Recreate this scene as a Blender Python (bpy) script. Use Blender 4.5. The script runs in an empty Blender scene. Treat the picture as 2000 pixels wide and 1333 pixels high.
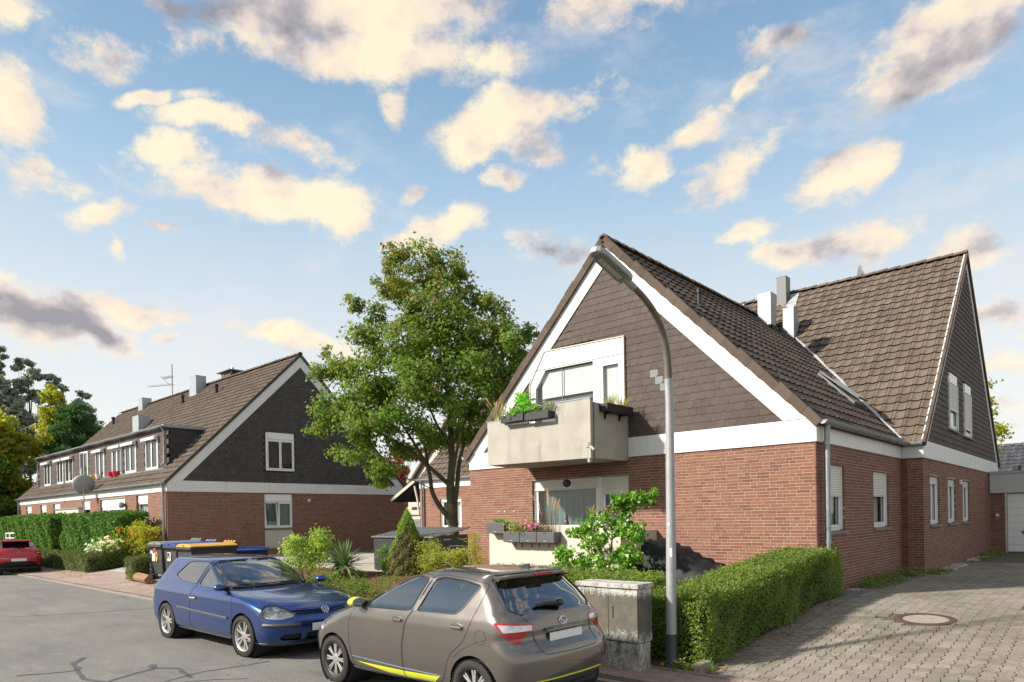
import bpy, bmesh, math, random
import numpy as np
from mathutils import Vector, Matrix, Euler
random.seed(7); RNG = np.random.default_rng(11)
R = math.radians
S = bpy.context.scene
COL = S.collection

# ---------------------------------------------------------------- camera
cam_d = bpy.data.cameras.new('camera'); cam = bpy.data.objects.new('camera', cam_d); COL.objects.link(cam)
YAW, PITCH, ROLL = 0.74069, -0.0027, -0.016826
CZ = 2.05
F = Vector((-math.sin(YAW)*math.cos(PITCH), math.cos(YAW)*math.cos(PITCH), math.sin(PITCH)))
r0 = Vector((math.cos(YAW), math.sin(YAW), 0)); u0 = r0.cross(F)
cr = math.cos(ROLL)*r0 + math.sin(ROLL)*u0
cu = -math.sin(ROLL)*r0 + math.cos(ROLL)*u0
cam.matrix_world = Matrix(((cr.x, cu.x, -F.x, 0), (cr.y, cu.y, -F.y, 0), (cr.z, cu.z, -F.z, CZ), (0, 0, 0, 1)))
cam_d.sensor_width = 36; cam_d.lens = 1323.2/2000*36
cam_d.shift_y = (1012.98-666.5)/2000
cam_d.clip_start = 0.05; cam_d.clip_end = 3000
S.camera = cam
CAMP = np.array((0, 0, CZ)); FN = np.array(F)

# ---------------------------------------------------------------- sun and sky
SUN_EL = 33.0
sun_h = Vector((-0.56, -0.83, 0)).normalized()          # horizontal direction TOWARDS the sun
sun_dir = Vector((sun_h.x*math.cos(R(SUN_EL)), sun_h.y*math.cos(R(SUN_EL)), math.sin(R(SUN_EL))))
sd = bpy.data.lights.new('sun', 'SUN'); sd.energy = 4.3; sd.angle = R(3.0); sd.color = (1.0, 0.93, 0.82)
sun = bpy.data.objects.new('sun', sd); COL.objects.link(sun)
sun.rotation_euler = sun_dir.to_track_quat('Z', 'Y').to_euler()
S.view_settings.view_transform = 'Standard'; S.view_settings.look = 'None'
S.view_settings.gamma = 1; S.view_settings.exposure = 0.80; S.view_settings.use_curve_mapping = False
try:
    S.cycles.max_bounces = 8; S.cycles.transparent_max_bounces = 16; S.cycles.glossy_bounces = 3
    S.cycles.diffuse_bounces = 3; S.cycles.transmission_bounces = 4
    S.cycles.caustics_reflective = False; S.cycles.caustics_refractive = False
except Exception: pass

W = bpy.data.worlds.new('World'); S.world = W; W.use_nodes = True
wn = W.node_tree; wn.nodes.clear()
class G:                                                  # tiny node-graph helper
    def __init__(s, nt): s.nt = nt
    def n(s, t, **kw):
        nd = s.nt.nodes.new(t)
        for k, v in kw.items(): setattr(nd, k, v)
        return nd
    def put(s, sock, v):
        if v is None: return
        if isinstance(v, bpy.types.NodeSocket): s.nt.links.new(v, sock)
        elif isinstance(v, (tuple, list)) and len(v) == 3 and sock.type == 'RGBA': sock.default_value = (*v, 1)
        else: sock.default_value = v
    def m(s, op, a, b=None, c=None, clamp=False):
        nd = s.n('ShaderNodeMath', operation=op, use_clamp=clamp)
        for i, v in enumerate((a, b, c)): s.put(nd.inputs[i], v)
        return nd.outputs[0]
    def v(s, op, a, b=None, sc=None):
        nd = s.n('ShaderNodeVectorMath', operation=op)
        s.put(nd.inputs[0], a); s.put(nd.inputs[1], b)
        if sc is not None: s.put(nd.inputs['Scale'], sc)
        return nd.outputs['Value'] if op in ('LENGTH', 'DOT_PRODUCT', 'DISTANCE') else nd.outputs[0]
    def noise(s, vec, scale, detail=4, rough=0.55, dist=0, dim='3D'):
        nd = s.n('ShaderNodeTexNoise', noise_dimensions=dim)
        s.put(nd.inputs['Vector'], vec); s.put(nd.inputs['Scale'], scale); nd.inputs['Detail'].default_value = detail
        nd.inputs['Roughness'].default_value = rough; nd.inputs['Distortion'].default_value = dist
        return nd
    def ramp(s, fac, stops, interp='LINEAR'):
        nd = s.n('ShaderNodeValToRGB'); cr_ = nd.color_ramp; cr_.interpolation = interp
        while len(cr_.elements) < len(stops): cr_.elements.new(0.5)
        for e, (p, c) in zip(cr_.elements, stops):
            e.position = p; e.color = (*c, 1) if len(c) == 3 else c
        s.put(nd.inputs[0], fac); return nd.outputs[0]
    def mr(s, v, a, b, c=0.0, d=1.0, smooth=False):
        nd = s.n('ShaderNodeMapRange'); nd.interpolation_type = 'SMOOTHSTEP' if smooth else 'LINEAR'
        for i, x in enumerate((v, a, b, c, d)): s.put(nd.inputs[i], x)
        return nd.outputs[0]
    def mix(s, fac, a, b, blend='MIX'):
        nd = s.n('ShaderNodeMix', data_type='RGBA', blend_type=blend)
        s.put(nd.inputs[0], fac); s.put(nd.inputs[6], a); s.put(nd.inputs[7], b)
        return nd.outputs[2]
g = G(wn)
sky = g.n('ShaderNodeTexSky', sky_type='NISHITA'); sky.sun_disc = False
sky.sun_elevation = R(SUN_EL); sky.sun_rotation = math.atan2(sun_h.x, sun_h.y)
sky.air_density = 1.0; sky.dust_density = 2.2; sky.ozone_density = 1.4; sky.altitude = 50
SKY_STR = 0.115
tc = g.n('ShaderNodeTexCoord').outputs['Generated']
nrm = g.v('NORMALIZE', tc)
sep = g.n('ShaderNodeSeparateXYZ'); g.put(sep.inputs[0], nrm)
X_, Y_, Z_ = sep.outputs
DEG = 57.29578
el = g.m('MULTIPLY', g.m('ARCSINE', Z_), DEG)
az = g.m('MULTIPLY', g.m('ARCTAN2', X_, Y_), DEG)
# slow warp so that the cloud outlines are ragged
w1 = g.noise(nrm, 5.0, 3, 0.6); w2 = g.noise(g.v('ADD', nrm, (3.1, 1.7, 9.2)), 5.0, 3, 0.6)
azw = g.m('ADD', az, g.m('MULTIPLY', g.m('SUBTRACT', w1.outputs['Fac'], 0.5), 11.0))
elw = g.m('ADD', el, g.m('MULTIPLY', g.m('SUBTRACT', w2.outputs['Fac'], 0.5), 6.5))
cmb = g.n('ShaderNodeCombineXYZ'); g.put(cmb.inputs[0], azw); g.put(cmb.inputs[1], elw)
P2 = cmb.outputs[0]
# clouds: azimuth, elevation, half width, half height (degrees), turn, strength, greyness
CLOUDS = [
    (-54.5, 36.3, 13.4, 2.1, 2, 1.30, 0.00), (-57.0, 33.9, 10.4, 1.6, 0, 1.20, 0.00), (-47.8, 33.5, 6.4, 1.8, 0, 1.00, 0.00), (-62.5, 35.0, 8.7, 1.4, 0, 1.10, 0.75),
    (-34.0, 36.3, 6.7, 1.5, 0, 0.90, 0.10), (-78.1, 31.9, 2.0, 1.1, 0, 1.00, 0.00), (-78.1, 27.1, 2.0, 2.4, -25, 1.00, 0.10), (-71.1, 30.7, 2.3, 1.1, 10, 0.70, 0.25),
    (-68.3, 28.7, 2.5, 0.5, 12, 1.20, 0.05), (-64.9, 28.2, 3.1, 0.7, 5, 0.90, 0.10), (-60.3, 27.6, 2.7, 0.9, -10, 0.70, 0.20), (-69.2, 25.3, 2.9, 0.8, 18, 0.80, 0.30),
    (-74.0, 21.5, 2.5, 0.8, 15, 1.00, 0.05), (-77.5, 23.3, 2.0, 1.2, 0, 0.60, 0.25), (-62.7, 24.1, 8.0, 1.6, 4, 1.50, 0.00), (-57.2, 24.0, 3.2, 1.3, 0, 1.10, 0.00),
    (-73.0, 19.3, 0.8, 1.0, 0, 1.00, 0.00), (-69.6, 21.0, 0.9, 0.4, 0, 0.80, 0.00), (-41.9, 29.6, 6.5, 2.0, 15, 1.20, 0.00), (-50.5, 30.0, 1.7, 1.6, 0, 1.00, 0.05),
    (-39.3, 28.9, 2.6, 2.3, -20, 1.00, 0.05), (-37.2, 27.7, 2.6, 1.0, 0, 0.70, 0.10), (-41.1, 25.7, 2.6, 0.8, 0, 0.80, 0.15), (-48.5, 22.9, 4.3, 1.1, 0, 1.10, 0.00),
    (-50.6, 25.3, 1.1, 0.4, 0, 0.70, 0.10), (-25.3, 28.8, 2.2, 0.8, 10, 0.90, 0.10), (-29.6, 27.4, 2.5, 0.8, 15, 0.90, 0.20), (-23.8, 25.0, 3.3, 1.6, 10, 1.10, 0.05),
    (-15.9, 24.3, 2.9, 1.5, 25, 1.20, 0.05), (-10.2, 30.0, 7.4, 2.0, 22, 1.30, 0.75), (-14.5, 29.0, 2.4, 0.9, 20, 1.00, 0.05), (-19.5, 32.4, 2.0, 1.0, 0, 0.70, 0.30),
    (-6.1, 30.3, 2.2, 1.3, 0, 1.00, 0.50), (-21.2, 30.5, 1.3, 0.4, 20, 0.60, 0.20), (-16.3, 18.9, 5.4, 1.5, 5, 1.20, 0.22), (-7.7, 18.0, 2.9, 1.6, 5, 1.20, 0.08),
    (-20.3, 18.6, 2.2, 1.1, 0, 0.80, 0.30), (-36.9, 21.1, 3.6, 1.0, 0, 0.70, 0.50), (-6.3, 10.5, 2.3, 0.9, 0, 1.00, 0.05), (-6.9, 13.8, 2.0, 0.9, 0, 0.70, 0.50),
    (-6.2, 7.4, 1.7, 1.0, 0, 0.80, 0.10), (-77.0, 14.8, 5.9, 1.8, -14, 1.30, 1.05), (-73.7, 13.5, 3.5, 1.1, -12, 1.00, 1.00), (-72.4, 15.3, 4.9, 0.9, -8, 1.10, 0.00),
    (-60.6, 14.2, 3.9, 0.9, 0, 1.10, 0.05), (-78.4, 15.9, 2.5, 1.3, -15, 0.90, 0.90), (-67.7, 13.4, 0.9, 0.5, 0, 0.60, 0.00), (-5.8, 5.3, 1.7, 0.7, 0, 0.70, 0.60),
    (-23.3, 20.8, 1.4, 0.5, 0, 0.30, 0.30),
]
dens = None; grey = None; under = None
for (a, e, ra, re, rot, st, gy) in CLOUDS:
    mp = g.n('ShaderNodeMapping', vector_type='TEXTURE'); g.put(mp.inputs['Vector'], P2)
    mp.inputs['Location'].default_value = (a, e, 0); mp.inputs['Rotation'].default_value = (0, 0, R(rot))
    mp.inputs['Scale'].default_value = (ra, re, 1)
    ln = g.v('LENGTH', mp.outputs[0])
    d = g.m('MULTIPLY', g.m('SUBTRACT', 1.16, ln), st)
    dens = d if dens is None else g.m('MAXIMUM', dens, d)
    if gy:
        q = g.m('MULTIPLY', g.m('SUBTRACT', 1.15, ln, clamp=True), gy)
        grey = q if grey is None else g.m('MAXIMUM', grey, q)
# the rest of the sky carries the same scattered cumulus
other = g.noise(g.v('MULTIPLY', nrm, (1, 1, 1.9)), 3.2, 2, 0.5)
inview = g.m('MULTIPLY', g.mr(g.m('ABSOLUTE', g.m('ADD', az, 42.4)), 40, 52, 0, 1), 1.0)
inview = g.m('MAXIMUM', inview, g.mr(el, 38, 46, 0, 1))
dens = g.m('MAXIMUM', dens, g.m('ADD', g.m('MULTIPLY', g.m('SUBTRACT', other.outputs['Fac'], 0.49), 5.0), g.m('MULTIPLY', g.m('SUBTRACT', inview, 1.0), 4.0)))
fb = g.noise(g.v('MULTIPLY', nrm, (1, 1, 1.5)), 10.0, 8, 0.68)
dn = g.m('ADD', dens, g.m('MULTIPLY', g.m('SUBTRACT', fb.outputs['Fac'], 0.5), 3.9))
cover = g.mr(dn, -0.12, 0.80, 0, 1, True)
# light and shade inside the cloud: thicker towards the light, grey away from it
lit = g.noise(g.v('ADD', g.v('MULTIPLY', nrm, (1, 1, 1.5)), (sun_dir.x*-.02, sun_dir.y*-.02, .02)), 10.0, 5, 0.6)
sh = g.m('ADD', g.m('MULTIPLY', g.m('SUBTRACT', lit.outputs['Fac'], 0.5), 2.9), 0.80)
sh = g.m('SUBTRACT', sh, g.m('MULTIPLY', grey, 1.0), clamp=True)
K = 1/SKY_STR*0.645
ccol = g.ramp(sh, [(0.0, (0.30*K, 0.285*K, 0.31*K)), (0.35, (0.56*K, 0.49*K, 0.48*K)), (0.60, (0.84*K, 0.71*K, 0.60*K)), (0.85, (0.97*K, 0.81*K, 0.60*K)), (1.0, (1.02*K, 0.87*K, 0.62*K))])
ELR = [(0.0, (0.90*K, 0.89*K, 0.83*K)), (0.10, (0.84*K, 0.85*K, 0.82*K)), (0.21, (0.71*K, 0.765*K, 0.80*K)), (0.30, (0.53*K, 0.66*K, 0.765*K)), (0.37, (0.375*K, 0.545*K, 0.71*K)), (0.44, (0.28*K, 0.445*K, 0.62*K)), (0.54, (0.195*K, 0.33*K, 0.52*K)), (1.0, (0.09*K, 0.20*K, 0.40*K))]
hz = g.ramp(g.m('DIVIDE', el, 70.0, clamp=True), ELR)
base = g.mix(0.88, sky.outputs[0], hz)
low = g.mr(el, 1.0, 14.0, 0.35, 1.0, True)
vl = g.noise(g.v('MULTIPLY', nrm, (1, 1, 2.4)), 4.2, 6, 0.66).outputs['Fac']
base = g.mix(g.m('MULTIPLY', g.mr(vl, .47, .72, 0, 1, True), .42), base, (0.80*K, 0.76*K, 0.74*K))
skyc = g.mix(g.m('MULTIPLY', cover, g.m('MULTIPLY', low, 0.90)), base, ccol)
bg = g.n('ShaderNodeBackground'); g.put(bg.inputs[0], skyc); bg.inputs[1].default_value = SKY_STR
wo = g.n('ShaderNodeOutputWorld'); wn.links.new(bg.outputs[0], wo.inputs[0])

# ================================================================ helpers
class MB:
    """Collects simple shapes; build() links them as one mesh object."""
    def __init__(s): s.v = []; s.f = []; s.mi = []; s.cur = 0
    def add(s, vs, fs):
        o = len(s.v); s.v.extend([tuple(p) for p in vs])
        for f in fs: s.f.append(tuple(i+o for i in f)); s.mi.append(s.cur)
        return s
    def box(s, a, b, open_face=None):
        x0, y0, z0 = a; x1, y1, z1 = b
        vs = [(x0,y0,z0),(x1,y0,z0),(x1,y1,z0),(x0,y1,z0),(x0,y0,z1),(x1,y0,z1),(x1,y1,z1),(x0,y1,z1)]
        return s.add(vs, [(0,3,2,1),(4,5,6,7),(0,1,5,4),(1,2,6,5),(2,3,7,6),(3,0,4,7)])
    def obox(s, o, u, v, w):
        """box from corner o along vectors u,v,w (right handed)"""
        o, u, v, w = Vector(o), Vector(u), Vector(v), Vector(w)
        if u.cross(v).dot(w) < 0: u, v = v, u
        vs = [o, o+u, o+u+v, o+v, o+w, o+u+w, o+u+v+w, o+v+w]
        return s.add(vs, [(0,3,2,1),(4,5,6,7),(0,1,5,4),(1,2,6,5),(2,3,7,6),(3,0,4,7)])
    def prism(s, pts, d):
        """polygon (list of 3d points) extruded along vector d"""
        pts = [Vector(p) for p in pts]; d = Vector(d); n = len(pts)
        nn = sum(((pts[i]-pts[0]).cross(pts[(i+1) % n]-pts[0]) for i in range(1, n-1)), Vector())
        if nn.dot(d) > 0: pts.reverse()
        vs = pts+[p+d for p in pts]
        fs = [tuple(range(n)), tuple(range(2*n-1, n-1, -1))]
        for i in range(n):
            j = (i+1) % n; fs.append((j, i, i+n, j+n))
        return s.add(vs, fs)
    def tube(s, path, rad, n=10, cap=True):
        path = [Vector(p) for p in path]
        rad = rad if isinstance(rad, (list, tuple)) else [rad]*len(path)
        vs = []; prev = None
        for i, p in enumerate(path):
            t = (path[min(i+1, len(path)-1)]-path[max(i-1, 0)]).normalized()
            if prev is None:
                a = Vector((0, 0, 1)) if abs(t.z) < .9 else Vector((1, 0, 0))
                x = t.cross(a).normalized()
            else:
                x = (prev-t*prev.dot(t)).normalized()
            prev = x; y = t.cross(x)
            for k in range(n):
                an = 2*math.pi*k/n; vs.append(p+(x*math.cos(an)+y*math.sin(an))*rad[i])
        fs = []
        for i in range(len(path)-1):
            for k in range(n):
                l = (k+1) % n; fs.append((i*n+k, i*n+l, (i+1)*n+l, (i+1)*n+k))
        if cap: fs.append(tuple(range(n-1, -1, -1))); fs.append(tuple(range((len(path)-1)*n, len(path)*n)))
        return s.add(vs, fs)
    def lathe(s, c, ax, prof, n=24, cap=True):
        """prof: (distance along axis, radius)"""
        c, ax = Vector(c), Vector(ax).normalized()
        a = Vector((0, 0, 1)) if abs(ax.z) < .9 else Vector((1, 0, 0))
        x = ax.cross(a).normalized(); y = ax.cross(x); vs = []; fs = []
        for (h, r_) in prof:
            for k in range(n):
                an = 2*math.pi*k/n; vs.append(c+ax*h+(x*math.cos(an)+y*math.sin(an))*r_)
        for i in range(len(prof)-1):
            for k in range(n):
                l = (k+1) % n; fs.append((i*n+k, i*n+l, (i+1)*n+l, (i+1)*n+k))
        if cap: fs.append(tuple(range(n-1, -1, -1))); fs.append(tuple(range((len(prof)-1)*n, len(prof)*n)))
        return s.add(vs, fs)
    def mesh(s, name):
        me = bpy.data.meshes.new(name); me.from_pydata(s.v, [], s.f); return me
    def build(s, name, mats, parent=None, smooth=False, bevel=0, kind=None):
        me = s.mesh(name)
        mats = mats if isinstance(mats, (list, tuple)) else [mats]
        for m_ in mats: me.materials.append(m_)
        if len(mats) > 1: me.polygons.foreach_set('material_index', s.mi)
        if smooth: smooth_mesh(me, smooth if isinstance(smooth, (int, float)) and smooth is not True else 35)
        return link(name, me, parent, bevel, kind)
def smooth_mesh(me, ang=35):
    me.polygons.foreach_set('use_smooth', [True]*len(me.polygons))
    me.update()
    try: me.set_sharp_from_angle(angle=R(ang))
    except Exception: pass
def base_inv(parent):
    m = Matrix.Identity(4); p = parent
    chain = []
    while p is not None: chain.append(p); p = p.parent
    for q in reversed(chain): m = m @ q.matrix_parent_inverse @ q.matrix_basis
    return m.inverted()
def link(name, me, parent=None, bevel=0, kind=None):
    o = bpy.data.objects.new(name, me); COL.objects.link(o)
    if parent is not None:
        o.parent = parent; o.matrix_parent_inverse = base_inv(parent)
    if bevel:
        b = o.modifiers.new('bevel', 'BEVEL'); b.width = bevel; b.segments = 2; b.limit_method = 'ANGLE'; b.angle_limit = R(40)
    if kind: o['kind'] = kind
    return o
def thing(name, label, cat, loc=(0, 0, 0), group=None):
    o = bpy.data.objects.new(name, None); COL.objects.link(o); o.location = loc; o.empty_display_size = .2
    o['label'] = label; o['category'] = cat
    if group: o['group'] = group
    return o
def tag(o, label, cat, group=None):
    o['label'] = label; o['category'] = cat
    if group: o['group'] = group
    return o
def place(name, me, parent, loc, u=(1, 0, 0), v=(0, 1, 0), w=(0, 0, 1)):
    """a child sharing mesh data, given its frame in world space"""
    o = bpy.data.objects.new(name, me); COL.objects.link(o)
    o.parent = parent; o.matrix_parent_inverse = base_inv(parent)
    o.matrix_basis = Matrix(((u[0], v[0], w[0], loc[0]), (u[1], v[1], w[1], loc[1]), (u[2], v[2], w[2], loc[2]), (0, 0, 0, 1)))
    return o
def fast_mesh(name, V, Fq, mats, smooth=False, mi=None):
    """V (n,3) float, Fq (m,k) int array of equal-sized faces"""
    me = bpy.data.meshes.new(name); k = Fq.shape[1]
    me.vertices.add(len(V)); me.vertices.foreach_set('co', np.ascontiguousarray(V, dtype=np.float32).ravel())
    me.loops.add(Fq.size); me.loops.foreach_set('vertex_index', np.ascontiguousarray(Fq, dtype=np.int32).ravel())
    me.polygons.add(len(Fq)); me.polygons.foreach_set('loop_start', np.arange(0, Fq.size, k, dtype=np.int32))
    try: me.polygons.foreach_set('loop_total', np.full(len(Fq), k, dtype=np.int32))
    except Exception: pass
    for m_ in (mats if isinstance(mats, (list, tuple)) else [mats]): me.materials.append(m_)
    if mi is not None: me.polygons.foreach_set('material_index', mi.astype(np.int32))
    me.polygons.foreach_set('use_smooth', np.full(len(Fq), bool(smooth)))
    me.update(calc_edges=True); me.validate()
    return me

# ---------------------------------------------------------------- materials
MATS = {}
def new_mat(name):
    m_ = bpy.data.materials.new(name); m_.use_nodes = True; nt = m_.node_tree; nt.nodes.clear()
    gg = G(nt); out = gg.n('ShaderNodeOutputMaterial'); MATS[name] = m_
    return m_, gg, out
def bsdf(gg, out, col, rough=.6, metal=0, spec=.5, bump=None, bstr=.3, bdist=.01, coat=0, trans=0):
    b = gg.n('ShaderNodeBsdfPrincipled')
    gg.put(b.inputs['Base Color'], col); gg.put(b.inputs['Roughness'], rough); b.inputs['Metallic'].default_value = metal
    b.inputs['Specular IOR Level'].default_value = spec; b.inputs['Coat Weight'].default_value = coat
    b.inputs['Coat Roughness'].default_value = .03
    if trans: b.inputs['Transmission Weight'].default_value = trans
    if bump is not None:
        bn = gg.n('ShaderNodeBump'); gg.put(bn.inputs['Height'], bump); bn.inputs['Strength'].default_value = bstr
        bn.inputs['Distance'].default_value = bdist; gg.nt.links.new(bn.outputs[0], b.inputs['Normal'])
    gg.nt.links.new(b.outputs[0], out.inputs[0]); return b
def pos(gg): return gg.n('ShaderNodeNewGeometry').outputs['Position']
def rnd(gg):
    a = gg.n('ShaderNodeNewGeometry').outputs['Random Per Island']; b = gg.n('ShaderNodeObjectInfo').outputs['Random']
    return gg.m('FRACT', gg.m('ADD', a, b))
def mul(c, k): return tuple(min(1, x*k) for x in c)
def plain(name, col, rough=.5, var=.12, scale=3.0, metal=0, bump=0, bscale=60, spec=.5, coat=0, streak=0, dirt=(.25,.22,.18)):
    """one colour with soft wear; streak adds vertical run-off stains"""
    m_, gg, out = new_mat(name); p = pos(gg)
    n1 = gg.noise(p, scale, 5, .6).outputs['Fac']
    c = gg.mix(gg.mr(n1, .3, .7), mul(col, 1-var), mul(col, 1+var*.6))
    if streak:
        n2 = gg.noise(gg.v('MULTIPLY', p, (1, 1, .09)), 5.0, 5, .65).outputs['Fac']
        n3 = gg.noise(p, 1.1, 3, .6).outputs['Fac']
        c = gg.mix(gg.m('MULTIPLY', gg.mr(n2, .48, .72), gg.m('MULTIPLY', gg.mr(n3, .35, .65), streak)), c, dirt)
    bp_ = gg.noise(p, bscale, 3, .6).outputs['Fac'] if bump else None
    bsdf(gg, out, c, gg.mr(n1, .2, .8, rough*.85, min(1, rough*1.15)), metal, spec, bp_, bump, .004, coat)
    return m_
def varied(name, cols, rough=.8, bump=.5, bscale=55, dirt=None, dscale=.7, damt=.5, spec=.4, low=None):
    """per-piece colour, for bricks, tiles, shingles, stones"""
    m_, gg, out = new_mat(name); p = pos(gg)
    st = [(i/(len(cols)-1), c) for i, c in enumerate(cols)]
    c = gg.ramp(rnd(gg), st)
    n1 = gg.noise(p, 38, 4, .6).outputs['Fac']
    c = gg.mix(gg.mr(n1, .25, .75), gg.mix(1, c, (.78, .78, .78), 'MULTIPLY'), gg.mix(1, c, (1.12, 1.12, 1.12), 'MULTIPLY'))
    if dirt:
        n2 = gg.noise(p, dscale, 6, .65).outputs['Fac']; n3 = gg.noise(p, dscale*9, 4, .6).outputs['Fac']
        f = gg.m('MULTIPLY', gg.mr(gg.m('ADD', gg.m('MULTIPLY', n2, .6), gg.m('MULTIPLY', n3, .4)), .47, .66), damt)
        c = gg.mix(f, c, dirt)
    bsdf(gg, out, c, rough, 0, spec, gg.noise(p, bscale, 4, .65).outputs['Fac'], bump, .006)
    return m_
M_ = dict(
 brick=varied('brick_red', [(.205,.083,.054),(.245,.105,.067),(.27,.120,.077),(.228,.094,.062),(.165,.066,.047),(.258,.112,.071)], .85, .6, 70, (.17,.10,.08), .8, .35),
 mortar=plain('mortar', (.40,.34,.275), .95, .2, 9, bump=.4, bscale=120),
 shingle=varied('shingle_brown', [(.066,.047,.041),(.078,.055,.048),(.088,.063,.054),(.071,.050,.044)], .75, .35, 60, (.16,.13,.115), .9, .30),
 shingle_grey=plain('shingle_grey', (.20,.21,.22), .7),
 shingle_dark=varied('shingle_dark', [(.056,.051,.050),(.069,.063,.061),(.082,.075,.072)], .75, .3, 60, (.075,.068,.064), .9, .3),
 tile=varied('roof_tile_brown', [(.090,.064,.049),(.108,.077,.059),(.122,.088,.069),(.080,.056,.043)], .85, .6, 45, (.045,.036,.026), 1.0, .75),
 tile_lichen=varied('roof_tile_lichen', [(.108,.077,.057),(.132,.096,.072),(.152,.114,.088),(.095,.067,.050)], .88, .6, 45, (.25,.225,.19), 2.6, .28),
 tile_moss_shade=varied('tile_mossy_shaded_edge', [(.022,.019,.014),(.030,.025,.018),(.018,.016,.012)], .95, .6, 60),  # lower tile lips: moss, plus the row shadows painted into the colour
 tile_black=varied('roof_tile_black', [(.05,.052,.06),(.065,.068,.078),(.08,.082,.09)], .4, .3),
 white=plain('white_board', (.74,.74,.73), .45, .05, 1.3, streak=.30, dirt=(.42,.40,.36)),
 frame=plain('window_frame_white', (.82,.83,.83), .3, .03),
 slat=plain('shutter_slat', (.68,.66,.60), .5, .06),
 zinc=plain('zinc', (.33,.36,.38), .42, .2, 6, metal=.55),
 trim_dark=plain('gasket_dark', (.05,.052,.055), .6, .1),
 zinc_dark=plain('zinc_dark', (.15,.155,.16), .5, .12),
 zinc_light=plain('zinc_light', (.37,.40,.43), .45, .1, 4, metal=.2, streak=.35),
 lead=plain('lead_flashing', (.46,.47,.48), .5, .35, 9, metal=.3, bump=.6, bscale=18),
 concrete=plain('concrete_painted', (.40,.38,.33), .85, .16, 2, bump=.25, bscale=90, streak=.9, dirt=(.20,.185,.145)),
 cream=plain('render_cream', (.56,.525,.445), .9, .05, 2, bump=.25, bscale=140, streak=.12),
 dark=plain('dark_inside', (.02,.02,.022), .9),
 black=plain('black_plastic', (.018,.018,.020), .5, .2, 5),
 grey_box=plain('planter_grey', (.085,.088,.092), .5, .1),
 sill=plain('stone_sill', (.22,.195,.165), .8, .2, 8, bump=.3),
 curtain=plain('curtain_white', (.56,.60,.585), .9, .06, 1.5),
 curtain_t=plain('curtain_teal', (.13,.185,.18), .9, .2, 3),
 steel=plain('brushed_steel', (.55,.56,.57), .35, .1, 10, metal=.8),
)
def glass_mat(name, tint=(.85,.9,.9), f0=.05, rough=.0, k=1.7):
    m_, gg, out = new_mat(name)
    tr = gg.n('ShaderNodeBsdfTransparent'); gg.put(tr.inputs[0], tint)
    gl = gg.n('ShaderNodeBsdfGlossy'); gl.inputs['Roughness'].default_value = rough; gg.put(gl.inputs[0], (.95,.97,1))
    geo = gg.n('ShaderNodeNewGeometry')
    cs = gg.m('ABSOLUTE', gg.v('DOT_PRODUCT', geo.outputs['Incoming'], geo.outputs['Normal'])); fr = gg.m('ADD', .04, gg.m('MULTIPLY', .96, gg.m('POWER', gg.m('SUBTRACT', 1.0, cs, clamp=True), 5.0)))
    n1 = gg.noise(geo.outputs['Position'], 1.6, 2, .5).outputs['Fac']
    bn = gg.n('ShaderNodeBump'); bn.inputs['Strength'].default_value = .02; bn.inputs['Distance'].default_value = .1
    gg.put(bn.inputs['Height'], n1); gg.nt.links.new(bn.outputs[0], gl.inputs['Normal'])
    fac = gg.m('ADD', gg.m('MULTIPLY', fr, k), f0, clamp=True)
    mx = gg.n('ShaderNodeMixShader'); gg.put(mx.inputs[0], fac)
    gg.nt.links.new(tr.outputs[0], mx.inputs[1]); gg.nt.links.new(gl.outputs[0], mx.inputs[2]); gg.nt.links.new(mx.outputs[0], out.inputs[0])
    return m_
M_['pane'] = glass_mat('window_glass', (.94,.97,.965), .03, k=.9)
M_['carglass'] = glass_mat('car_glass', (.50,.56,.55), .16)
M_['carglass_dark'] = glass_mat('car_glass_tinted', (.18,.21,.22), .16)
def leaf_mat(name, cols, trans=.35, rough=.5, spec=.35, k=1.5):
    cols = [mul(c, k) for c in cols] if max(max(c) for c in cols) < .5 else cols
    m_, gg, out = new_mat(name)
    c = gg.ramp(rnd(gg), [(i/(len(cols)-1), x) for i, x in enumerate(cols)])
    n1 = gg.noise(pos(gg), 1.1, 3, .6).outputs['Fac']
    c = gg.mix(gg.mr(n1, .3, .7), gg.mix(1, c, (.75, .8, .8), 'MULTIPLY'), gg.mix(1, c, (1.2, 1.15, 1.0), 'MULTIPLY'))
    b = gg.n('ShaderNodeBsdfPrincipled'); gg.put(b.inputs['Base Color'], c); b.inputs['Roughness'].default_value = rough; b.inputs['Specular IOR Level'].default_value = spec
    t = gg.n('ShaderNodeBsdfTranslucent'); gg.put(t.inputs[0], gg.mix(1, c, (1.5, 1.6, .8), 'MULTIPLY'))
    mx = gg.n('ShaderNodeMixShader'); mx.inputs[0].default_value = trans
    gg.nt.links.new(b.outputs[0], mx.inputs[1]); gg.nt.links.new(t.outputs[0], mx.inputs[2]); gg.nt.links.new(mx.outputs[0], out.inputs[0])
    return m_

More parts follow.
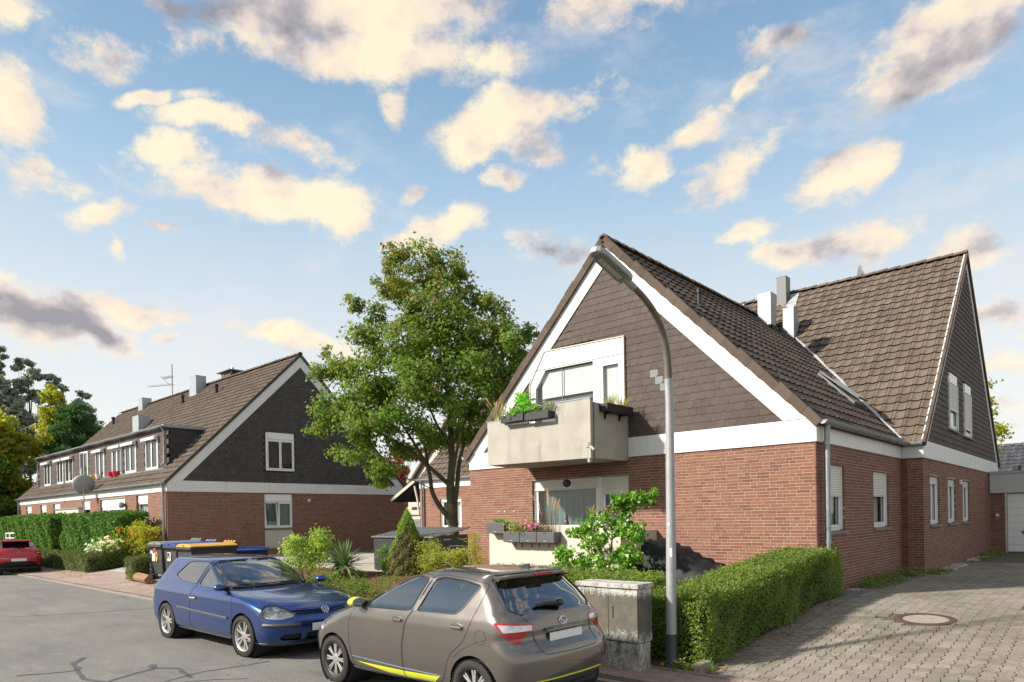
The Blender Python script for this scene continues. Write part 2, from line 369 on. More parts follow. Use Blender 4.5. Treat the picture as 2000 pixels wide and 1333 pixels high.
# ================================================================ houses
class Pieces:
    """alike pieces: the 300 that show largest become objects of their own, the rest one mesh"""
    def __init__(s, name, tv, tf, mat, parent, limit=300, tmi=None):
        s.name, s.tv, s.tf, s.mat, s.parent, s.limit = name, np.array(tv, float), np.array(tf), mat, parent, limit
        s.items = []; s.tmi = tmi
    def put(s, loc, u, v, w): s.items.append((*loc, *u, *v, *w))
    def finish(s, stuff_name=None):
        if not s.items: return
        A = np.array(s.items); loc, u, v, w = A[:, :3], A[:, 3:6], A[:, 6:9], A[:, 9:12]
        ctr = loc+.5*u*s.tv[:, 0].max()+.5*v*s.tv[:, 1].max()
        d = ctr-CAMP; dep = d@FN
        px = (d@np.array(cr))/np.maximum(dep, .1)*1323.2; py = -(d@np.array(cu))/np.maximum(dep, .1)*1323.2
        seen = (dep > 1) & (np.abs(px) < 1000) & (py > -1013) & (py < 320)
        nn = np.linalg.norm(d, axis=1)
        face = -(d*w).sum(1)/nn/np.maximum(np.linalg.norm(w, axis=1), 1e-6)
        score = np.where(seen & (face > 0), np.sqrt(np.abs(face))*np.linalg.norm(u, axis=1)/np.maximum(dep, .1), -1)
        order = np.argsort(-score); ind = [i for i in order[:s.limit] if score[i] > 0]
        me = bpy.data.meshes.new(s.name); me.from_pydata(s.tv.tolist(), [], s.tf.tolist()); [me.materials.append(q) for q in (s.mat if isinstance(s.mat, list) else [s.mat])]
        if s.tmi is not None: me.polygons.foreach_set('material_index', s.tmi)
        for i in ind: place(s.name, me, s.parent, loc[i], u[i], v[i], w[i])
        rest = np.setdiff1d(np.arange(len(A)), ind)
        if len(rest):
            V = loc[rest][:, None, :]+s.tv[None, :, 0, None]*u[rest][:, None, :]+s.tv[None, :, 1, None]*v[rest][:, None, :]+s.tv[None, :, 2, None]*w[rest][:, None, :]
            nv = len(s.tv); Fq = (s.tf[None]+(np.arange(len(rest))*nv)[:, None, None]).reshape(-1, s.tf.shape[1])
            o = link(stuff_name or s.name, fast_mesh(s.name, V.reshape(-1, 3), Fq, s.mat, mi=None if s.tmi is None else np.tile(np.array(s.tmi), len(rest))), s.parent); o['kind'] = 'stuff'
BRICK_V = [(0,0,0),(1,0,0),(1,1,0),(0,1,0),(0.0,0.0,-1),(1,0,-1),(1,1,-1),(0,1,-1)]
BRICK_F = [(0,1,2,3),(0,4,5,1),(1,5,6,2),(2,6,7,3),(3,7,4,0)]
def brick_wall(P, o, u, n, L, z0, z1, opens, rng, start=0.0, depth=.09):
    o, u, n = np.array(o, float), np.array(u, float), np.array(n, float)
    c = .0625; j = .0105; rows = int((z1-z0)/c)
    base = z1-rows*c
    for r_ in range(rows):
        zb = base+r_*c
        a = start
        first = True
        while a < L-.02:
            ln = .24 if rng.random() < .66 else .115
            if first: ln = (.24, .115, .175)[r_ % 3] if start == 0 else (.115, .24, .06)[r_ % 3]
            first = False
            b = min(a+ln, L)
            if L-b < .05: b = L
            segs = [(a, b)]
            for (p, q, zz0, zz1) in opens:
                if zb+c-j > zz0+.005 and zb < zz1-.005:
                    ns = []
                    for (s0, s1) in segs:
                        if s1 <= p or s0 >= q: ns.append((s0, s1)); continue
                        if s0 < p-.004: ns.append((s0, p))
                        if s1 > q+.004: ns.append((q, s1))
                    segs = ns
            for (s0, s1) in segs:
                if s1-s0 > .003:
                    off = rng.uniform(-.0015, .0015)
                    P.put(o+u*s0+np.array((0, 0, zb-o[2]))+n*off, u*(s1-s0), (0, 0, c-j), n*depth)
            a = b+j
def slab_wall(mb, o, u, n, L, z0, z1, opens, back=.14, front=-.0035):
    """wall core with real openings: rectangles between openings, set back behind the brick faces"""
    o, u, n = Vector(o), Vector(u), Vector(n)
    xs = sorted({0, L, *[p-.004 for p, q, _, _ in opens], *[q+.004 for p, q, _, _ in opens]})
    for a, b in zip(xs[:-1], xs[1:]):
        cuts = sorted([(z_0-.004, z_1+.004) for p, q, z_0, z_1 in opens if p < (a+b)/2 < q])
        z = z0
        for (c0, c1) in cuts+[(z1, z1)]:
            if c0 > z+.001:
                mb.obox(o+u*a+n*front+Vector((0, 0, z-o.z)), u*(b-a), -n*(back+front), Vector((0, 0, c0-z)))
            z = max(z, c1)
SH = .22; SW = .205
def shingles(P, o, u, n, L, z0, z1, inside, ex=.158, wd=.2):
    o, u, n = np.array(o, float), np.array(u, float), np.array(n, float); r_ = 0; z = z0
    rng = random.Random(3)
    while z < z1:
        a = -wd*(.5 if r_ % 2 else 0)
        while a < L:
            if inside(a+wd/2, z+ex*.5):
                tilt = n*(.012/ex)
                P.put(o+u*a+np.array((0, 0, z-o[2]))+n*(.022+rng.uniform(0, .003)), u*(wd-.0012), np.array((0, 0, ex+.03))-n*.019, n*.012)
            a += wd
        z += ex; r_ += 1
SHV = [(0,0,0),(.80,0,0),(1,.17,0),(1,1,0),(.80,1,0),(0,1,0),(0,0,-1),(.80,0,-1),(1,.17,-1),(1,1,-1),(0,1,-1)]
SHF = [(0,1,4,5),(1,2,3,4),(0,6,7,1),(1,7,8,2),(2,8,9,3),(5,10,6,0)]
# pan tile: shallow trough with a roll at one side, lower edge standing proud
_pr = [(0,.006),(.10,.030),(.24,.036),(.36,.012),(.52,0),(.74,.004),(.90,.014),(1.0,.024)]
TLV = [(a, 0, h+.036) for a, h in _pr]+[(a, 1.12, h-.004) for a, h in _pr]+[(a, 0, h+.004) for a, h in _pr]
_k = len(_pr)
TLF = [(i, i+1, _k+i+1, _k+i) for i in range(_k-1)]+[(2*_k+i, 2*_k+i+1, i+1, i) for i in range(_k-1)]
def tile_roof(P, o, u, v, n, L, H, keep=None, tw=.30, te=.345):
    o, u, v, n = (np.array(x, float) for x in (o, u, v, n)); rng = random.Random(5)
    nu = int(L/tw); nv = int(H/te); tw = L/nu; te = H/nv
    for jv in range(nv):
        for iu in range(nu):
            if keep is None or keep((iu+.5)*tw, (jv+.5)*te):
                k = rng.uniform(-.004, .004)
                P.put(o+u*iu*tw+v*(jv*te+rng.uniform(-.003, .003))+n*(k+.004*(rng.random() < .04)), u*tw*1.005, v*te, n)
def ridge(P, a, b, step=.38):
    a, b = Vector(a), Vector(b); d = (b-a); k = max(1, round(d.length/step)); t = d.normalized()
    side = t.cross(Vector((0, 0, 1))).normalized(); rng = random.Random(9)
    for i in range(k):
        P.put(a+d*(i/k)+Vector((0, 0, rng.uniform(-.006, .008))), t*(d.length/k+.04), side, Vector((0, 0, 1)))
_n = 8
RGV = [(0, .125*math.cos(math.pi*i/_n), .105*math.sin(math.pi*i/_n)+.02) for i in range(_n+1)]+[(1, .112*math.cos(math.pi*i/_n), .095*math.sin(math.pi*i/_n)) for i in range(_n+1)]+[(0, .10*math.cos(math.pi*i/_n), .08*math.sin(math.pi*i/_n)) for i in range(_n+1)]
RGF = [(i, i+1, _n+2+i, _n+1+i) for i in range(_n)]+[(2*_n+2+i, 2*_n+3+i, i+1, i) for i in range(_n)]
BOXV = [(0,0,0),(1,0,0),(1,1,0),(0,1,0),(0,0,1),(1,0,1),(1,1,1),(0,1,1)]
BOXF = [(0,3,2,1),(4,5,6,7),(0,1,5,4),(1,2,6,5),(2,3,7,6),(3,0,4,7)]

def window(house, o, u, n, w, h, rec=.09, cols=1, shutter=0, header=0, sill=True, curtain='curtain', cdep=.15, ftm=.065, tilt=None, split=None, guide=True, cur_cover=1.0, apron=0):
    """a window in an opening: frame > pane, curtain, roller shutter, sill"""
    o, u, n = Vector(o), Vector(u), Vector(n); z = Vector((0, 0, 1))
    def B(mb, a0, a1, b0, b1, d0, d1): mb.obox(o+u*a0+z*b0-n*d1, u*(a1-a0), z*(b1-b0), n*(d1-d0))
    fr = MB(); f = ftm; top = h-header
    B(fr, 0, f, 0, h, rec, rec+.07); B(fr, w-f, w, 0, h, rec, rec+.07)
    B(fr, f, w-f, 0, f, rec, rec+.07); B(fr, f, w-f, top-f, top, rec, rec+.07)
    if header: B(fr, f, w-f, top+.004, h, rec-.03, rec+.068)
    F_ = fr.build('window', M_['frame'], house, bevel=.004)
    xs = [f] + ([w*s_ for s_ in split] if split else [f+(w-2*f)*i/cols for i in range(1, cols)])+[w-f]
    for i in range(len(xs)-1):
        a0, a1 = xs[i]+.004, xs[i+1]-.004; q = .055
        sm = MB(); pn = MB()
        if tilt == i:                                          # sash tipped inwards at the top
            tv = (z*(top-2*f)-n*.13); tl = Vector(tv); nn = u.cross(tl).normalized()
            if nn.dot(n) < 0: nn = -nn
            oo = o+u*a0+z*(f+.004)-n*(rec+.045)
            sm.obox(oo, u*q, tl, nn*.05); sm.obox(oo+u*(a1-a0-q), u*q, tl, nn*.05)
            sm.obox(oo+u*q, u*(a1-a0-2*q), tl*(q/tl.length), nn*.05); sm.obox(oo+u*q+tl*(1-q/tl.length), u*(a1-a0-2*q), tl*(q/tl.length), nn*.05)
            pn.obox(oo+u*q+tl*(q/tl.length)+nn*.02, u*(a1-a0-2*q), tl*(1-2*q/tl.length), nn*.006)
        else:
            B(sm, a0, a0+q, f+.003, top-f-.003, rec-.012, rec+.05); B(sm, a1-q, a1, f+.003, top-f-.003, rec-.012, rec+.05)
            B(sm, a0+q, a1-q, f+.003, f+q, rec-.012, rec+.05); B(sm, a0+q, a1-q, top-f-q, top-f-.003, rec-.012, rec+.05)
            pn.add([o+u*a_+z*b_-n*(rec+.018) for a_, b_ in ((a0+q, f+q), (a1-q, f+q), (a1-q, top-f-q), (a0+q, top-f-q))], [(0, 1, 2, 3)])
        sm.build('sash', M_['frame'], F_, bevel=.004); pn.build('pane', M_['pane'], F_)
        if tilt != i:
            gk = MB(); P4 = [Vector(v) for v in pn.v]; c4 = sum(P4, Vector())/4; gk.tube([p+(c4-p).normalized()*.006+n*.008 for p in P4+P4[:1]], .007, 4); gk.build('gasket', M_['trim_dark'], F_)
    if curtain:
        cm = MB(); k = int((w-2*f)/.05); a1 = f+(w-2*f)*cur_cover
        pts = [(f+(a1-f)*i/k, rec+cdep+.022*math.sin(i*1.9)+.01*math.sin(i*.7)) for i in range(k+1)]
        vs = [o+u*a-n*d+z*(f+.02) for a, d in pts]+[o+u*a-n*d+z*(top-f) for a, d in pts]
        cm.add(vs, [(i, i+1, k+2+i, k+1+i) for i in range(k)])
        cm.build('curtain', M_[curtain], F_, smooth=True)
    bk = MB(); B(bk, -.05, w+.05, -.05, h+.05, rec+.5, rec+.52); bk.build('dark_room_backing', M_['dark'], F_)  # near-black backing sheet, the unlit room's darkness put into its colour
    if shutter:
        sm = MB(); hh = (top-.02)*shutter; k = max(1, round(hh/.052))
        for i in range(k):
            b1 = top-.02-i*.052
            sm.prism([o+u*(f*.55)+z*(b1-.046)-n*(rec-.03), o+u*(f*.55)+z*(b1)-n*(rec-.024), o+u*(f*.55)+z*(b1)-n*(rec-.014), o+u*(f*.55)+z*(b1-.046)-n*(rec-.012)], u*(w-f*1.1))
        B(sm, f*.6, w-f*.6, top-.02-k*.052-.03, top-.02-k*.052-.002, rec-.038, rec-.014)
        sm.build('roller_shutter', M_['slat'], F_)
        if guide:
            for a_, b_ in ((.002, f*.55), (w-f*.55, w-.002)): gm = MB(); B(gm, a_, b_, .02, top, rec-.045, rec-.002); gm.build('shutter_rail', M_['frame'], F_)
    if sill:
        sl = MB(); B(sl, -.06, w+.06, -.06, -.003, -.05, rec+.06); sl.build('sill', M_['sill'], F_, bevel=.004)
    return F_

def panels(house, o, u, n, L, z0, z1, joints, name='fascia_panel', off=.03, th=.03):
    o, u, n = Vector(o), Vector(u), Vector(n); ed = [0]+list(joints)+[L]
    for a, b in zip(ed[:-1], ed[1:]):
        mb = MB(); mb.obox(o+u*(a+.005)+n*off+Vector((0, 0, z0-o.z)), u*(b-a-.010), n*th*-1, Vector((0, 0, z1-z0))); mb.build(name, M_['white'], house, bevel=.002)
def gutter(house, a, b, n, r_=.07, name='gutter', cap=True, mat='zinc'):
    a, b, n = Vector(a), Vector(b), Vector(n); mb = MB(); k = 8; d = b-a
    pr_ = [(n*math.cos(math.pi+math.pi*i/k)*r_+Vector((0, 0, math.sin(math.pi+math.pi*i/k)*r_))) for i in range(k+1)]
    pi_ = [p*.93 for p in pr_]
    vs = [a+p for p in pr_]+[b+p for p in pr_]+[a+p for p in pi_]+[b+p for p in pi_]; m = k+1
    fs = [(i, i+1, m+i+1, m+i) for i in range(k)]+[(3*m+i, 3*m+i+1, 2*m+i+1, 2*m+i) for i in range(k)]
    mb.add(vs, fs)
    mb.add([a+p for p in pr_], [tuple(range(m))]); mb.add([b+p for p in pr_], [tuple(range(m))])
    mb.tube([a+pr_[-1], b+pr_[-1]], .011, 6)
    s_ = .35; t = d.normalized()
    for i in range(int(d.length/.8)):                              # brackets
        c = a+t*(s_+i*.8); mb.tube([c+p*1.05 for p in pr_], .008, 4)
    return mb.build(name, M_[mat], house, smooth=40)
def downpipe(house, path, r_=.045, cuffs=()):
    mb = MB(); mb.tube(path, r_, 12)
    for (x, y, z) in cuffs: mb.lathe((x, y, z), (0, 0, 1), [(0, r_+.008), (.07, r_+.008)], 12)
    return mb.build('downpipe', M_['zinc'], house, smooth=40)
def flue_box(roof, x, y, zb, w, d, h, mat='zinc_light', cap=True):
    mb = MB(); mb.box((x, y, zb), (x+w, y+d, zb+h)); o = mb.build('chimney', M_[mat], roof, bevel=.006)
    c = MB()
    for zz in (zb+h*.28,): c.box((x-.004, y-.004, zz), (x+w+.004, y+d+.004, zz+.012))
    c.box((x-.006, y-.006, zb+h-.02), (x+w+.006, y+d+.006, zb+h+.012)); c.build('chimney_seam', M_[mat], o)
    return o
def vent_pipe(roof, x, y, z, h=.35, r_=.055):
    mb = MB(); mb.lathe((x, y, z-.15), (0, 0, 1), [(0, r_*1.6), (.17, r_*1.5), (.2, r_), (.15+h*.7, r_), (.15+h*.7, r_*1.35), (.15+h, r_*1.35)], 14)
    return mb.build('vent_pipe', M_['black'], roof, smooth=40)

# ---------------------------------------------------------------- the house on the right: front wing + long main building
HX, HY = -8.6, 20.0
house = thing('brick_house', 'brown roofed brick house with concrete balcony on its gable, behind the street lamp', 'house', (HX, HY, .45))
X0, X1, X2, XW = -13.40, -4.27, -3.79, -23.0
YF, YM, YB, YE = 12.98, 19.2, 31.8, 29.75
ZB, ZF, ZT = 0.25, 3.34, 3.77
APX, APZ = -8.835, ZT+(-4.27+8.835)
RY = 25.5; RZ = ZT+(RY-YM)
rb = random.Random(21)
wall = MB()
fo = [(2.24, 5.09, 0.62, 2.94)]                                     # loggia window (from the left corner)
slab_wall(wall, (X0, YF, ZB), (1,0,0), (0,-1,0), X1-X0-.02, ZB, ZF+.3, fo)
s1 = [(.55, 1.66, 1.66, 2.96), (3.74, 5.03, 1.66, 2.94)]
slab_wall(wall, (X1, YF+.03, ZB), (0,1,0), (1,0,0), YM-YF-.03, ZB, ZF+.3, [(a-.03, b-.03, c, d) for a, b, c, d in s1])
s2 = [(.78, 1.93, 1.66, 2.92), (3.07, 4.22, 1.66, 2.91), (5.33, 6.50, 1.66, 2.92)]
slab_wall(wall, (X1+.14, YM, ZB), (1,0,0), (0,-1,0), X2-X1-.17, ZB, ZF+.3, [])
slab_wall(wall, (X2, YM+.03, ZB), (0,1,0), (1,0,0), YB-YM-.03, ZB, ZF+.3, [(a-.03, b-.03, c, d) for a, b, c, d in s2])
mo = [(1.32, 2.62, 1.60, 2.86)]
slab_wall(wall, (XW, YM, ZB), (1,0,0), (0,-1,0), X0-XW, ZB, ZF+.3, mo)
wall.box((X0+.01, YF+.02, ZB), (X0+.15, YM, ZF+.3))
wall.box((XW, YM+.02, ZB), (XW+.15, YB, ZF+.3)); wall.box((XW, YB-.15, ZB), (X2-.01, YB, ZF+.3))
wl = wall.build('wall', M_['mortar'], house)
BP = Pieces('brick', BRICK_V, BRICK_F, M_['brick'], house)
brick_wall(BP, (X0, YF, ZB), (1,0,0), (0,-1,0), X1-X0, ZB, ZF, fo, rb)
brick_wall(BP, (X1, YF, ZB), (0,1,0), (1,0,0), YM-YF, ZB, ZF, s1, rb, start=.10)
brick_wall(BP, (X1, YM, ZB), (1,0,0), (0,-1,0), X2-X1, ZB, ZF, [], rb)
brick_wall(BP, (X2, YM, ZB), (0,1,0), (1,0,0), YB-YM, ZB, ZF, s2, rb, start=.10)
brick_wall(BP, (XW, YM, ZB), (1,0,0), (0,-1,0), X0-XW, ZB, ZF, mo, rb)
BP.finish('brickwork')
# white bands
panels(house, (X0, YF, ZF), (1,0,0), (0,-1,0), X1-X0+.03, ZF, ZT, [2.1, 5.09, 6.98])
panels(house, (X1, YF-.0, ZF), (0,1,0), (1,0,0), YM-YF-.03, ZF, ZT-.0, [.10, 2.6, 5.1])
panels(house, (X1+.03, YM, ZF), (1,0,0), (0,-1,0), X2-X1, ZF, ZT, [])
panels(house, (X2, YM, ZF), (0,1,0), (1,0,0), YB-YM, ZF, ZT, [2.5, 5.0, 7.5, 10.0])
panels(house, (XW, YM, ZF), (1,0,0), (0,-1,0), X0-XW, ZF, ZT, [2.5, 5.0, 7.5])
# gable cores
for pts_, d_ in (
    ([(X0+.05, YF+.01, ZT-.02), (-11.14, YF+.01, ZT-.02), (-11.14, YF+.01, 5.9)], (0, .12, 0)),
    ([(-8.35, YF+.01, ZT-.02), (X1-.05, YF+.01, ZT-.02), (-8.35, YF+.01, APZ-.55)], (0, .12, 0)),
    ([(-11.0, YF+.01, 6.10), (-8.35, YF+.01, 6.05), (-8.35, YF+.01, APZ-.55), (APX, YF+.01, APZ-.06)], (0, .12, 0)),
    ([(X2-.09, YM+.05, ZT-.02), (X2-.09, YB-.05, ZT-.02), (X2-.09, RY, RZ-.06)], (-.12, 0, 0)),
    ([(XW+.01, YM+.05, ZT-.02), (XW+.01, YB-.05, ZT-.02), (XW+.01, RY, RZ-.06)], (.12, 0, 0)),
    ):
    gm = MB(); gm.prism(pts_, d_); gm.build('gable', M_['dark'], house)
GW = [(-11.13, 4.55), (-11.13, 5.45), (-10.62, 6.10), (-8.355, 6.04), (-8.355, 3.5), (-11.13, 3.5)]
def inpoly(x, y, poly):
    c = False; j = len(poly)-1
    for i in range(len(poly)):
        xi, yi = poly[i]; xj, yj = poly[j]
        if (yi > y) != (yj > y) and x < (xj-xi)*(y-yi)/(yj-yi)+xi: c = not c
        j = i
    return c
SP = Pieces('shingle', SHV, SHF, M_['shingle'], house)
shingles(SP, (X0, YF, ZT), (1,0,0), (0,-1,0), X1-X0, ZT, APZ, lambda a, z: abs(X0+a-APX) < (APZ-z)-.30 and not (inpoly(X0+a, z, GW) or -11.05 < X0+a < -8.45 and z < 5.9 and z > 3.7))
W2 = [(3.23, 4.46, 4.33, 5.92), (5.60, 6.75, 4.30, 5.92)]
shingles(SP, (X2, YM, ZT), (0,1,0), (1,0,0), YB-YM, ZT, RZ, lambda a, z: abs(YM+a-RY) < (RZ-z)-.26 and not any(p-.02 < a < q+.02 and z0-.05 < z < z1+.03 for p, q, z0, z1 in W2))
SP.finish('shingle_cladding')
mb = MB()
for (x, z) in ((-7.70, 5.02), (-7.58, 4.86), (-7.46, 4.70)):         # the three repaired, lighter shingles
    q = [(x, z), (x+.14, z), (x+.19, z+.04), (x+.19, z+.16), (x, z+.16)]
    mm = MB(); mm.prism([(a, YF-.026, b) for a, b in q], (0, .006, 0)); mm.build('repaired_shingle', M_['shingle_grey'], house)
# verge boards along the front gable
for sgn in (-1, 1):
    e = .075
    p_out = Vector((APX+sgn*(4.565+.05), YF-.045, ZT)); p_top = Vector((APX, YF-.045, APZ+.05))
    d = p_top-p_out; nrm_ = Vector((-sgn, 0, -1)).normalized(); ed = [0, .30, .62, 1]
    for a, b in zip(ed[:-1], ed[1:]):
        A, B_ = p_out+d*(a+.0009), p_out+d*(b-.0009)
        wd_ = Vector((-sgn*.62, 0, 0)); wt = Vector((0, 0, -.62))
        def inner(P_):                                              # inner edge of the board
            q = P_+nrm_*.44
            return q
        iA, iB = inner(A), inner(B_)
        if a == 0: iA = A+Vector((-sgn*.62, 0, .0))
        if b == 1: iB = Vector((APX, YF-.045, APZ+.05-.62))
        m2 = MB(); m2.prism([A, B_, iB, iA], (0, .04, 0)); m2.build('verge_board', M_['white'], house, bevel=.002)
for sgn in (-1, 1):                                                 # rear gable boards
    A = Vector((X2+.035, RY+sgn*6.36, ZT-.02)); B_ = Vector((X2+.035, RY, RZ+.06)); nn = Vector((0, -sgn, -1)).normalized()
    m2 = MB(); m2.prism([A, B_, Vector((X2+.035, RY, RZ+.06-.46)), A+Vector((0, -sgn*.46, 0))], (-.05, 0, 0)); m2.build('verge_board', M_['white'], house, bevel=.002)
# roofs
q2 = 1/math.sqrt(2)
rf = MB()
def sheet(mb, a, b, c, d, n, th=.06):
    n = Vector(n)*-th; a, b, c, d = Vector(a), Vector(b), Vector(c), Vector(d); mb.prism([a, b, c, d], n)
ov = .10
sheet(rf, (X1+ov, YF-.02, ZT-ov), (X1+ov, 24.0, ZT-ov), (APX, 24.0, APZ), (APX, YF-.02, APZ), (q2, 0, q2))
sheet(rf, (X0-ov, YF-.02, ZT-ov), (APX, YF-.02, APZ), (APX, 24.0, APZ), (X0-ov, 24.0, ZT-ov), (-q2, 0, q2))
sheet(rf, (XW-.05, YM-ov, ZT-ov), (X2+.05, YM-ov, ZT-ov), (X2+.05, RY, RZ), (XW-.05, RY, RZ), (0, -q2, q2))
sheet(rf, (XW-.05, YB+ov, ZT-ov), (XW-.05, RY, RZ), (X2+.05, RY, RZ), (X2+.05, YB+ov, ZT-ov), (0, q2, q2))
roof = rf.build('roof', M_['tile'], house)
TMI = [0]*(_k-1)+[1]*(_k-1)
TP = Pieces('roof_tile', TLV, TLF, [M_['tile'], M_['tile_moss_shade']], roof, 170, TMI); TQ = Pieces('roof_tile', TLV, TLF, [M_['tile_lichen'], M_['tile_moss_shade']], roof, 130, TMI)
Ls = 4.565*math.sqrt(2)+ov*1.41
tile_roof(TP, (X1+ov, YF-.06, ZT-ov), (0,1,0), (-q2,0,q2), (q2,0,q2), 10.8, Ls-.05, keep=lambda a, b: (YF-.06+a)-YM < (b*q2-ov)+.5)
tile_roof(TP, (X0-ov, YF-.06, ZT-ov), (0,1,0), (q2,0,q2), (-q2,0,q2), 10.8, Ls-.05)
Lm = (RY-YM)*math.sqrt(2)+ov*1.41
tile_roof(TQ, (XW-.05, YM-ov, ZT-ov), (1,0,0), (0,q2,q2), (0,-q2,q2), X2-XW+.12, Lm-.05,
          keep=lambda a, b: not (abs(XW+a-APX) < 4.4-b*q2) and not (XW+a > X1-.2 and b < .02))
TP.finish('roof_tiles'); TQ.finish('roof_tiles')
RP = Pieces('ridge_tile', RGV, RGF, M_['tile_lichen'], roof)
ridge(RP, (APX, YF-.09, APZ+.01), (APX, 23.9, APZ+.01)); ridge(RP, (X2+.08, RY, RZ+.01), (XW-.08, RY, RZ+.01)); RP.finish()
VP = Pieces('verge_tile', BOXV, BOXF, M_['tile'], roof)
for sgn in (-1, 1):
    k = 18
    for i in range(k):
        a = Vector((APX+sgn*(4.565+ov), YF-.115, ZT-ov)); t = Vector((-sgn*q2, 0, q2)); nn = Vector((sgn*q2, 0, q2))
        VP.put(a+t*(i*Ls/k)+nn*(-.10), t*(Ls/k-.004), Vector((0, .10, 0)), nn*(.165+.012*(i % 3))-t*.022)
for i in range(26):
    for sgn in (-1, 1):
        a = Vector((X2+.02, RY+sgn*6.4, ZT-ov)); t = Vector((0, -sgn*q2, q2)); nn = Vector((0, sgn*q2, q2))
        VP.put(a+t*(i*Lm/26)+nn*(-.07), t*(Lm/26+.01), Vector((.07, 0, 0)), nn*.13)
VP.finish()
# valley flashing, ragged strips of lead
vm = MB(); rv = random.Random(4)
pv = Vector((X1-.02, YM-.02, ZT+.03)); qv = Vector((APX+.02, YM+APZ-ZT, APZ+.03)); dv = qv-pv; sv = Vector((1, 1, 0)).normalized()
k = 34; wv = [.10+rv.uniform(-.03, .03) for _ in range(k+1)]
vs = []
for i in range(k+1):
    c = pv+dv*(i/k); vs += [c+Vector((wv[i], 0, -wv[i]*.0+.045))+Vector((0, -.02, 0)), c+Vector((0, .0, .075)), c+Vector((0, wv[k-i], .06))]
vm.add(vs, [(3*i, 3*i+1, 3*i+4, 3*i+3) for i in range(k)]+[(3*i+1, 3*i+2, 3*i+5, 3*i+4) for i in range(k)])
vm.build('valley_flashing', M_['lead'], roof)
gutter(house, (X1+.16, YF-.10, ZT-.06), (X1+.16, YM-.02, ZT-.06), (1,0,0))
gutter(house, (X1+.10, YM-.14, ZT-.07), (X2+.03, YM-.14, ZT-.07), (0,-1,0))
gutter(house, (XW-.05, YM-.15, ZT-.06), (X0-.1, YM-.15, ZT-.06), (0,-1,0))
gutter(house, (X0-.16, YF-.10, ZT-.06), (X0-.16, YM-.1, ZT-.06), (-1,0,0))
downpipe(house, [(X1+.15, YF+.22, ZT-.1), (X1+.13, YF+.22, ZT-.2), (X1+.12, YF+.22, .42)], .052, [(X1+.12, YF+.22, 3.28), (X1+.12, YF+.22, 1.45)])
downpipe(house, [(XW+.25, YM-.15, ZT-.1), (XW+.25, YM-.10, 3.2), (XW+.25, YM-.10, .4)], .05, [(XW+.25, YM-.10, 2.6)])
# things on the roof
flue_box(roof, -8.62, 23.15, 7.6, .36, .42, 1.30)
flue_box(roof, -8.62, 21.05, 7.9, .42, .42, 1.0)
flue_box(roof, -9.42, 20.9, 7.6, .42, .42, 1.05)
flue_box(roof, -9.50, 24.95, 9.0, .34, .42, 1.62, 'zinc_dark')
vent_pipe(roof, -7.35, 14.6, 6.92, .34); vent_pipe(roof, -8.12, 21.6, 7.62, .42, .05)
mm = MB(); mm.prism([(-9.14, 24.8, 9.42), (-9.14, 25.4, 10.04), (-8.85, 25.4, 10.03), (-8.75, 24.7, 9.33)], (0, -.012, .012)); mm.build('chimney_flashing', M_['lead'], roof)
# roof window, propped open
rw = MB(); o_ = Vector((-5.25, 18.75, ZT+(X1+5.25)+.02)); up = Vector((-q2, 0, q2)); nn = Vector((q2, 0, q2)); yy = Vector((0, 1, 0))
for a, b, c, d in ((0, 1.25, 0, .06), (0, 1.25, .72, .78), (0, .06, .06, .72), (1.19, 1.25, .06, .72)): rw.obox(o_+up*a+yy*c, up*(b-a), yy*(d-c), nn*.10)
sk = rw.build('roof_window', M_['zinc_dark'], roof, bevel=.004)
ms = MB(); a_ = R(4); up2 = up*math.cos(a_)-nn*math.sin(a_); n2 = nn*math.cos(a_)+up*math.sin(a_); oo = o_+up*1.25+nn*.11
for a, b, c, d in ((0, 1.25, 0, .07), (0, 1.25, .71, .78), (0, .07, .07, .71), (1.18, 1.25, .07, .71)): ms.obox(oo-up2*b+yy*c, up2*(b-a), yy*(d-c), n2*.05)
ms.build('sash', M_['zinc_dark'], sk, bevel=.004)
ms = MB(); ms.obox(oo-up2*1.18+yy*.07+n2*.01, up2*1.11, yy*.64, n2*.012); ms.build('pane', M_['carglass_dark'], sk)
# windows of the side walls
window(house, (X1, YF+.55, 1.66), (0,1,0), (1,0,0), 1.11, 1.30, shutter=.46, cols=1)
window(house, (X1, YF+3.74, 1.66), (0,1,0), (1,0,0), 1.29, 1.28, shutter=.42, cols=1)
window(house, (X2, YM+.78, 1.66), (0,1,0), (1,0,0), 1.15, 1.26, shutter=.12, cols=2)
window(house, (X2, YM+3.07, 1.66), (0,1,0), (1,0,0), 1.15, 1.25, shutter=.12, cols=2)
window(house, (X2, YM+5.33, 1.66), (0,1,0), (1,0,0), 1.17, 1.26, shutter=.12, cols=2)
window(house, (X2+.025, YM+3.23, 4.33), (0,1,0), (1,0,0), 1.23, 1.59, rec=.01, shutter=.58, cols=1, header=.28, cdep=.08)
window(house, (X2+.025, YM+5.60, 4.30), (0,1,0), (1,0,0), 1.15, 1.62, rec=.01, shutter=.82, cols=1, header=.28, cdep=.08)
window(house, (XW+1.32, YM, 1.60), (1,0,0), (0,-1,0), 1.30, 1.26, cols=1, shutter=.10)
wl_ = MB(); wl_.box((X2, YM+4.72, 2.78), (X2+.07, YM+4.84, 2.92)); wl_.build('wall_lamp', M_['white'], house, bevel=.015)
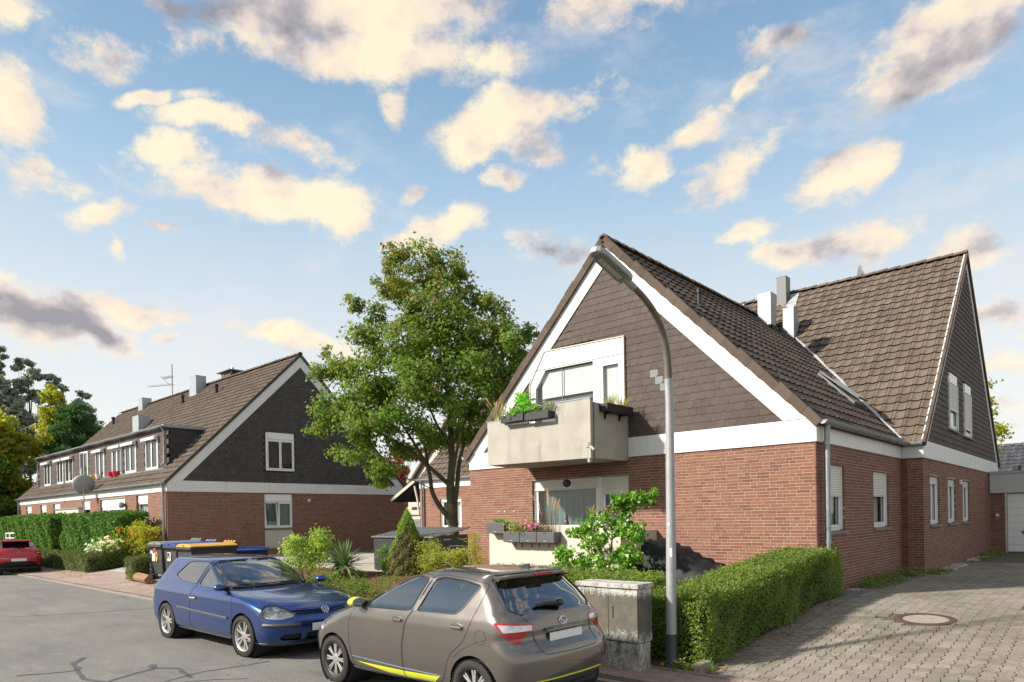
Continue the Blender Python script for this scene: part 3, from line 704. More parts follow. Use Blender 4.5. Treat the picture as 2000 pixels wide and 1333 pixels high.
# loggia window behind the parapet: wide fixed light with curtains, shuttered door beside it
window(house, (-11.16, YF, .62), (1,0,0), (0,-1,0), 2.02, 2.32, rec=.10, cols=1, shutter=.085, curtain='curtain_t', sill=False)
window(house, (-9.135, YF, .62), (1,0,0), (0,-1,0), .815, 2.32, rec=.12, cols=1, shutter=.16, curtain='curtain_t', sill=False)
mm = MB()
for i in range(26): mm.box((-9.03, YF-.02+.13, .75+i*.07), (-8.42, YF+.0+.13, .80+i*.07))
bl_mat = varied('shade_fabric', [(.05,.10,.22),(.06,.12,.25),(.22,.17,.10),(.07,.12,.2)], .8, .2); mm.build('striped_blind', bl_mat, house)
# gable window: white panel above, cut corner, fixed light and balcony door
fm = MB(); yq = YF-.05
fm.prism([(-11.12, yq, 5.36), (-10.63, yq, 6.09), (-8.36, yq, 6.03), (-8.36, yq, 5.63), (-10.62, yq, 5.64), (-10.95, yq, 5.2), (-11.02, yq, 3.6), (-11.12, yq, 3.6)], (0, .10, 0))
fm.box((-9.20, yq, 3.6), (-9.00, yq+.1, 5.63)); fm.box((-8.44, yq, 3.6), (-8.36, yq+.1, 5.62)); fm.box((-9.0, yq+.01, 5.54), (-8.44, yq+.09, 5.63))
GWN = fm.build('window', M_['frame'], house, bevel=.006)
mm = MB(); mm.box((-8.99, yq+.005, 3.6), (-8.92, yq+.085, 5.535)); mm.box((-8.51, yq+.005, 3.6), (-8.445, yq+.085, 5.535)); mm.box((-8.92, yq+.005, 5.47), (-8.51, yq+.085, 5.535)); mm.build('door_leaf', M_['frame'], GWN, bevel=.004)
mm = MB(); mm.add([(-11.0, yq+.05, 3.6), (-9.2, yq+.05, 3.6), (-9.2, yq+.05, 5.63), (-10.63, yq+.05, 5.64), (-11.0, yq+.05, 5.2)], [(0, 1, 2, 3, 4)]); mm.build('pane', M_['pane'], GWN)
mm = MB(); mm.add([(-8.92, yq+.05, 3.6), (-8.51, yq+.05, 3.6), (-8.51, yq+.05, 5.47), (-8.92, yq+.05, 5.47)], [(0, 1, 2, 3)]); mm.build('pane', M_['pane'], GWN)
mm = MB(); mm.box((-10.145, yq+.035, 3.6), (-10.125, yq+.048, 5.62)); mm.build('glazing_joint', M_['zinc_dark'], GWN)
for pl4 in ([(-10.99, 3.62), (-10.99, 5.195), (-10.625, 5.63), (-9.205, 5.62), (-9.205, 3.62)], [(-8.915, 3.62), (-8.915, 5.465), (-8.515, 5.465), (-8.515, 3.62)], [(-9.0, 3.62), (-9.0, 5.545), (-8.44, 5.545), (-8.44, 3.62)]):
    gk = MB(); gk.tube([(a, yq+.02, b) for a, b in pl4+pl4[:1]], .013, 4); gk.build('gasket', M_['trim_dark'], GWN)
mm = MB(); mm.prism([(-11.0, yq-.004, 5.66), (-8.36, yq-.004, 5.655), (-8.36, yq-.004, 5.675), (-11.0, yq-.004, 5.68)], (0, .01, 0)); mm.build('panel_joint', M_['zinc_dark'], GWN)
mm = MB(); mm.box((-10.80, yq+.085, 4.98), (-9.22, yq+.09, 5.62)); mm.box((-10.80, yq+.08, 4.955), (-9.22, yq+.095, 4.98)); mm.build('roller_blind', M_['curtain'], GWN)
mm = MB(); mm.box((-8.93, yq+.085, 3.6), (-8.50, yq+.09, 5.47)); mm.build('roller_blind', M_['curtain'], GWN)
mm = MB(); mm.box((-11.05, YF+.10, 3.5), (-8.40, YF+.115, 6.0)); mm.build('dark_room_backing', plain('room_grey', (.10,.105,.12), .7), GWN)  # dark grey backing sheet just behind the glass, standing in for the dim room
mm = MB(); mm.box((-11.15, yq-.02, 3.6), (-11.12, yq+.1, 5.37)); mm.prism([(-11.15, yq-.02, 5.36), (-10.65, yq-.02, 6.12), (-8.33, yq-.02, 6.06), (-8.33, yq-.02, 6.035), (-10.64, yq-.02, 6.09), (-11.12, yq-.02, 5.35)], (0, .1, 0)); mm.box((-8.36, yq-.02, 3.6), (-8.335, yq+.1, 6.03)); mm.build('window_trim', M_['cream'], GWN)
# concrete balcony
bx0, bx1, by = -11.31, -8.30, 11.55
bm_ = MB()
bm_.prism([(bx0, by, 3.27), (bx1, by, 3.24), (bx1, by, 4.50), (-9.24, by, 4.50), (-9.24, by, 4.11), (-10.74, by, 4.17), (-10.74, by, 4.30), (bx0, by, 4.30)], (0, .10, 0))
bm_.box((bx0, by+.10, 3.27), (bx0+.1, YF-.06, 4.30))
bm_.box((bx1-.16, by+.16, 3.25), (bx1, YF-.035, 4.41))
bm_.box((bx0+.1, by+.1, 3.25), (bx1-.16, YF-.06, 3.41))
balc = bm_.build('balcony', M_['concrete'], house, bevel=.01)
mm = MB(); mm.box((bx1-.105, by+.02, 3.34), (bx1-.005, by+.07, 4.43)); mm.box((bx1-.01, by+.13, 3.3), (bx1+.012, by+.16, 4.43)); mm.box((bx1-.02, YF-.04, 3.28), (bx1+.02, YF-.012, 4.4)); mm.build('corner_strip', M_['zinc_light'], balc)
mm = MB(); mm.box((bx0-.01, by-.01, 4.30), (-10.745, by+.11, 4.312)); mm.box((-9.25, by-.012, 4.5), (bx1+.01, by+.112, 4.515)); mm.box((bx1-.17, by+.15, 4.41), (bx1+.01, YF-.03, 4.422)); mm.build('coping', M_['zinc_light'], balc)
mm = MB(); mm.lathe((bx1-.07, by+.05, 3.16), (0, 0, 1), [(0, .045), (.30, .055), (.32, .075), (.42, .08)], 10); mm.tube([(bx1-.04, by+.03, 3.48), (bx1+.05, by-.03, 3.46), (bx1+.12, by-.05, 3.40)], .03, 8); mm.build('rain_spout', M_['concrete'], balc)
# low parapet of the ground-floor terrace
pm = MB(); pm.prism([(bx0, by, .2), (-7.6, by, .2), (-7.6, by, 1.85), (-10.06, by, 1.85), (-10.06, by, 1.66), (bx0, by, 1.66)], (0, .12, 0)); pm.box((bx0, by+.12, .2), (bx0+.12, YF-.02, 1.66)); pm.box((-7.72, by+.12, .2), (-7.6, YF-.02, 1.72))
terr = pm.build('terrace_parapet', M_['cream'], house, bevel=.008)
mm = MB(); mm.box((-11.2, by+.15, .42), (-7.7, YF-.03, .58)); mm.build('terrace_floor', M_['concrete'], terr)

# ---------------------------------------------------------------- the long house on the left
LX0, LX1, LY0, LY1 = -55.2, -30.01, 11.29, 23.9
LRY, LZT = 17.6, 3.83; LRZ = LZT+(LRY-LY0)
lh = thing('brick_house', 'long brick house with a slate gable and a wide roof dormer full of windows', 'house', (-42, 17.6, .4))
wall = MB(); rb = random.Random(33)
lo = [(LX0+a-LX0, LX0+b-LX0, c, d) for a, b, c, d in ()]
def lxo(a, b, c, d): return (a-LX0, b-LX0, c, d)
lfo = [lxo(-53.45, -52.1, 1.7, 3.26), lxo(-49.95, -48.6, 1.7, 3.26), lxo(-47.1, -45.7, 1.7, 3.26), lxo(-41.55, -40.25, 1.7, 3.27), lxo(-38.65, -35.1, .7, 3.25), lxo(-33.6, -32.2, 1.70, 3.31)]
slab_wall(wall, (LX0, LY0, .2), (1,0,0), (0,-1,0), LX1-LX0-.02, .2, 3.55, lfo)
lgo = [(15.63-LY0, 17.08-LY0, .76, 3.30)]
slab_wall(wall, (LX1, LY0+.03, .2), (0,1,0), (1,0,0), LY1-LY0-.03, .2, 3.55, [(a-.03, b-.03, c, d) for a, b, c, d in lgo])
wall.box((LX0, LY0+.15, .2), (LX0+.15, LY1, 3.55)); wall.box((LX0, LY1-.15, .2), (LX1-.16, LY1, 3.55))
wall.build('wall', M_['mortar'], lh)
BP = Pieces('brick', BRICK_V, BRICK_F, M_['brick'], lh)
brick_wall(BP, (LX0, LY0, .3), (1,0,0), (0,-1,0), LX1-LX0, .3, 3.36, lfo, rb)
brick_wall(BP, (LX1, LY0, .3), (0,1,0), (1,0,0), LY1-LY0, .3, 3.36, lgo, rb, start=.10)
BP.finish('brickwork')
panels(lh, (LX0, LY0, 3.36), (1,0,0), (0,-1,0), LX1-LX0+.03, 3.36, LZT, [5, 10, 15, 20])
panels(lh, (LX1, LY0, 3.36), (0,1,0), (1,0,0), LY1-LY0, 3.36, LZT, [2.5, 4.6, 7.1, 9.6])
for pts_, d_ in (([(LX1-.01, LY0+.05, LZT-.02), (LX1-.01, LY1-.05, LZT-.02), (LX1-.01, LRY, LRZ-.06)], (-.12, 0, 0)), ([(LX0+.01, LY0+.05, LZT-.02), (LX0+.01, LY1-.05, LZT-.02), (LX0+.01, LRY, LRZ-.06)], (.12, 0, 0))):
    gm = MB(); gm.prism(pts_, d_); gm.build('gable', M_['dark'], lh)
SP = Pieces('shingle', SHV, SHF, M_['shingle_dark'], lh)
shingles(SP, (LX1, LY0, LZT), (0,1,0), (1,0,0), LY1-LY0, LZT, LRZ, lambda a, z: abs(LY0+a-LRY) < (LRZ-z)-.32 and not (15.66 < LY0+a < 17.22 and 4.36 < z < 6.2))
SP.finish('shingle_cladding')
for sgn in (-1, 1):
    A = Vector((LX1+.035, LRY+sgn*6.36, LZT-.01)); B_ = Vector((LX1+.035, LRY, LRZ+.05))
    m2 = MB(); m2.prism([A, B_, Vector((LX1+.035, LRY, LRZ+.05-.66)), A+Vector((0, -sgn*.66, 0))], (-.05, 0, 0)); m2.build('verge_board', M_['white'], lh, bevel=.002)
rf = MB(); lov = .12
sheet(rf, (LX0-.05, LY0-lov, LZT-lov), (LX1+.03, LY0-lov, LZT-lov), (LX1+.03, LRY, LRZ), (LX0-.05, LRY, LRZ), (0, -q2, q2))
sheet(rf, (LX0-.05, LY1+lov, LZT-lov+.02), (LX0-.05, LRY, LRZ), (LX1+.03, LRY, LRZ), (LX1+.03, LY1+lov, LZT-lov+.02), (0, q2, q2))
lroof = rf.build('roof', M_['tile_lichen'], lh)
TP = Pieces('roof_tile', TLV, TLF, [M_['tile_lichen'], M_['tile_moss_shade']], lroof, 300, TMI)
LLm = (LRY-LY0)*math.sqrt(2)+lov*1.41
DY, DX0, DX1, DZ0, DZ1 = 12.0, -53.3, -31.95, 4.50, 6.42               # dormer
tile_roof(TP, (LX0-.05, LY0-lov, LZT-lov), (1,0,0), (0,q2,q2), (0,-q2,q2), LX1-LX0+.10, LLm-.06,
          keep=lambda a, b: not (DX0+.2 < LX0+a < DX1-.2 and DY < LY0-lov+b*q2 < DY+1.75))
TP.finish('roof_tiles')
RP = Pieces('ridge_tile', RGV, RGF, M_['tile_lichen'], lroof); ridge(RP, (LX1+.08, LRY, LRZ+.02), (LX0-.08, LRY, LRZ+.02)); RP.finish()
VP = Pieces('verge_tile', BOXV, BOXF, M_['shingle_dark'], lroof)
for i in range(27):
    for sgn in (-1, 1):
        a = Vector((LX1+.02, LRY+sgn*6.42, LZT-.10)); t = Vector((0, -sgn*q2, q2)); nn = Vector((0, sgn*q2, q2))
        VP.put(a+t*(i*LLm/27)+nn*(-.07), t*(LLm/27+.01), Vector((.06, 0, 0)), nn*.13)
VP.finish()
gutter(lh, (LX0-.1, LY0-.17, LZT-.09), (LX1+.05, LY0-.17, LZT-.09), (0,-1,0), .08)
downpipe(lh, [(LX1-.18, LY0-.17, LZT-.12), (LX1-.18, LY0-.10, 3.5), (LX1-.18, LY0-.10, .3)], .055, [(LX1-.18, LY0-.10, 3.3), (LX1-.18, LY0-.10, 1.5)])
downpipe(lh, [(LX0+.2, LY0-.17, LZT-.12), (LX0+.2, LY0-.10, 3.5), (LX0+.2, LY0-.10, .3)], .055)
window(lh, (LX1+.03, 15.74, 4.42), (0,1,0), (1,0,0), 1.46, 1.80, rec=.02, cols=2, header=.30, curtain=None, sill=False)
window(lh, (LX1, 15.63, 1.70), (0,1,0), (1,0,0), 1.45, 1.60, rec=.05, cols=2, header=.33, curtain='curtain_t', tilt=0, cur_cover=1)
mm = MB(); mm.box((LX1-.06, 15.64, .77), (LX1-.02, 17.07, 1.62)); mm.build('render_panel', M_['cream'], lh)
for (a, b, c, d), cl, sp, tl in zip(lfo, (1, 1, 1, 1, 2, 1), (None, None, None, None, (.28,), None), (None, None, None, None, None, 0)):
    window(lh, (LX0+a, LY0, c), (1,0,0), (0,-1,0), b-a, d-c, rec=.10, cols=cl, split=sp, header=.42 if cl == 2 else .35, tilt=tl, curtain='curtain_t' if cl == 2 else 'curtain')
mm = MB(); mm.lathe((-35.0, LY0-.02, 2.95), (0, -1, 0), [(0, .09), (.03, .09), (.05, .05), (.10, .04)], 12); mm.lathe((-35.0, LY0-.17, 2.98), (0, 0, -1), [(-.06, .03), (0, .13), (.16, .13), (.22, .05)], 14); mm.build('wall_lamp', M_['zinc'], lh, smooth=40)
mm = MB(); mm.box((LX1+.005, 17.88, 2.95), (LX1+.09, 18.0, 3.09)); mm.build('wall_lamp', M_['white'], lh, bevel=.01)
# dormer: shingled front, flat roof, row of windows
dm = MB(); dm.box((DX0, DY+.03, DZ0-.25), (DX1-.03, DY+.12, DZ1-.12)); dm.prism([(DX1-.02, DY+.06, DZ0-.1), (DX1-.02, DY+.06, DZ1-.12), (DX1-.02, DY+2.0, DZ1-.12)], (-.1, 0, 0)); dm.prism([(DX0+.02, DY+.06, DZ0-.1), (DX0+.02, DY+.06, DZ1-.12), (DX0+.02, DY+2.0, DZ1-.12)], (.1, 0, 0))
dorm = dm.build('dormer', M_['dark'], lh)
SD = Pieces('shingle', SHV, SHF, M_['shingle'], dorm, 250)
dw = [(-51.95, -50.5), (-49.05, -47.75), (-47.3, -45.8), (-44.45, -43.0), (-41.65, -40.25), (-38.95, -37.55), (-37.1, -35.6), (-34.35, -32.85)]
shingles(SD, (DX0, DY+.03, DZ0), (1,0,0), (0,-1,0), DX1-DX0-.04, DZ0, DZ1-.15, lambda a, z: not any(p-.06 < DX0+a < q+.06 and DZ0 < z < 6.02 for p, q in dw), wd=.42, ex=.21)
SD.finish('shingle_cladding')
SD = Pieces('shingle', SHV, SHF, M_['shingle_dark'], dorm, 50)
shingles(SD, (DX1, DY+.05, DZ0), (0,1,0), (1,0,0), 2.0, DZ0-.1, DZ1-.15, lambda a, z: a < (z-DZ0)+.1 and a > .02, wd=.3, ex=.18)
SD.finish('shingle_cladding')
mm = MB(); mm.box((DX0-.12, DY-.10, DZ1-.12), (DX1+.10, 13.95, DZ1)); mm.build('flat_roof', plain('roof_felt', (.10,.10,.105), .8, .2), dorm)
mm = MB(); mm.box((DX0-.14, DY-.12, DZ1-.10), (DX1+.12, DY-.10, DZ1+.03)); mm.box((DX1+.10, DY-.10, DZ1-.10), (DX1+.12, 13.95, DZ1+.03)); mm.build('roof_edge', M_['zinc'], dorm)
gutter(dorm, (DX0-.14, DY-.18, DZ1-.04), (DX1+.12, DY-.18, DZ1-.04), (0,-1,0), .06)
downpipe(dorm, [(DX1-.04, DY-.16, DZ1-.1), (DX1-.04, DY-.06, DZ1-.3), (DX1-.04, DY-.06, DZ0+.25), (DX1+.05, DY-.25, DZ0+.05)], .045)
downpipe(dorm, [(DX0+.02, DY-.16, DZ1-.1), (DX0+.02, DY-.06, DZ1-.3), (DX0+.02, DY-.06, DZ0+.1)], .045)
mm = MB(); mm.box((DX0, DY-.10, DZ0-.06), (DX1-.05, DY-.02, DZ0-.02)); mm.box((DX1+.0, DY-.05, DZ0-.02), (DX1+.05, DY+.0, DZ0+.02)); mm.build('sill_flashing', M_['zinc_light'], dorm)
mm = MB(); mm.obox((DX1+.005, DY-.1, DZ0-.09), (0, 1.98, 1.98), (.10, 0, 0), (0, -.03, .03)); mm.build('side_flashing', M_['lead'], dorm)
tl_ = [None, None, 1, 0, None, None, None, None]
for i, (p, q) in enumerate(dw):
    wd_ = window(dorm, (p, DY-.02, 4.52), (1,0,0), (0,-1,0), q-p, 1.48 if i != 3 else 1.60, rec=.0, cols=2, tilt=tl_[i], curtain='curtain' if i not in (5,) else None, sill=False, ftm=.05, shutter=.13 if i == 5 else 0)
    if i != 3:
        mm = MB(); a, b = p-.08, q+.08
        mm.prism([(a, DY-.03, 5.86), (a, DY-.22, 5.86), (a, DY-.22, 5.98), (a, DY-.03, 6.06)], (b-a, 0, 0)); mm.build('shutter_box', M_['frame'], wd_, bevel=.008)
# chimneys, vents, aerial on the roof
flue_box(lroof, -41.3, 16.9, 9.4, .95, .6, 1.25); flue_box(lroof, -50.2, 17.1, 9.5, .75, .6, 1.05); flue_box(lroof, -44.45, 14.8, 7.2, 1.0, .65, 1.25)
for x, y in ((-36.7, 16.45), (-41.3, 16.5), (-53.3, 16.5)): vent_pipe(lroof, x, y, LZT+y-LY0, .55, .09)
mm = MB(); mm.box((-40.1, 18.3, 9.2), (-38.9, 19.1, 10.75)); ch = mm.build('chimney', M_['brick'], lroof)
mm = MB(); mm.box((-40.4, 18.1, 10.9), (-38.6, 19.3, 10.95)); 
for x in (-40.1, -38.95):
    for y in (18.3, 19.05): mm.box((x, y, 10.75), (x+.06, y+.06, 10.9))
mm.lathe((-39.5, 18.7, 10.95), (0, 0, 1), [(0, .5), (.12, .22), (.16, .1), (.4, .03)], 10); mm.build('chimney_cap', M_['zinc'], ch)
mm = MB(); mm.box((-36.4, 18.6, 9.0), (-35.2, 18.9, 10.45)); mm.build('chimney', M_['zinc'], lroof)
am = MB(); ax, ay = -46.0, 17.75; am.tube([(ax, ay, 9.9), (ax, ay, 12.35)], .03, 6)
for zz, ln in ((11.0, 1.3), (11.5, .5)):
    am.tube([(ax, ay, zz), (ax-ln, ay-.8*ln, zz-.1)], .016, 4)
    for i in range(7):
        c = Vector((ax-ln*i/7, ay-.8*ln*i/7, zz-.1*i/7)); am.tube([c+Vector((.18, -.22, .05)), c-Vector((.18, -.22, -.05))], .010, 4)
am.tube([(ax-.1, ay-.05, 10.95), (ax-.75, ay-.5, 11.65)], .012, 4)
tag(am.build('tv_aerial', M_['sill']), 'thin rod television aerial standing on the long tiled roof', 'aerial')
# satellite dishes
def dish(name, label, base, top, r_, aim, mat):
    t = thing(name, label, 'satellite dish', base)
    mm = MB(); mm.tube([base, top], .03, 8); mm.build('pole', M_['zinc'], t)
    a = Vector(aim).normalized(); c = Vector(top)-a*.10
    pr_ = [(.16*(k/7)**2, r_*max(k/7, .02)) for k in range(8)]
    mm = MB(); mm.lathe(c, a, pr_+[(.18, r_), (.165, r_*.98)], 28, cap=False); mm.build('reflector', mat, t, smooth=60)
    mm = MB(); mm.tube([c+Vector((0, 0, -r_)), c+a*r_*.9+Vector((0, 0, -r_*.2))], .012, 6); mm.lathe(c+a*r_*.9+Vector((0, 0, -r_*.2)), -a, [(-.08, .03), (0, .035), (.02, .02)], 10); mm.build('receiver_arm', M_['zinc'], t)
    return t
dish('satellite_dish', 'grey round satellite dish on a pole above the tall laurel hedge', (-39.3, 10.75, .3), (-39.3, 10.75, 4.05), .50, (-.93, .3, .25), plain('dish_grey', (.30,.33,.33), .5, .1))
dish('satellite_dish', 'grey satellite dish seen edge on behind the rear roof ridge', (-7.1, 26.6, 8.9), (-7.1, 26.6, 10.45), .42, (1, .35, .3), plain('dish_dark', (.16,.17,.18), .5, .1))
# red flower pots on the dormer sill strip
for x, c, lab in ((-38.7, 'red', 'red flower pot under the dormer shuttered window, the one nearer the left'), (-38.0, 'red', 'red flower pot under the dormer shuttered window, the one nearer the right'), (-41.6, 'yellow', 'small yellow pot standing on the dormer ledge'), (-40.7, 'white', 'white pot standing on the dormer ledge')):
    mm = MB(); mm.lathe((x, DY-.17, DZ0-.05), (0, 0, 1), [(0, .12), (.22, .17), (.24, .17), (.24, .14), (.18, .13)], 14, cap=False)
    pt = mm.build('flower_pot', MATS.get('pot_'+c) or plain('pot_'+c, {'red': (.55,.02,.04), 'yellow': (.7,.45,.08), 'white': (.75,.75,.75)}[c], .4), smooth=40)
    tag(pt, lab, 'flower pot', 'pots on the dormer ledge'); e_ = pt

# ---------------------------------------------------------------- garage at the end of the drive, roofs behind
gar = thing('garage', 'flat roofed garage with a white sectional door at the end of the paved drive', 'garage', (-.5, 31, .5))
GY = YE
wm = MB(); wm.box((X2+.0, GY, .35), (-3.32, GY+.2, 2.62)); wm.box((-.60, GY, .35), (0, GY+.2, 2.62)); wm.box((-3.32, GY, 2.59), (-.6, GY+.2, 2.62)); wm.box((0, GY, .35), (.2, GY+6, 3.2)); wm.build('wall', M_['mortar'], gar)
BP = Pieces('brick', BRICK_V, BRICK_F, M_['brick'], gar)
brick_wall(BP, (X2+.02, GY-.008, .35), (1,0,0), (0,-1,0), .45, .35, 2.6, [], rb); brick_wall(BP, (-.6, GY-.008, .35), (1,0,0), (0,-1,0), .6, .35, 2.6, [], rb); BP.finish('brickwork')
wm = MB(); wm.box((X2+.03, GY-.10, 2.60), (.25, GY+6, 3.28)); wm.build('roof_band', plain('render_grey', (.52,.54,.54), .9, .08, 1.5, bump=.2), gar)
wm = MB(); wm.box((X2+.035, GY-.13, 3.28), (.28, GY+6, 3.38)); wm.build('roof_edge', M_['zinc'], gar)
dmn = MB(); dmn.box((-3.27, GY+.06, .5), (-.65, GY+.10, 2.58)); dr = dmn.build('door', M_['zinc'], gar)
for i in range(8):
    p_ = MB(); p_.box((-3.26, GY+.03, .51+i*.257), (-.66, GY+.06, .51+i*.257+.251)); p_.build('door_panel', M_['frame'], dr, bevel=.006)
wm = MB(); wm.box((-2.86, GY+.005, 1.18), (-2.66, GY+.03, 1.24)); wm.box((-2.80, GY-.01, 1.12), (-2.72, GY+.03, 1.18)); wm.build('handle', M_['black'], dr)
wm = MB(); wm.box((-3.33, GY-.01, .42), (-3.27, GY+.06, 2.60)); wm.box((-.65, GY-.01, .42), (-.59, GY+.06, 2.6)); wm.build('door_frame', M_['steel'], gar)
wm = MB(); wm.lathe((-3.56, GY-.06, 1.78), (0, 0, -1), [(-.09, .02), (-.06, .06), (0, .07), (.03, .05)], 12); wm.box((-3.60, GY-.05, 1.69), (-3.52, GY+.02, 1.72)); wm.build('wall_lamp', M_['cream'], gar)
bh = thing('tiled_house', 'far house with a black glazed tile roof behind the garage', 'house', (-4, 50, .5))
wm = MB(); wm.box((-9, 45.6, .4), (3, 53.4, 2.7)); wm.build('wall', M_['cream'], bh)
rf = MB(); ve = Vector((0, 4.0, 3.0)).normalized(); ne = Vector((0, -ve.z, ve.y))
sheet(rf, (-9.2, 45.2, 2.6), (3.2, 45.2, 2.6), (3.2, 49.4, 5.75), (-9.2, 49.4, 5.75), (0, -.6, .8)); sheet(rf, (-9.2, 53.6, 2.6), (-9.2, 49.4, 5.75), (3.2, 49.4, 5.75), (3.2, 53.6, 2.6), (0, .6, .8))
rr_ = rf.build('roof', M_['tile_black'], bh)
TB_ = Pieces('roof_tile', TLV, TLF, M_['tile_black'], rr_); tile_roof(TB_, (-9.2, 45.1, 2.56), (1,0,0), (0, .8, .6), (0, -.6, .8), 12.4, 5.2, tw=.32, te=.36); TB_.finish('roof_tiles')
RP = Pieces('ridge_tile', RGV, RGF, M_['tile_black'], rr_); ridge(RP, (-9.2, 49.4, 5.76), (3.2, 49.4, 5.76)); RP.finish()
vent_pipe(rr_, -4.6, 46.3, 3.5, .9, .12)
# pale boarded gable far back in the gap, and a canopy with a slatted gate
sh = thing('boarded_house', 'pale boarded gable wall far back in the gap beside the tree', 'house', (-43, 38, .4))
bp_ = MB(); bp_.box((-44.7, 36.05, .3), (-38, 36.3, 4.3)); bp_.prism([(-44.7, 36.05, 4.3), (-38, 36.05, 4.3), (-38, 36.05, 11)], (0, .2, 0)); bp_.build('wall', M_['cream'], sh)
M_['siding'] = plain('siding_pale', (.62,.56,.48), .7, .08, 3)
SB = Pieces('board', BOXV, BOXF, M_['siding'], sh, 60)
for i in range(52):
    z = .4+i*.2; x = -44.7+max(0, z-4.3)+.05
    if z < 10.6: SB.put((x, 36.0, z), (-38-x, 0, 0), (0, .05, 0), (0, .0, .185))
SB.finish()
mm = MB(); mm.obox((-45.3, 35.7, 3.75), (7.3, 0, 7.3), (0, 4, 0), (-.12, 0, .12)); mm.build('roof', M_['tile_lichen'], sh)
cp = thing('canopy', 'dark sloping canopy on a white strut in the gap between the houses', 'canopy', (-24.4, 21, .4))
mm = MB(); mm.obox((-26.4, 20.3, 2.85), (1.75, 0, .85), (0, 2.6, 0), (-.03, 0, .06)); mm.build('roof_panel', M_['black'], cp)
mm = MB(); mm.obox((-26.45, 20.27, 2.86), (1.8, 0, .875), (0, .05, 0), (-.06, 0, .12)); mm.build('edge_board', M_['cream'], cp)
mm = MB(); mm.tube([(-24.75, 20.35, 3.55), (-24.55, 20.35, 2.9), (-24.45, 20.35, 2.2)], .05, 8); mm.box((-26.4, 21.5, 2.45), (-24.4, 21.6, 2.6)); mm.box((-26.4, 21.4, 2.15), (-24.4, 21.5, 2.22)); mm.box((-25.5, 21.5, .4), (-25.42, 21.58, 2.5)); mm.build('frame', M_['cream'], cp)
gt = thing('slatted_gate', 'grey slatted screen gate below the canopy, behind the conifer tip', 'gate', (-25, 20.6, .4))
SB = Pieces('slat', BOXV, BOXF, M_['zinc'], gt, 60)
for i in range(16): SB.put((-26.3+i*.125, 20.6, .45), (.105, 0, 0), (0, .03, 0), (0, 0, 1.55))
SB.finish(); mm = MB(); mm.box((-26.3, 20.63, .6), (-24.3, 20.67, .66)); mm.box((-26.3, 20.63, 1.8), (-24.3, 20.67, 1.86)); mm.build('rail', M_['zinc'], gt)

# ================================================================ ground
def gz(x, y):
    if y < 6.75: return 0.0
    t = min(1, max(0, (y-7.3)/(6.6 if x > -22 else 4.2)))
    return 0.06+.40*t*t*(3-2*t)
def sheet_grid(name, xs, ys, dz, mat, kind='structure', fn=gz, parent=None):
    V = []; Fc = []
    for y in ys:
        for x in xs: V.append((x, y, fn(x, y)+dz))
    n = len(xs)
    for j in range(len(ys)-1):
        for i in range(n-1): Fc.append((j*n+i, j*n+i+1, (j+1)*n+i+1, (j+1)*n+i))
    me = bpy.data.meshes.new(name); me.from_pydata(V, [], Fc); me.materials.append(mat); smooth_mesh(me, 60)
    return link(name, me, parent, 0, kind)
def rng_(a, b, s): return list(np.arange(a, b+1e-6, s))
def asphalt():
    m_, gg, out = new_mat('asphalt'); p = pos(gg)
    big = gg.noise(p, .45, 5, .6).outputs['Fac']; mid = gg.noise(p, 6, 4, .6).outputs['Fac']; fine = gg.m('ADD', gg.m('MULTIPLY', gg.noise(p, 150, 2, .7).outputs['Fac'], .45), gg.m('MULTIPLY', gg.noise(p, 42, 3, .75).outputs['Fac'], .55))
    c = gg.mix(gg.mr(big, .3, .7), (.155,.151,.143), (.205,.200,.188))
    st_ = gg.noise(gg.v('MULTIPLY', p, (.5, 1.6, 1)), 1.3, 6, .65).outputs['Fac']
    c = gg.mix(gg.m('MULTIPLY', gg.mr(mid, .45, .75), .5), c, (.235,.228,.212))
    c = gg.mix(gg.m('MULTIPLY', gg.mr(st_, .54, .70), .45), c, (.085,.083,.080)); c = gg.mix(gg.m('MULTIPLY', gg.mr(st_, .46, .32), .35), c, (.28,.27,.25))
    c = gg.mix(gg.mr(fine, .38, .64), gg.mix(1, c, (.60,.60,.60), 'MULTIPLY'), gg.mix(1, c, (1.45,1.43,1.38), 'MULTIPLY'))
    vo = gg.n('ShaderNodeTexVoronoi'); gg.put(vo.inputs['Vector'], p); vo.inputs['Scale'].default_value = 75
    st = gg.mr(vo.outputs['Distance'], .0, .35, 1, 0)
    c = gg.mix(gg.m('MULTIPLY', gg.m('MULTIPLY', gg.m('GREATER_THAN', gg.noise(p, 40, 1).outputs['Fac'], .6), st), .5), c, (.32,.30,.27))
    bsdf(gg, out, c, .88, 0, .4, gg.m('ADD', fine, gg.m('MULTIPLY', vo.outputs['Distance'], .6)), .7, .008); return m_
def soil():
    m_, gg, out = new_mat('soil'); p = pos(gg)
    a = gg.noise(p, 7, 6, .65).outputs['Fac']; vo = gg.n('ShaderNodeTexVoronoi'); gg.put(vo.inputs['Vector'], p); vo.inputs['Scale'].default_value = 22
    c = gg.ramp(a, [(.3, (.055,.036,.024)), (.5, (.11,.068,.042)), (.7, (.20,.115,.065))])
    c = gg.mix(.45, c, gg.ramp(gg.m('FRACT', gg.m('MULTIPLY', vo.outputs['Distance'], 3)), [(0, (.05,.03,.02)), (1, (.26,.13,.06))]))
    bsdf(gg, out, c, .95, 0, .2, gg.m('ADD', a, vo.outputs['Distance']), .9, .03); return m_
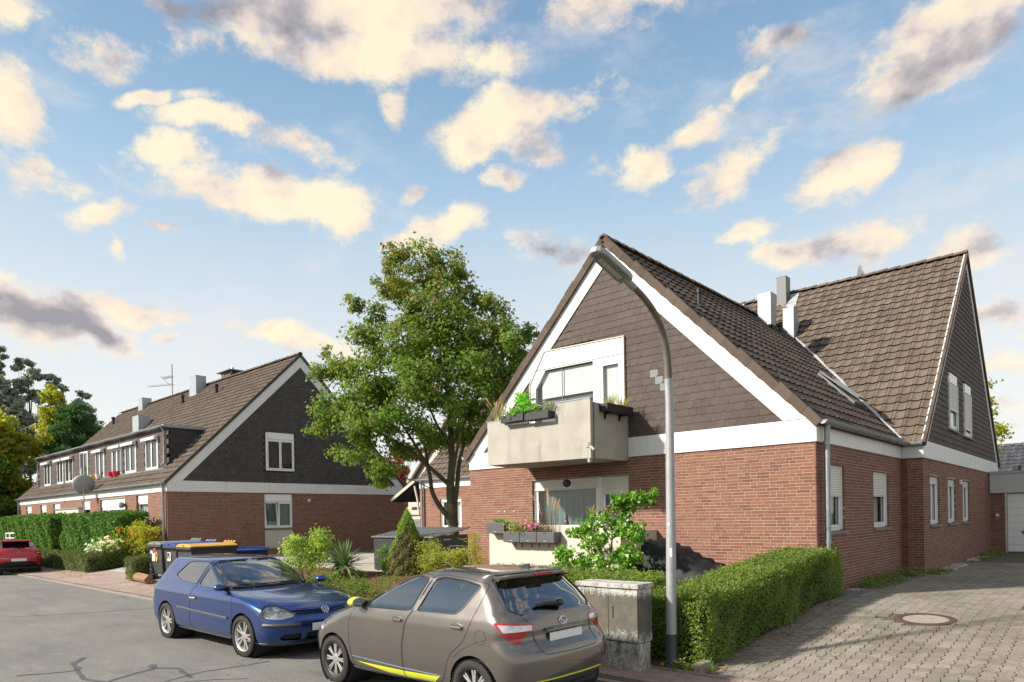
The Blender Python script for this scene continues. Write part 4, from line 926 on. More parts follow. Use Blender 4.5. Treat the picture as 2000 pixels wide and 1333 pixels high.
def paving_mat(name, c1, c2, jc, bw, bh, off=.5):
    m_, gg, out = new_mat(name); p = pos(gg)
    br = gg.n('ShaderNodeTexBrick'); gg.put(br.inputs['Vector'], p); br.inputs['Scale'].default_value = 1
    for k, v in (('Color1', (*c1, 1)), ('Color2', (*c2, 1)), ('Mortar', (*jc, 1)), ('Brick Width', bw), ('Row Height', bh), ('Mortar Size', .006)): br.inputs[k].default_value = v
    a = gg.noise(p, .9, 5, .6).outputs['Fac']; f_ = gg.noise(p, 90, 3, .6).outputs['Fac']
    c = gg.mix(gg.mr(a, .3, .7), gg.mix(1, br.outputs['Color'], (.75,.75,.75), 'MULTIPLY'), gg.mix(1, br.outputs['Color'], (1.12,1.1,1.06), 'MULTIPLY'))
    bsdf(gg, out, c, .9, 0, .3, gg.m('ADD', br.outputs['Fac'], gg.m('MULTIPLY', f_, -.3)), -.5, .01); return m_
M_['asphalt'] = asphalt(); M_['soil'] = soil()
M_['earth'] = plain('earth', (.10,.095,.06), .95, .3, .6)
M_['paver'] = varied('paver_grey', [(.235,.208,.172),(.265,.236,.196),(.295,.263,.22),(.215,.188,.155),(.28,.246,.20)], .92, .5, 90, (.125,.115,.065), .55, .95)
M_['paver_red'] = varied('paver_red', [(.30,.20,.17),(.34,.235,.20),(.37,.265,.22),(.28,.185,.155)], .92, .7, 90, (.16,.12,.08), .7, .5)
M_['joint'] = plain('joint_sand', (.10,.095,.055), .95, .35, 3, bump=.5, bscale=80)
M_['pave_l'] = paving_mat('pavement_far', (.36,.27,.235), (.41,.315,.27), (.17,.13,.105), .2, .1)
M_['court'] = paving_mat('courtyard_slabs', (.40,.375,.335), (.45,.42,.375), (.20,.18,.15), .4, .4)
M_['tar'] = plain('tar_seal', (.085,.085,.085), .55, .3, 20)
M_['kerb'] = varied('kerb_stone', [(.25,.215,.18),(.30,.26,.22),(.27,.23,.195)], .9, .6, 70, (.18,.15,.11), 1.2, .5)
far = [-600, -260, -130, -80]
sheet_grid('ground', far+rng_(-66, 14, 4)+[30, 60, 120, 300, 600], [-600, -200, -60, -20, -8, 0, 6.7]+rng_(7.4, 14.4, .7)+[16, 20, 26, 34, 50, 80, 140, 300, 700], -.05, M_['earth'])
sheet_grid('road', [-400, -120]+rng_(-70, 10, 5)+[40, 120, 300], [-3.2, 0, 3, 5, 6.75], 0.0, M_['asphalt'], fn=lambda x, y: 0)
sheet_grid('pavement', [-120]+rng_(-70, -9, 2.5), [6.86, 7.3, 7.8, 8.3, 8.9], .0, M_['pave_l'])
sheet_grid('courtyard', rng_(-30, -13.4, 1), rng_(8.9, 19.2, .6), .004, M_['court'])
sheet_grid('planting_bed', rng_(-21.0, -3.9, .6), rng_(7.72, 12.6, .4), .02, M_['soil'])
sheet_grid('front_garden', rng_(-56, -30.2, 1.2), rng_(8.9, 11.5, .5), .03, M_['soil'])
drv = sheet_grid('driveway', rng_(-4.4, 5, .6), rng_(6.9, 30, .7), -.004, M_['joint'])
pvr = sheet_grid('footpath', rng_(-9, 6, .6), [6.86, 7.2, 7.5, 7.75], -.004, M_['joint'])
# interlocking pavers
_lo = [(0,0),(.27,0),(.35,.13),(.65,.13),(.73,0),(1,0)]; _hi = [(0,1),(.27,1),(.35,.87),(.65,.87),(.73,1),(1,1)]
PVV = [(a, b, 0) for a, b in _lo]+[(a, b, 0) for a, b in _hi]+[(a, b, -1) for a, b in _lo]+[(a, b, -1) for a, b in _hi]
PVF = [(i, i+1, 7+i, 6+i) for i in range(5)]+[(12+i, 13+i, i+1, i) for i in range(5)]+[(6+i, 7+i, 19+i, 18+i) for i in range(5)]+[(12, 0, 6, 18), (5, 17, 23, 11)]
rp = random.Random(2)
DP = Pieces('paver', PVV, PVF, M_['paver'], drv); FP = Pieces('paver', PVV, PVF, M_['paver_red'], pvr)
Lp, Wp = .203, .155
col = 0; x = -3.93
while x < 2.6:
    y = 7.72+(Lp/2 if col % 2 else 0)
    while y < (24 if x < -1.2 else 13):
        if not math.hypot(x+Wp/2+2.34, y+Lp/2-11.87) < .44:
            z0, z1 = gz(x, y), gz(x, y+Lp); k = rp.uniform(-.0012, .0016)
            DP.put((x, y, z0+.012+k), (0, Lp-.006, z1-z0), (-(Wp/.87-.012), 0, rp.uniform(-.0015, .0015)), (0, 0, .03))
        y += Lp
    x += Wp; col += 1
row = 0; y = 6.98
while y < 7.66:
    x = -9+(Lp/2 if row % 2 else 0)
    while x < 3:
        FP.put((x, y, gz(x, y)+.010+rp.uniform(-.002, .003)), (Lp-.006, 0, 0), (0, Wp/.87-.012, gz(x, y+Wp)-gz(x, y)), (0, 0, .03))
        x += Lp
    y += Wp; row += 1
for P_ in (DP, FP): P_.tv = np.array(P_.tv)
DP.finish('pavers'); FP.finish('pavers')
# kerb stones along the road and the edging of the drive
krb = link('kerb', bpy.data.meshes.new('kerb'), None, 0, 'structure')
mk = MB(); mk.box((-70, 6.755, -.1), (30, 6.855, .035)); me = mk.mesh('kerb'); me.materials.append(M_['joint']); krb.data = me
KP = Pieces('kerb_stone', BOXV, BOXF, M_['kerb'], krb)
x = -66
while x < 12: KP.put((x, 6.75, -.1), (.985, 0, 0), (0, .11, 0), (0, 0, .15+rp.uniform(-.004, .004))); x += 1.0
KP.finish('kerb_stones')
eb = link('path_edging', bpy.data.meshes.new('path_edging'), None, 0, 'structure')
mk = MB(); mk.box((-9, 7.665, -.05), (4, 7.70, .07)); me = mk.mesh('path_edging'); me.materials.append(M_['joint']); eb.data = me
EP = Pieces('edging_brick', BOXV, BOXF, M_['kerb'], eb)
x = -9
while x < 3.5: EP.put((x, 7.635, .0), (.235, 0, 0), (0, .085, 0), (0, 0, gz(x, 7.67)+.022+rp.uniform(-.003, .004))); x += .245
EP.finish('edging_bricks')
# tar-sealed cracks lying on the asphalt
def crack(pts, w, label):
    pts = [Vector((x, y, .004)) for x, y in pts]; out = []
    rr = random.Random(len(label))
    for a, b in zip(pts[:-1], pts[1:]):
        k = max(2, int((b-a).length/.12))
        for i in range(k):
            out.append(a.lerp(b, i/k)+Vector((rr.uniform(-1, 1), rr.uniform(-1, 1), 0))*w*.5)
    out.append(pts[-1]); vs = []
    for i, p in enumerate(out):
        t = (out[min(i+1, len(out)-1)]-out[max(i-1, 0)]).normalized(); s_ = Vector((-t.y, t.x, 0)); ww = w*rr.uniform(.55, 1.35)
        vs += [p+s_*ww, p-s_*ww]
    mb = MB(); mb.add(vs, [(2*i, 2*i+1, 2*i+3, 2*i+2) for i in range(len(out)-1)])
    o = mb.build('tar_seam', M_['tar']); o['kind'] = 'structure'
crack([(-18.6, 3.2), (-18.52, 3.39), (-17.80, 4.69), (-17.24, 6.25)], .016, 'a')
crack([(-11.2, 2.2), (-10.94, 2.72), (-10.91, 2.86), (-11.46, 2.97), (-11.87, 3.20)], .035, 'bb')
crack([(-10.91, 2.86), (-10.22, 2.76), (-9.80, 2.88), (-10.17, 3.60), (-9.89, 3.82), (-9.16, 3.71)], .028, 'ccc')
crack([(-9.0, 3.1), (-9.25, 3.49), (-9.38, 3.98), (-9.33, 4.38), (-9.29, 4.88)], .017, 'dddd'); crack([(-8.97, 3.54), (-8.79, 3.86), (-8.50, 4.16)], .014, 'eeeee')
crack([(-10.17, 3.60), (-10.45, 3.69)], .05, 'ffffff')
crack([(-40, 2.0), (-30, 2.6), (-18.6, 3.2)], .018, 'g')
# fallen leaves and grit on the asphalt and pavement
def flat_bits(name, mat, n, x0, x1, y0, y1, s, dz=.006, kind='stuff'):
    rs = np.random.default_rng(n); x = rs.uniform(x0, x1, n); y = rs.uniform(y0, y1, n)
    z = np.array([gz(a, b) for a, b in zip(x, y)])+dz+rs.uniform(0, .008, n); an = rs.uniform(0, 6.28, n); sz = s*rs.uniform(.5, 1.4, n)
    ux, uy = np.cos(an)*sz, np.sin(an)*sz
    V = np.stack([np.stack([x-ux, y-uy, z], 1), np.stack([x+uy*.5, y-ux*.5, z+sz*.15], 1), np.stack([x+ux, y+uy, z+sz*.2*rs.uniform(-1, 1, n)**2], 1), np.stack([x-uy*.5, y+ux*.5, z+sz*.1], 1)], 1).reshape(-1, 3)
    o = link(name, fast_mesh(name, V, np.arange(4*n).reshape(-1, 4), mat), None, 0, kind); return o
M_['dryleaf'] = leaf_mat('dry_leaf', [(.22,.10,.04),(.30,.16,.06),(.35,.22,.08),(.16,.075,.035)], .2, .7)
flat_bits('fallen_leaves', M_['dryleaf'], 420, -30, -3, .5, 7.6, .028)
flat_bits('leaf_litter', M_['dryleaf'], 2600, -20.5, -4, 7.8, 12.5, .045, .024)
flat_bits('leaf_litter', M_['dryleaf'], 500, -4.3, -3.75, 7.7, 14.5, .03, .018)
flat_bits('leaf_litter', M_['dryleaf'], 260, -36, -28, 7.6, 8.4, .05, .012)
# pebbles by the wall
def pebbles(n, x0, x1, y0, y1, s):
    rs = np.random.default_rng(n); P8 = np.array([(1,0,0),(0,1,0),(-1,0,0),(0,-1,0),(0,0,1),(0,0,-.6)]); T = np.array([(0,1,4),(1,2,4),(2,3,4),(3,0,4),(1,0,5),(2,1,5),(3,2,5),(0,3,5)])
    c = np.stack([rs.uniform(x0, x1, n), rs.uniform(y0, y1, n), np.zeros(n)], 1); c[:, 2] = [gz(a, b)+.012 for a, b in c[:, :2]]
    V = (c[:, None]+P8[None]*(s*rs.uniform(.5, 1.3, (n, 1, 1)))*rs.uniform(.6, 1.2, (n, 1, 3))).reshape(-1, 3); Fq = (T[None]+6*np.arange(n)[:, None, None]).reshape(-1, 3)
    return link('pebbles', fast_mesh('pebbles', V, Fq, varied('pebble', [(.45,.38,.30),(.55,.48,.40),(.36,.29,.22),(.6,.55,.48)], .8, .2), True), None, 0, 'stuff')
pebbles(420, -3.75, -3.42, 19.9, 23.0, .035); pebbles(260, -3.75, -3.45, 24.5, 27.5, .035); pebbles(120, -4.2, -3.95, 14.0, 14.8, .03)
# manhole cover set in the drive
mh = thing('manhole_cover', 'round manhole cover with rusty iron ring set in the paved drive', 'manhole cover', (-2.34, 11.87, gz(-2.34, 11.87)))
tz = gz(-2.34, 11.87)+.010; sl = (gz(-2.34, 12.27)-gz(-2.34, 11.47))/.8; axm = Vector((0, -sl, 1))
M_['rust'] = plain('rusty_iron', (.085,.048,.035), .75, .35, 14, bump=.5)
mm = MB(); mm.lathe((-2.34, 11.87, tz-.06), axm, [(0, .415), (.065, .415), (.068, .405), (.066, .315), (0, .31)], 44, cap=False); mm.build('ring', M_['rust'], mh, smooth=40)
mm = MB(); mm.lathe((-2.34, 11.87, tz-.06), axm, [(0, .30), (.062, .30), (.064, .29)], 44); mm.build('lid', plain('manhole_concrete', (.30,.27,.225), .9, .2, 12, bump=.5), mh)
mm = MB(); mm.lathe((-2.34, 11.87, tz-.03), axm, [(0, .31), (.028, .31), (.028, .295), (0, .295)], 44, cap=False); mm.build('gap', M_['dark'], mh)
# light-shaft covers at the foot of the wall
def cover(x, y, w, d, lab):
    t = thing('shaft_cover', lab, 'shaft cover', (x, y, gz(x, y)), 'light shaft covers along the house wall')
    mm = MB(); mm.box((x, y, gz(x, y)-.02), (x+w, y+d, gz(x, y+d)+.035)); mm.build('slab', plain('slate_plate', (.13,.145,.155), .6, .15, 6) if 'slate_plate' not in MATS else MATS['slate_plate'], t, bevel=.006)
    f_ = MB(); z = gz(x, y+d)+.03
    for a, b, c, e in ((x-.03, y-.03, x+w+.03, y), (x-.03, y+d, x+w+.03, y+d+.03), (x-.03, y, x, y+d), (x+w, y, x+w+.03, y+d)): f_.box((a, b, z-.1), (c, e, z))
    f_.build('frame', M_['steel'], t)
cover(-4.22, 13.55, .52, .75, 'grey shaft cover nearest the hedge end'); cover(-4.20, 17.55, .36, .9, 'grey shaft cover half under the weeds at the inner wall corner'); cover(-3.74, 19.6, .40, .95, 'grey shaft cover beside the pebbles at the outer wall corner')
ks = MB(); ks.box((-4.03, 7.70, .02), (-3.93, 7.98, .19)); tag(ks.build('kerb_stone', M_['kerb'], None, bevel=.008), 'single upright kerb stone at the street end of the clipped hedge', 'kerb stone')

# ================================================================ plants
def leaf_mesh(name, P, Nrm, size, mat, aspect=.55, jitter=.6, fold=.25, sizes=(.6, 1.35), mi=None, seed=1, droop=0.0):
    rs = np.random.default_rng(seed); n = len(P)
    nn = Nrm/np.maximum(np.linalg.norm(Nrm, axis=1, keepdims=True), 1e-6)+rs.normal(0, jitter, (n, 3)); nn /= np.linalg.norm(nn, axis=1, keepdims=True)
    t = rs.normal(0, 1, (n, 3)); t[:, 2] -= droop; t -= nn*(t*nn).sum(1, keepdims=True); t /= np.linalg.norm(t, axis=1, keepdims=True)
    b = np.cross(nn, t); s = (size*rs.uniform(*sizes, n))[:, None]
    V = np.stack([P-t*s*.5, P+b*s*aspect*.5+nn*s*fold*.3+t*s*.05, P+t*s*.5-nn*s*fold*.2, P-b*s*aspect*.5+nn*s*fold*.3+t*s*.05], 1).reshape(-1, 3)
    return fast_mesh(name, V, np.arange(4*n).reshape(-1, 4), mat, mi=mi)
def maple_mesh(name, P, Nrm, size, mat, jitter=.6, mi=None, seed=1):
    """five-pointed leaf drawn as three blades from one stalk"""
    rs = np.random.default_rng(seed); n = len(P)
    nn = Nrm/np.maximum(np.linalg.norm(Nrm, axis=1, keepdims=True), 1e-6)+rs.normal(0, jitter, (n, 3)); nn /= np.linalg.norm(nn, axis=1, keepdims=True)
    t = rs.normal(0, 1, (n, 3)); t[:, 2] -= .6; t -= nn*(t*nn).sum(1, keepdims=True); t /= np.linalg.norm(t, axis=1, keepdims=True)
    b = np.cross(nn, t); s = (size*rs.uniform(.6, 1.3, n))[:, None]
    c = P-t*s*.4
    V = np.stack([c, c+b*s*.55+t*s*.35-nn*s*.10, c+b*s*.16+t*s*.45, c+t*s-nn*s*.12, c-b*s*.16+t*s*.45, c-b*s*.55+t*s*.35-nn*s*.10], 1).reshape(-1, 3)
    o = 6*np.arange(n)[:, None]
    Fq = np.concatenate([o+np.array([[0, 1, 2]]), o+np.array([[0, 2, 3]]), o+np.array([[0, 3, 4]]), o+np.array([[0, 4, 5]])], 1).reshape(-1, 3)
    return fast_mesh(name, V, Fq, mat, mi=np.repeat(mi, 4) if mi is not None else None)
def blob_points(blobs, n, rs, shell=.45):
    """clumped points near the surfaces of ellipsoids (centre, radii)"""
    vol = np.array([r_[0]*r_[1]+r_[1]*r_[2]+r_[0]*r_[2] for _, r_ in blobs]); cnt = (n*vol/vol.sum()).astype(int); Ps = []; Ns = []
    for (c, r_), k in zip(blobs, cnt):
        if k < 1: continue
        nc = max(6, k//55)                                         # clumps
        d = rs.normal(0, 1, (nc, 3)); d /= np.linalg.norm(d, axis=1, keepdims=True)
        rad = 1-shell*rs.random(nc)**1.6; rad *= rs.uniform(.85, 1.16, nc); cc = d*rad[:, None]*np.array(r_)
        idx = rs.integers(0, nc, k); sp = .20*(sum(r_)/3)**.5
        off = rs.normal(0, sp, (k, 3)); off[:, 2] *= .65
        p = cc[idx]+off
        Ps.append(p+np.array(c)); m = d[idx]*.8+off/sp*.35+np.array((0, 0, .45)); Ns.append(m)
    return np.concatenate(Ps), np.concatenate(Ns)
BARK = plain('bark', (.085,.066,.045), .95, .35, 5, bump=.9, bscale=26)
BARK_G = plain('bark_mossy', (.085,.075,.04), .95, .4, 4, bump=.9, bscale=26)
TWIG = plain('twig', (.12,.085,.055), .9, .3, 8)
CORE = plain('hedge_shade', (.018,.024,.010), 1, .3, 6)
L_MAPLE = leaf_mat('maple_leaf', [(.085,.14,.026),(.11,.17,.032),(.135,.215,.04),(.085,.155,.034),(.16,.24,.05)], .45)
L_AUT = leaf_mat('maple_leaf_turning', [(.19,.145,.035),(.16,.17,.035),(.25,.145,.05),(.125,.155,.03),(.28,.19,.06)], .40)
L_YEL = leaf_mat('yellow_green_leaf', [(.22,.23,.03),(.30,.27,.035),(.15,.20,.025),(.36,.30,.04)], .45)
L_GRN = leaf_mat('mid_green_leaf', [(.065,.125,.022),(.10,.165,.03),(.13,.19,.035),(.05,.10,.022)], .38)
L_PINE = leaf_mat('pine_needle', [(.035,.085,.035),(.05,.11,.045),(.07,.135,.055)], .3, .6)
L_FAR_HAZE = leaf_mat('far_pine_needle_haze', [(.20,.22,.22),(.24,.26,.26),(.28,.30,.30)], .3, .8)  # needles greyed: distance haze is put into the leaf colour
L_HEDGE = leaf_mat('hedge_leaf', [(.065,.11,.018),(.095,.15,.024),(.13,.19,.032),(.175,.225,.05),(.09,.085,.03)], .35, .45)
L_HEDGE2 = leaf_mat('privet_leaf', [(.06,.085,.02),(.085,.11,.03),(.11,.135,.04),(.075,.075,.03)], .28, .5)
L_LAUREL = leaf_mat('laurel_leaf', [(.035,.095,.018),(.055,.13,.022),(.08,.17,.03),(.11,.20,.04)], .25, .5, .25)
L_RED = leaf_mat('copper_leaf', [(.16,.02,.025),(.24,.035,.03),(.12,.02,.02)], .3)
def limb(mb, pts, r0_, r1_, n=7, seed=0):
    pts = [Vector(p) for p in pts]; out = []; rr = random.Random(seed)
    for i in range(len(pts)-1):
        p0, p1, p2, p3 = pts[max(i-1, 0)], pts[i], pts[i+1], pts[min(i+2, len(pts)-1)]
        for k in range(4):
            t = k/4; out.append(.5*((2*p1)+(-p0+p2)*t+(2*p0-5*p1+4*p2-p3)*t*t+(-p0+3*p1-3*p2+p3)*t**3))
    out.append(pts[-1]); m = len(out)
    mb.tube(out, [r0_+(r1_-r0_)*i/(m-1)*(1 if i else 0) for i in range(m)], n)
def branches_to(mb, blobs, root, k=3, r_=.05, seed=3):
    rr = random.Random(seed)
    for c, ra in blobs:
        for i in range(k):
            e = Vector(c)+Vector((rr.uniform(-1, 1)*ra[0], rr.uniform(-1, 1)*ra[1], rr.uniform(-.6, 1)*ra[2]))*.8
            s_ = Vector(root).lerp(Vector(c), rr.uniform(.15, .5)); mid = s_.lerp(e, .5)+Vector((rr.uniform(-.2, .2), rr.uniform(-.2, .2), rr.uniform(0, .3)))
            limb(mb, [s_, mid, e], r_, .008, 5)

# ---- the big street tree
TB = Vector((-16.8, 15.5, .44)); TU = Vector((r0.x, r0.y, 0)); TW = Vector((F.x, F.y, 0)).normalized()      # local axes: across, depth
def tp(a, z, d=0): return TB+TU*a+TW*d+Vector((0, 0, z-.44))
tree = thing('maple_tree', 'tall green maple tree with ochre top between the two brick houses', 'tree', TB)
mb = MB()
mb.tube([tp(.05, .2), tp(.05, .5), tp(.0, 1.2), tp(-.05, 2.0), tp(-.06, 2.5)], [.24, .185, .165, .175, .19], 14)
limb(mb, [tp(-.06, 2.35), tp(-.12, 3.0), tp(-.05, 4.0), tp(-.1, 5.5), tp(-.2, 7.2), tp(-.4, 9.6)], .165, .03, 10)
limb(mb, [tp(-.04, 1.9), tp(-.42, 2.35), tp(-.72, 2.9), tp(-.85, 3.7), tp(-1.3, 4.6, -.3), tp(-2.3, 6.2, -.5)], .105, .03, 9)
limb(mb, [tp(.0, 2.4), tp(.12, 3.2), tp(.22, 4.0), tp(.55, 5.2, .3), tp(1.1, 7.0, .4)], .10, .03, 9)
limb(mb, [tp(-.10, 3.1), tp(-.8, 3.75), tp(-1.7, 4.5), tp(-2.9, 5.2)], .085, .02, 8); limb(mb, [tp(-.1, 3.0), tp(.15, 4.2, -.5), tp(.6, 5.5, -1.1)], .075, .02, 8)
limb(mb, [tp(-.75, 3.2), tp(-.95, 4.2, .4), tp(-1.2, 5.6, .9)], .06, .02, 7); limb(mb, [tp(-.08, 4.4), tp(-.7, 5.5, .6), tp(-1.4, 7.4, .9)], .06, .02, 7)
CB = [(-.6, 9.9, 0, .95, 1.0), (-1.75, 10.2, 0, .62, .55), (.15, 9.95, .3, .6, .7), (-1.9, 9.2, -.2, .6, .5), (-.5, 8.7, 0, 1.35, 1.0), (.6, 8.9, .2, .75, .7), (-2.55, 8.55, 0, .42, .5), (-3.2, 8.9, .1, .32, .5), (-2.85, 7.75, -.2, .75, .65),
      (-1.4, 7.6, -.4, 1.2, .95), (.3, 7.7, -.3, 1.3, 1.0), (1.45, 8.3, .1, .8, .85), (2.05, 7.75, 0, .75, .75), (2.55, 8.0, .2, .35, .5), (-3.6, 6.9, 0, .8, .6), (-4.35, 6.95, .1, .45, .35), (-2.5, 6.6, -.5, 1.15, .9), (-.9, 6.3, -.9, 1.3, 1.0),
      (.8, 6.5, -.7, 1.2, 1.0), (-.7, 4.75, .5, .9, .45), (.55, 4.9, .6, .8, .5), (-1.6, 4.4, .3, .7, .4), (1.2, 4.7, .1, .6, .4), (2.0, 6.6, 0, 1.0, .95), (2.75, 6.9, .3, .5, .6), (-3.7, 5.75, -.1, .95, .6), (-4.4, 5.15, 0, .55, .42), (-2.6, 5.2, -.6, 1.2, .75), (-1.2, 5.1, -.8, .8, .5), (.3, 5.5, -.8, .8, .55), (1.5, 5.5, -.4, .9, .65), (-3.3, 4.35, -.1, .8, .5), (-2.35, 3.75, -.2, .72, .40), (-2.5, 3.3, 0, .38, .28),
      (-.9, 7.4, 1.0, 1.4, 1.2), (1.0, 7.3, 1.1, 1.2, 1.1), (-2.4, 6.2, 1.0, 1.3, 1.0), (2.1, 5.6, .8, .8, .6)]
rq = random.Random(12)
CB += [(a+rq.uniform(-1, 1)*r_*1.1, z+rq.uniform(-.8, 1)*rz*1.05, d+rq.uniform(-1, 1)*r_*.8, r_*.34, rz*.36) for a, z, d, r_, rz in CB for _ in range(2)]
CB = [(a*1.0, z+.55*max(0, (z-6)/4), d, rr*.84, rz*.82) for a, z, d, rr, rz in CB]
blobs = [(tuple(tp(a, z, d)), (r_, r_, rz)) for a, z, d, r_, rz in CB]
SK = [Vector(v[:3]) for v in mb.v[14*5:]]
rr = random.Random(17)
for c, ra in sorted(blobs, key=lambda q: q[0][2]):
    c = Vector(c); best = min(SK, key=lambda q: (q-c).length+(2.0 if q.z > c.z-.15 else 0)+.35*abs((c.z-q.z)-1.0)); L_ = (c-best).length
    if L_ > .25:
        mid = best.lerp(c, .5)+Vector((rr.uniform(-.12, .12), rr.uniform(-.12, .12), .12*L_)); limb(mb, [best, mid, c], .012+.016*min(1, ra[0])*min(1.5, L_), .008, 6); SK += [best.lerp(c, k/4)+Vector((0, 0, .08*L_)) for k in (1, 2, 3)]+[c]
    for i in range(5):
        e = c+Vector((rr.uniform(-1, 1)*ra[0], rr.uniform(-1, 1)*ra[1], rr.uniform(-.5, 1)*ra[2]))*.95; s_ = best.lerp(c, rr.uniform(.6, 1)); limb(mb, [s_, s_.lerp(e, .5)+Vector((rr.uniform(-.1, .1), rr.uniform(-.1, .1), .06)), e], .010, .004, 4)
mb.build('trunk', BARK_G, tree, smooth=60)
rs = np.random.default_rng(5)
P, Nn = blob_points(blobs, 60000, rs, .55)
hgt = (P[:, 2]-3)/8; acr = ((P-np.array(TB))@np.array(TU))
pa = np.clip(.03+.60*np.clip(hgt-.45, 0, 1)*1.5-.03*acr+.10*(np.sin(P[:, 0]*2.1+P[:, 2]*1.7)*np.sin(P[:, 1]*1.9-P[:, 2])), 0, .85)
mi = (rs.random(len(P)) < pa).astype(int)
me = maple_mesh('crown', P, Nn, .125, [L_MAPLE, L_AUT], .65, mi, 3)
link('crown', me, tree)

def tree_simple(name, label, base, h, blobs, n, size, mat, trunk_r=.18, group=None, bark=BARK, seed=1, long=False, droop=0, jitter=.7):
    t = thing(name, label, 'tree', base, group); mb = MB(); b = Vector(base)
    limb(mb, [b, b+Vector((.1, 0, h*.35)), b+Vector((0, .1, h*.7)), b+Vector((0, 0, h*.95))], trunk_r, .03, 8)
    bl = [(tuple(b+Vector(c)), r_) for c, r_ in blobs]
    branches_to(mb, bl, b+Vector((0, 0, h*.35)), 2, trunk_r*.25, seed); mb.build('trunk', bark, t, smooth=60)
    rs = np.random.default_rng(seed); P, Nn = blob_points(bl, n, rs, .5)
    me = leaf_mesh('crown', P, Nn, size, mat, .22 if long else .6, jitter, seed=seed, droop=droop); link('crown', me, t); return t
def rblobs(seed, n, w, z0, z1, r_, taper=0.0, asp=.8):
    rr = random.Random(seed); o = []
    for i in range(n):
        z = rr.uniform(z0, z1); k = 1-taper*(z-z0)/(z1-z0); a = rr.uniform(0, 6.28); d = w*k*math.sqrt(rr.random())
        q = r_*rr.uniform(.7, 1.25)*(.4+.6*k); o.append(((d*math.cos(a), d*math.sin(a), z), (q, q, q*asp)))
    return o
tree_simple('broadleaf_tree', 'yellow green leafy tree at the far left, in front of the dark pines', (-62.5, 10.6, .4), 10, rblobs(3, 34, 3.4, 1.0, 10.0, 1.7, .5), 36000, .32, [L_YEL], .25, 'trees beyond the left house', seed=3)
tree_simple('broadleaf_tree', 'dense dark green tree whose low branches reach the left house end', (-58.8, 9.6, .4), 6, rblobs(5, 28, 2.6, .6, 7.0, 1.4, .45), 30000, .26, [L_GRN], .2, 'trees beyond the left house', seed=5)
tree_simple('broadleaf_tree', 'thin yellow green tree top standing clear against the sky', (-61.0, 14.6, .4), 12.4, [((0, 0, 11.6), (.6, .6, .7)), ((.3, 0, 10.3), (.9, .9, .8)), ((-.5, .2, 9.2), (1.0, 1.0, .7)), ((.6, 0, 8.2), (1.2, 1.2, .8)), ((-.6, 0, 7), (1.4, 1.4, 1))], 4500, .26, [L_YEL], .14, 'trees beyond the left house', seed=8)
for x, y, h, sd_, lab in ((-59.0, 15.6, 10.6, 2, 'bushy green pine right behind the left house roof end'), (-61.2, 17.5, 9.6, 4, 'second green pine, left of the bushy one')):
    bl = []; rr = random.Random(sd_)
    for i in range(30):
        z = h*(.15+.85*i/30); k = (1-i/31)*2.3+.35; a = i*2.4
        bl.append(((k*math.cos(a), k*math.sin(a), z), (.85, .85, .45)))
    tree_simple('pine_tree', lab, (x, y, .4), h, bl, 24000, .30, [L_PINE], .2, 'pines beyond the left house', seed=sd_, long=True)
tree_simple('broadleaf_tree', 'small yellow tree top peeping over the sloping roof end', (-58.0, 22.0, .4), 9.5, rblobs(9, 9, 1.3, 6.5, 9.6, .9), 3600, .25, [L_YEL], .16, 'trees beyond the left house', seed=9)
for i, (x, y, h, w) in enumerate(((-108, 20.0, 24.2, 1.6), (-106.5, 23.0, 22.6, 1.8), (-112, 18.0, 21.5, 2.4), (-104.6, 25.6, 20.5, 1.6), (-107.5, 21.6, 18.5, 3.0), (-102.5, 27.5, 18.0, 1.8))):
    bl = [((random.Random(i*7+k).uniform(-w, w)*(.5 if k > 5 else 1), random.Random(i*9+k).uniform(-w, w)*(.5 if k > 5 else 1), h*(.45+.55*k/9)), (1.7-.08*k, 1.7-.08*k, 1.1)) for k in range(10)]
    tree_simple('pine_tree', ('far grey pine with the tallest rounded top', 'far grey pine with a thin bent top', 'far grey pine at the very edge of the picture', 'far grey pine, small, right of the thin bent one', 'far grey pine filling the middle of the dark group', 'lowest far grey pine, the one beside the green pine')[i], (x, y, .4), h, bl, 6500, .6, [L_FAR_HAZE], .25, 'far grey pines', seed=20+i)
tree_simple('broadleaf_tree', 'yellow leaved tree half hidden behind the right gable', (-4.9, 36.5, .4), 7.5, [((0, 0, 7.0), (.7, .7, .4)), ((.3, 0, 6.1), (.7, .7, .4)), ((-.8, 0, 6), (1.2, 1.2, .8)), ((.25, 0, 4.9), (.7, .7, .6)), ((-.8, 0, 4.2), (1.3, 1.3, .9))], 3600, .17, [L_YEL], .14, seed=31)
tree_simple('broadleaf_tree', 'red leaved tree seen through the gap between the houses', (-55.5, 44.0, .4), 8.5, rblobs(11, 14, 2.0, 2.5, 8.5, 1.1), 6000, .28, [L_RED], .18, seed=33)
tree_simple('broadleaf_tree', 'yellow bush low in the gap between the houses', (-52.5, 42.5, .4), 5.2, rblobs(12, 9, 1.5, .8, 5.0, .9), 3500, .26, [L_YEL], .14, seed=34)

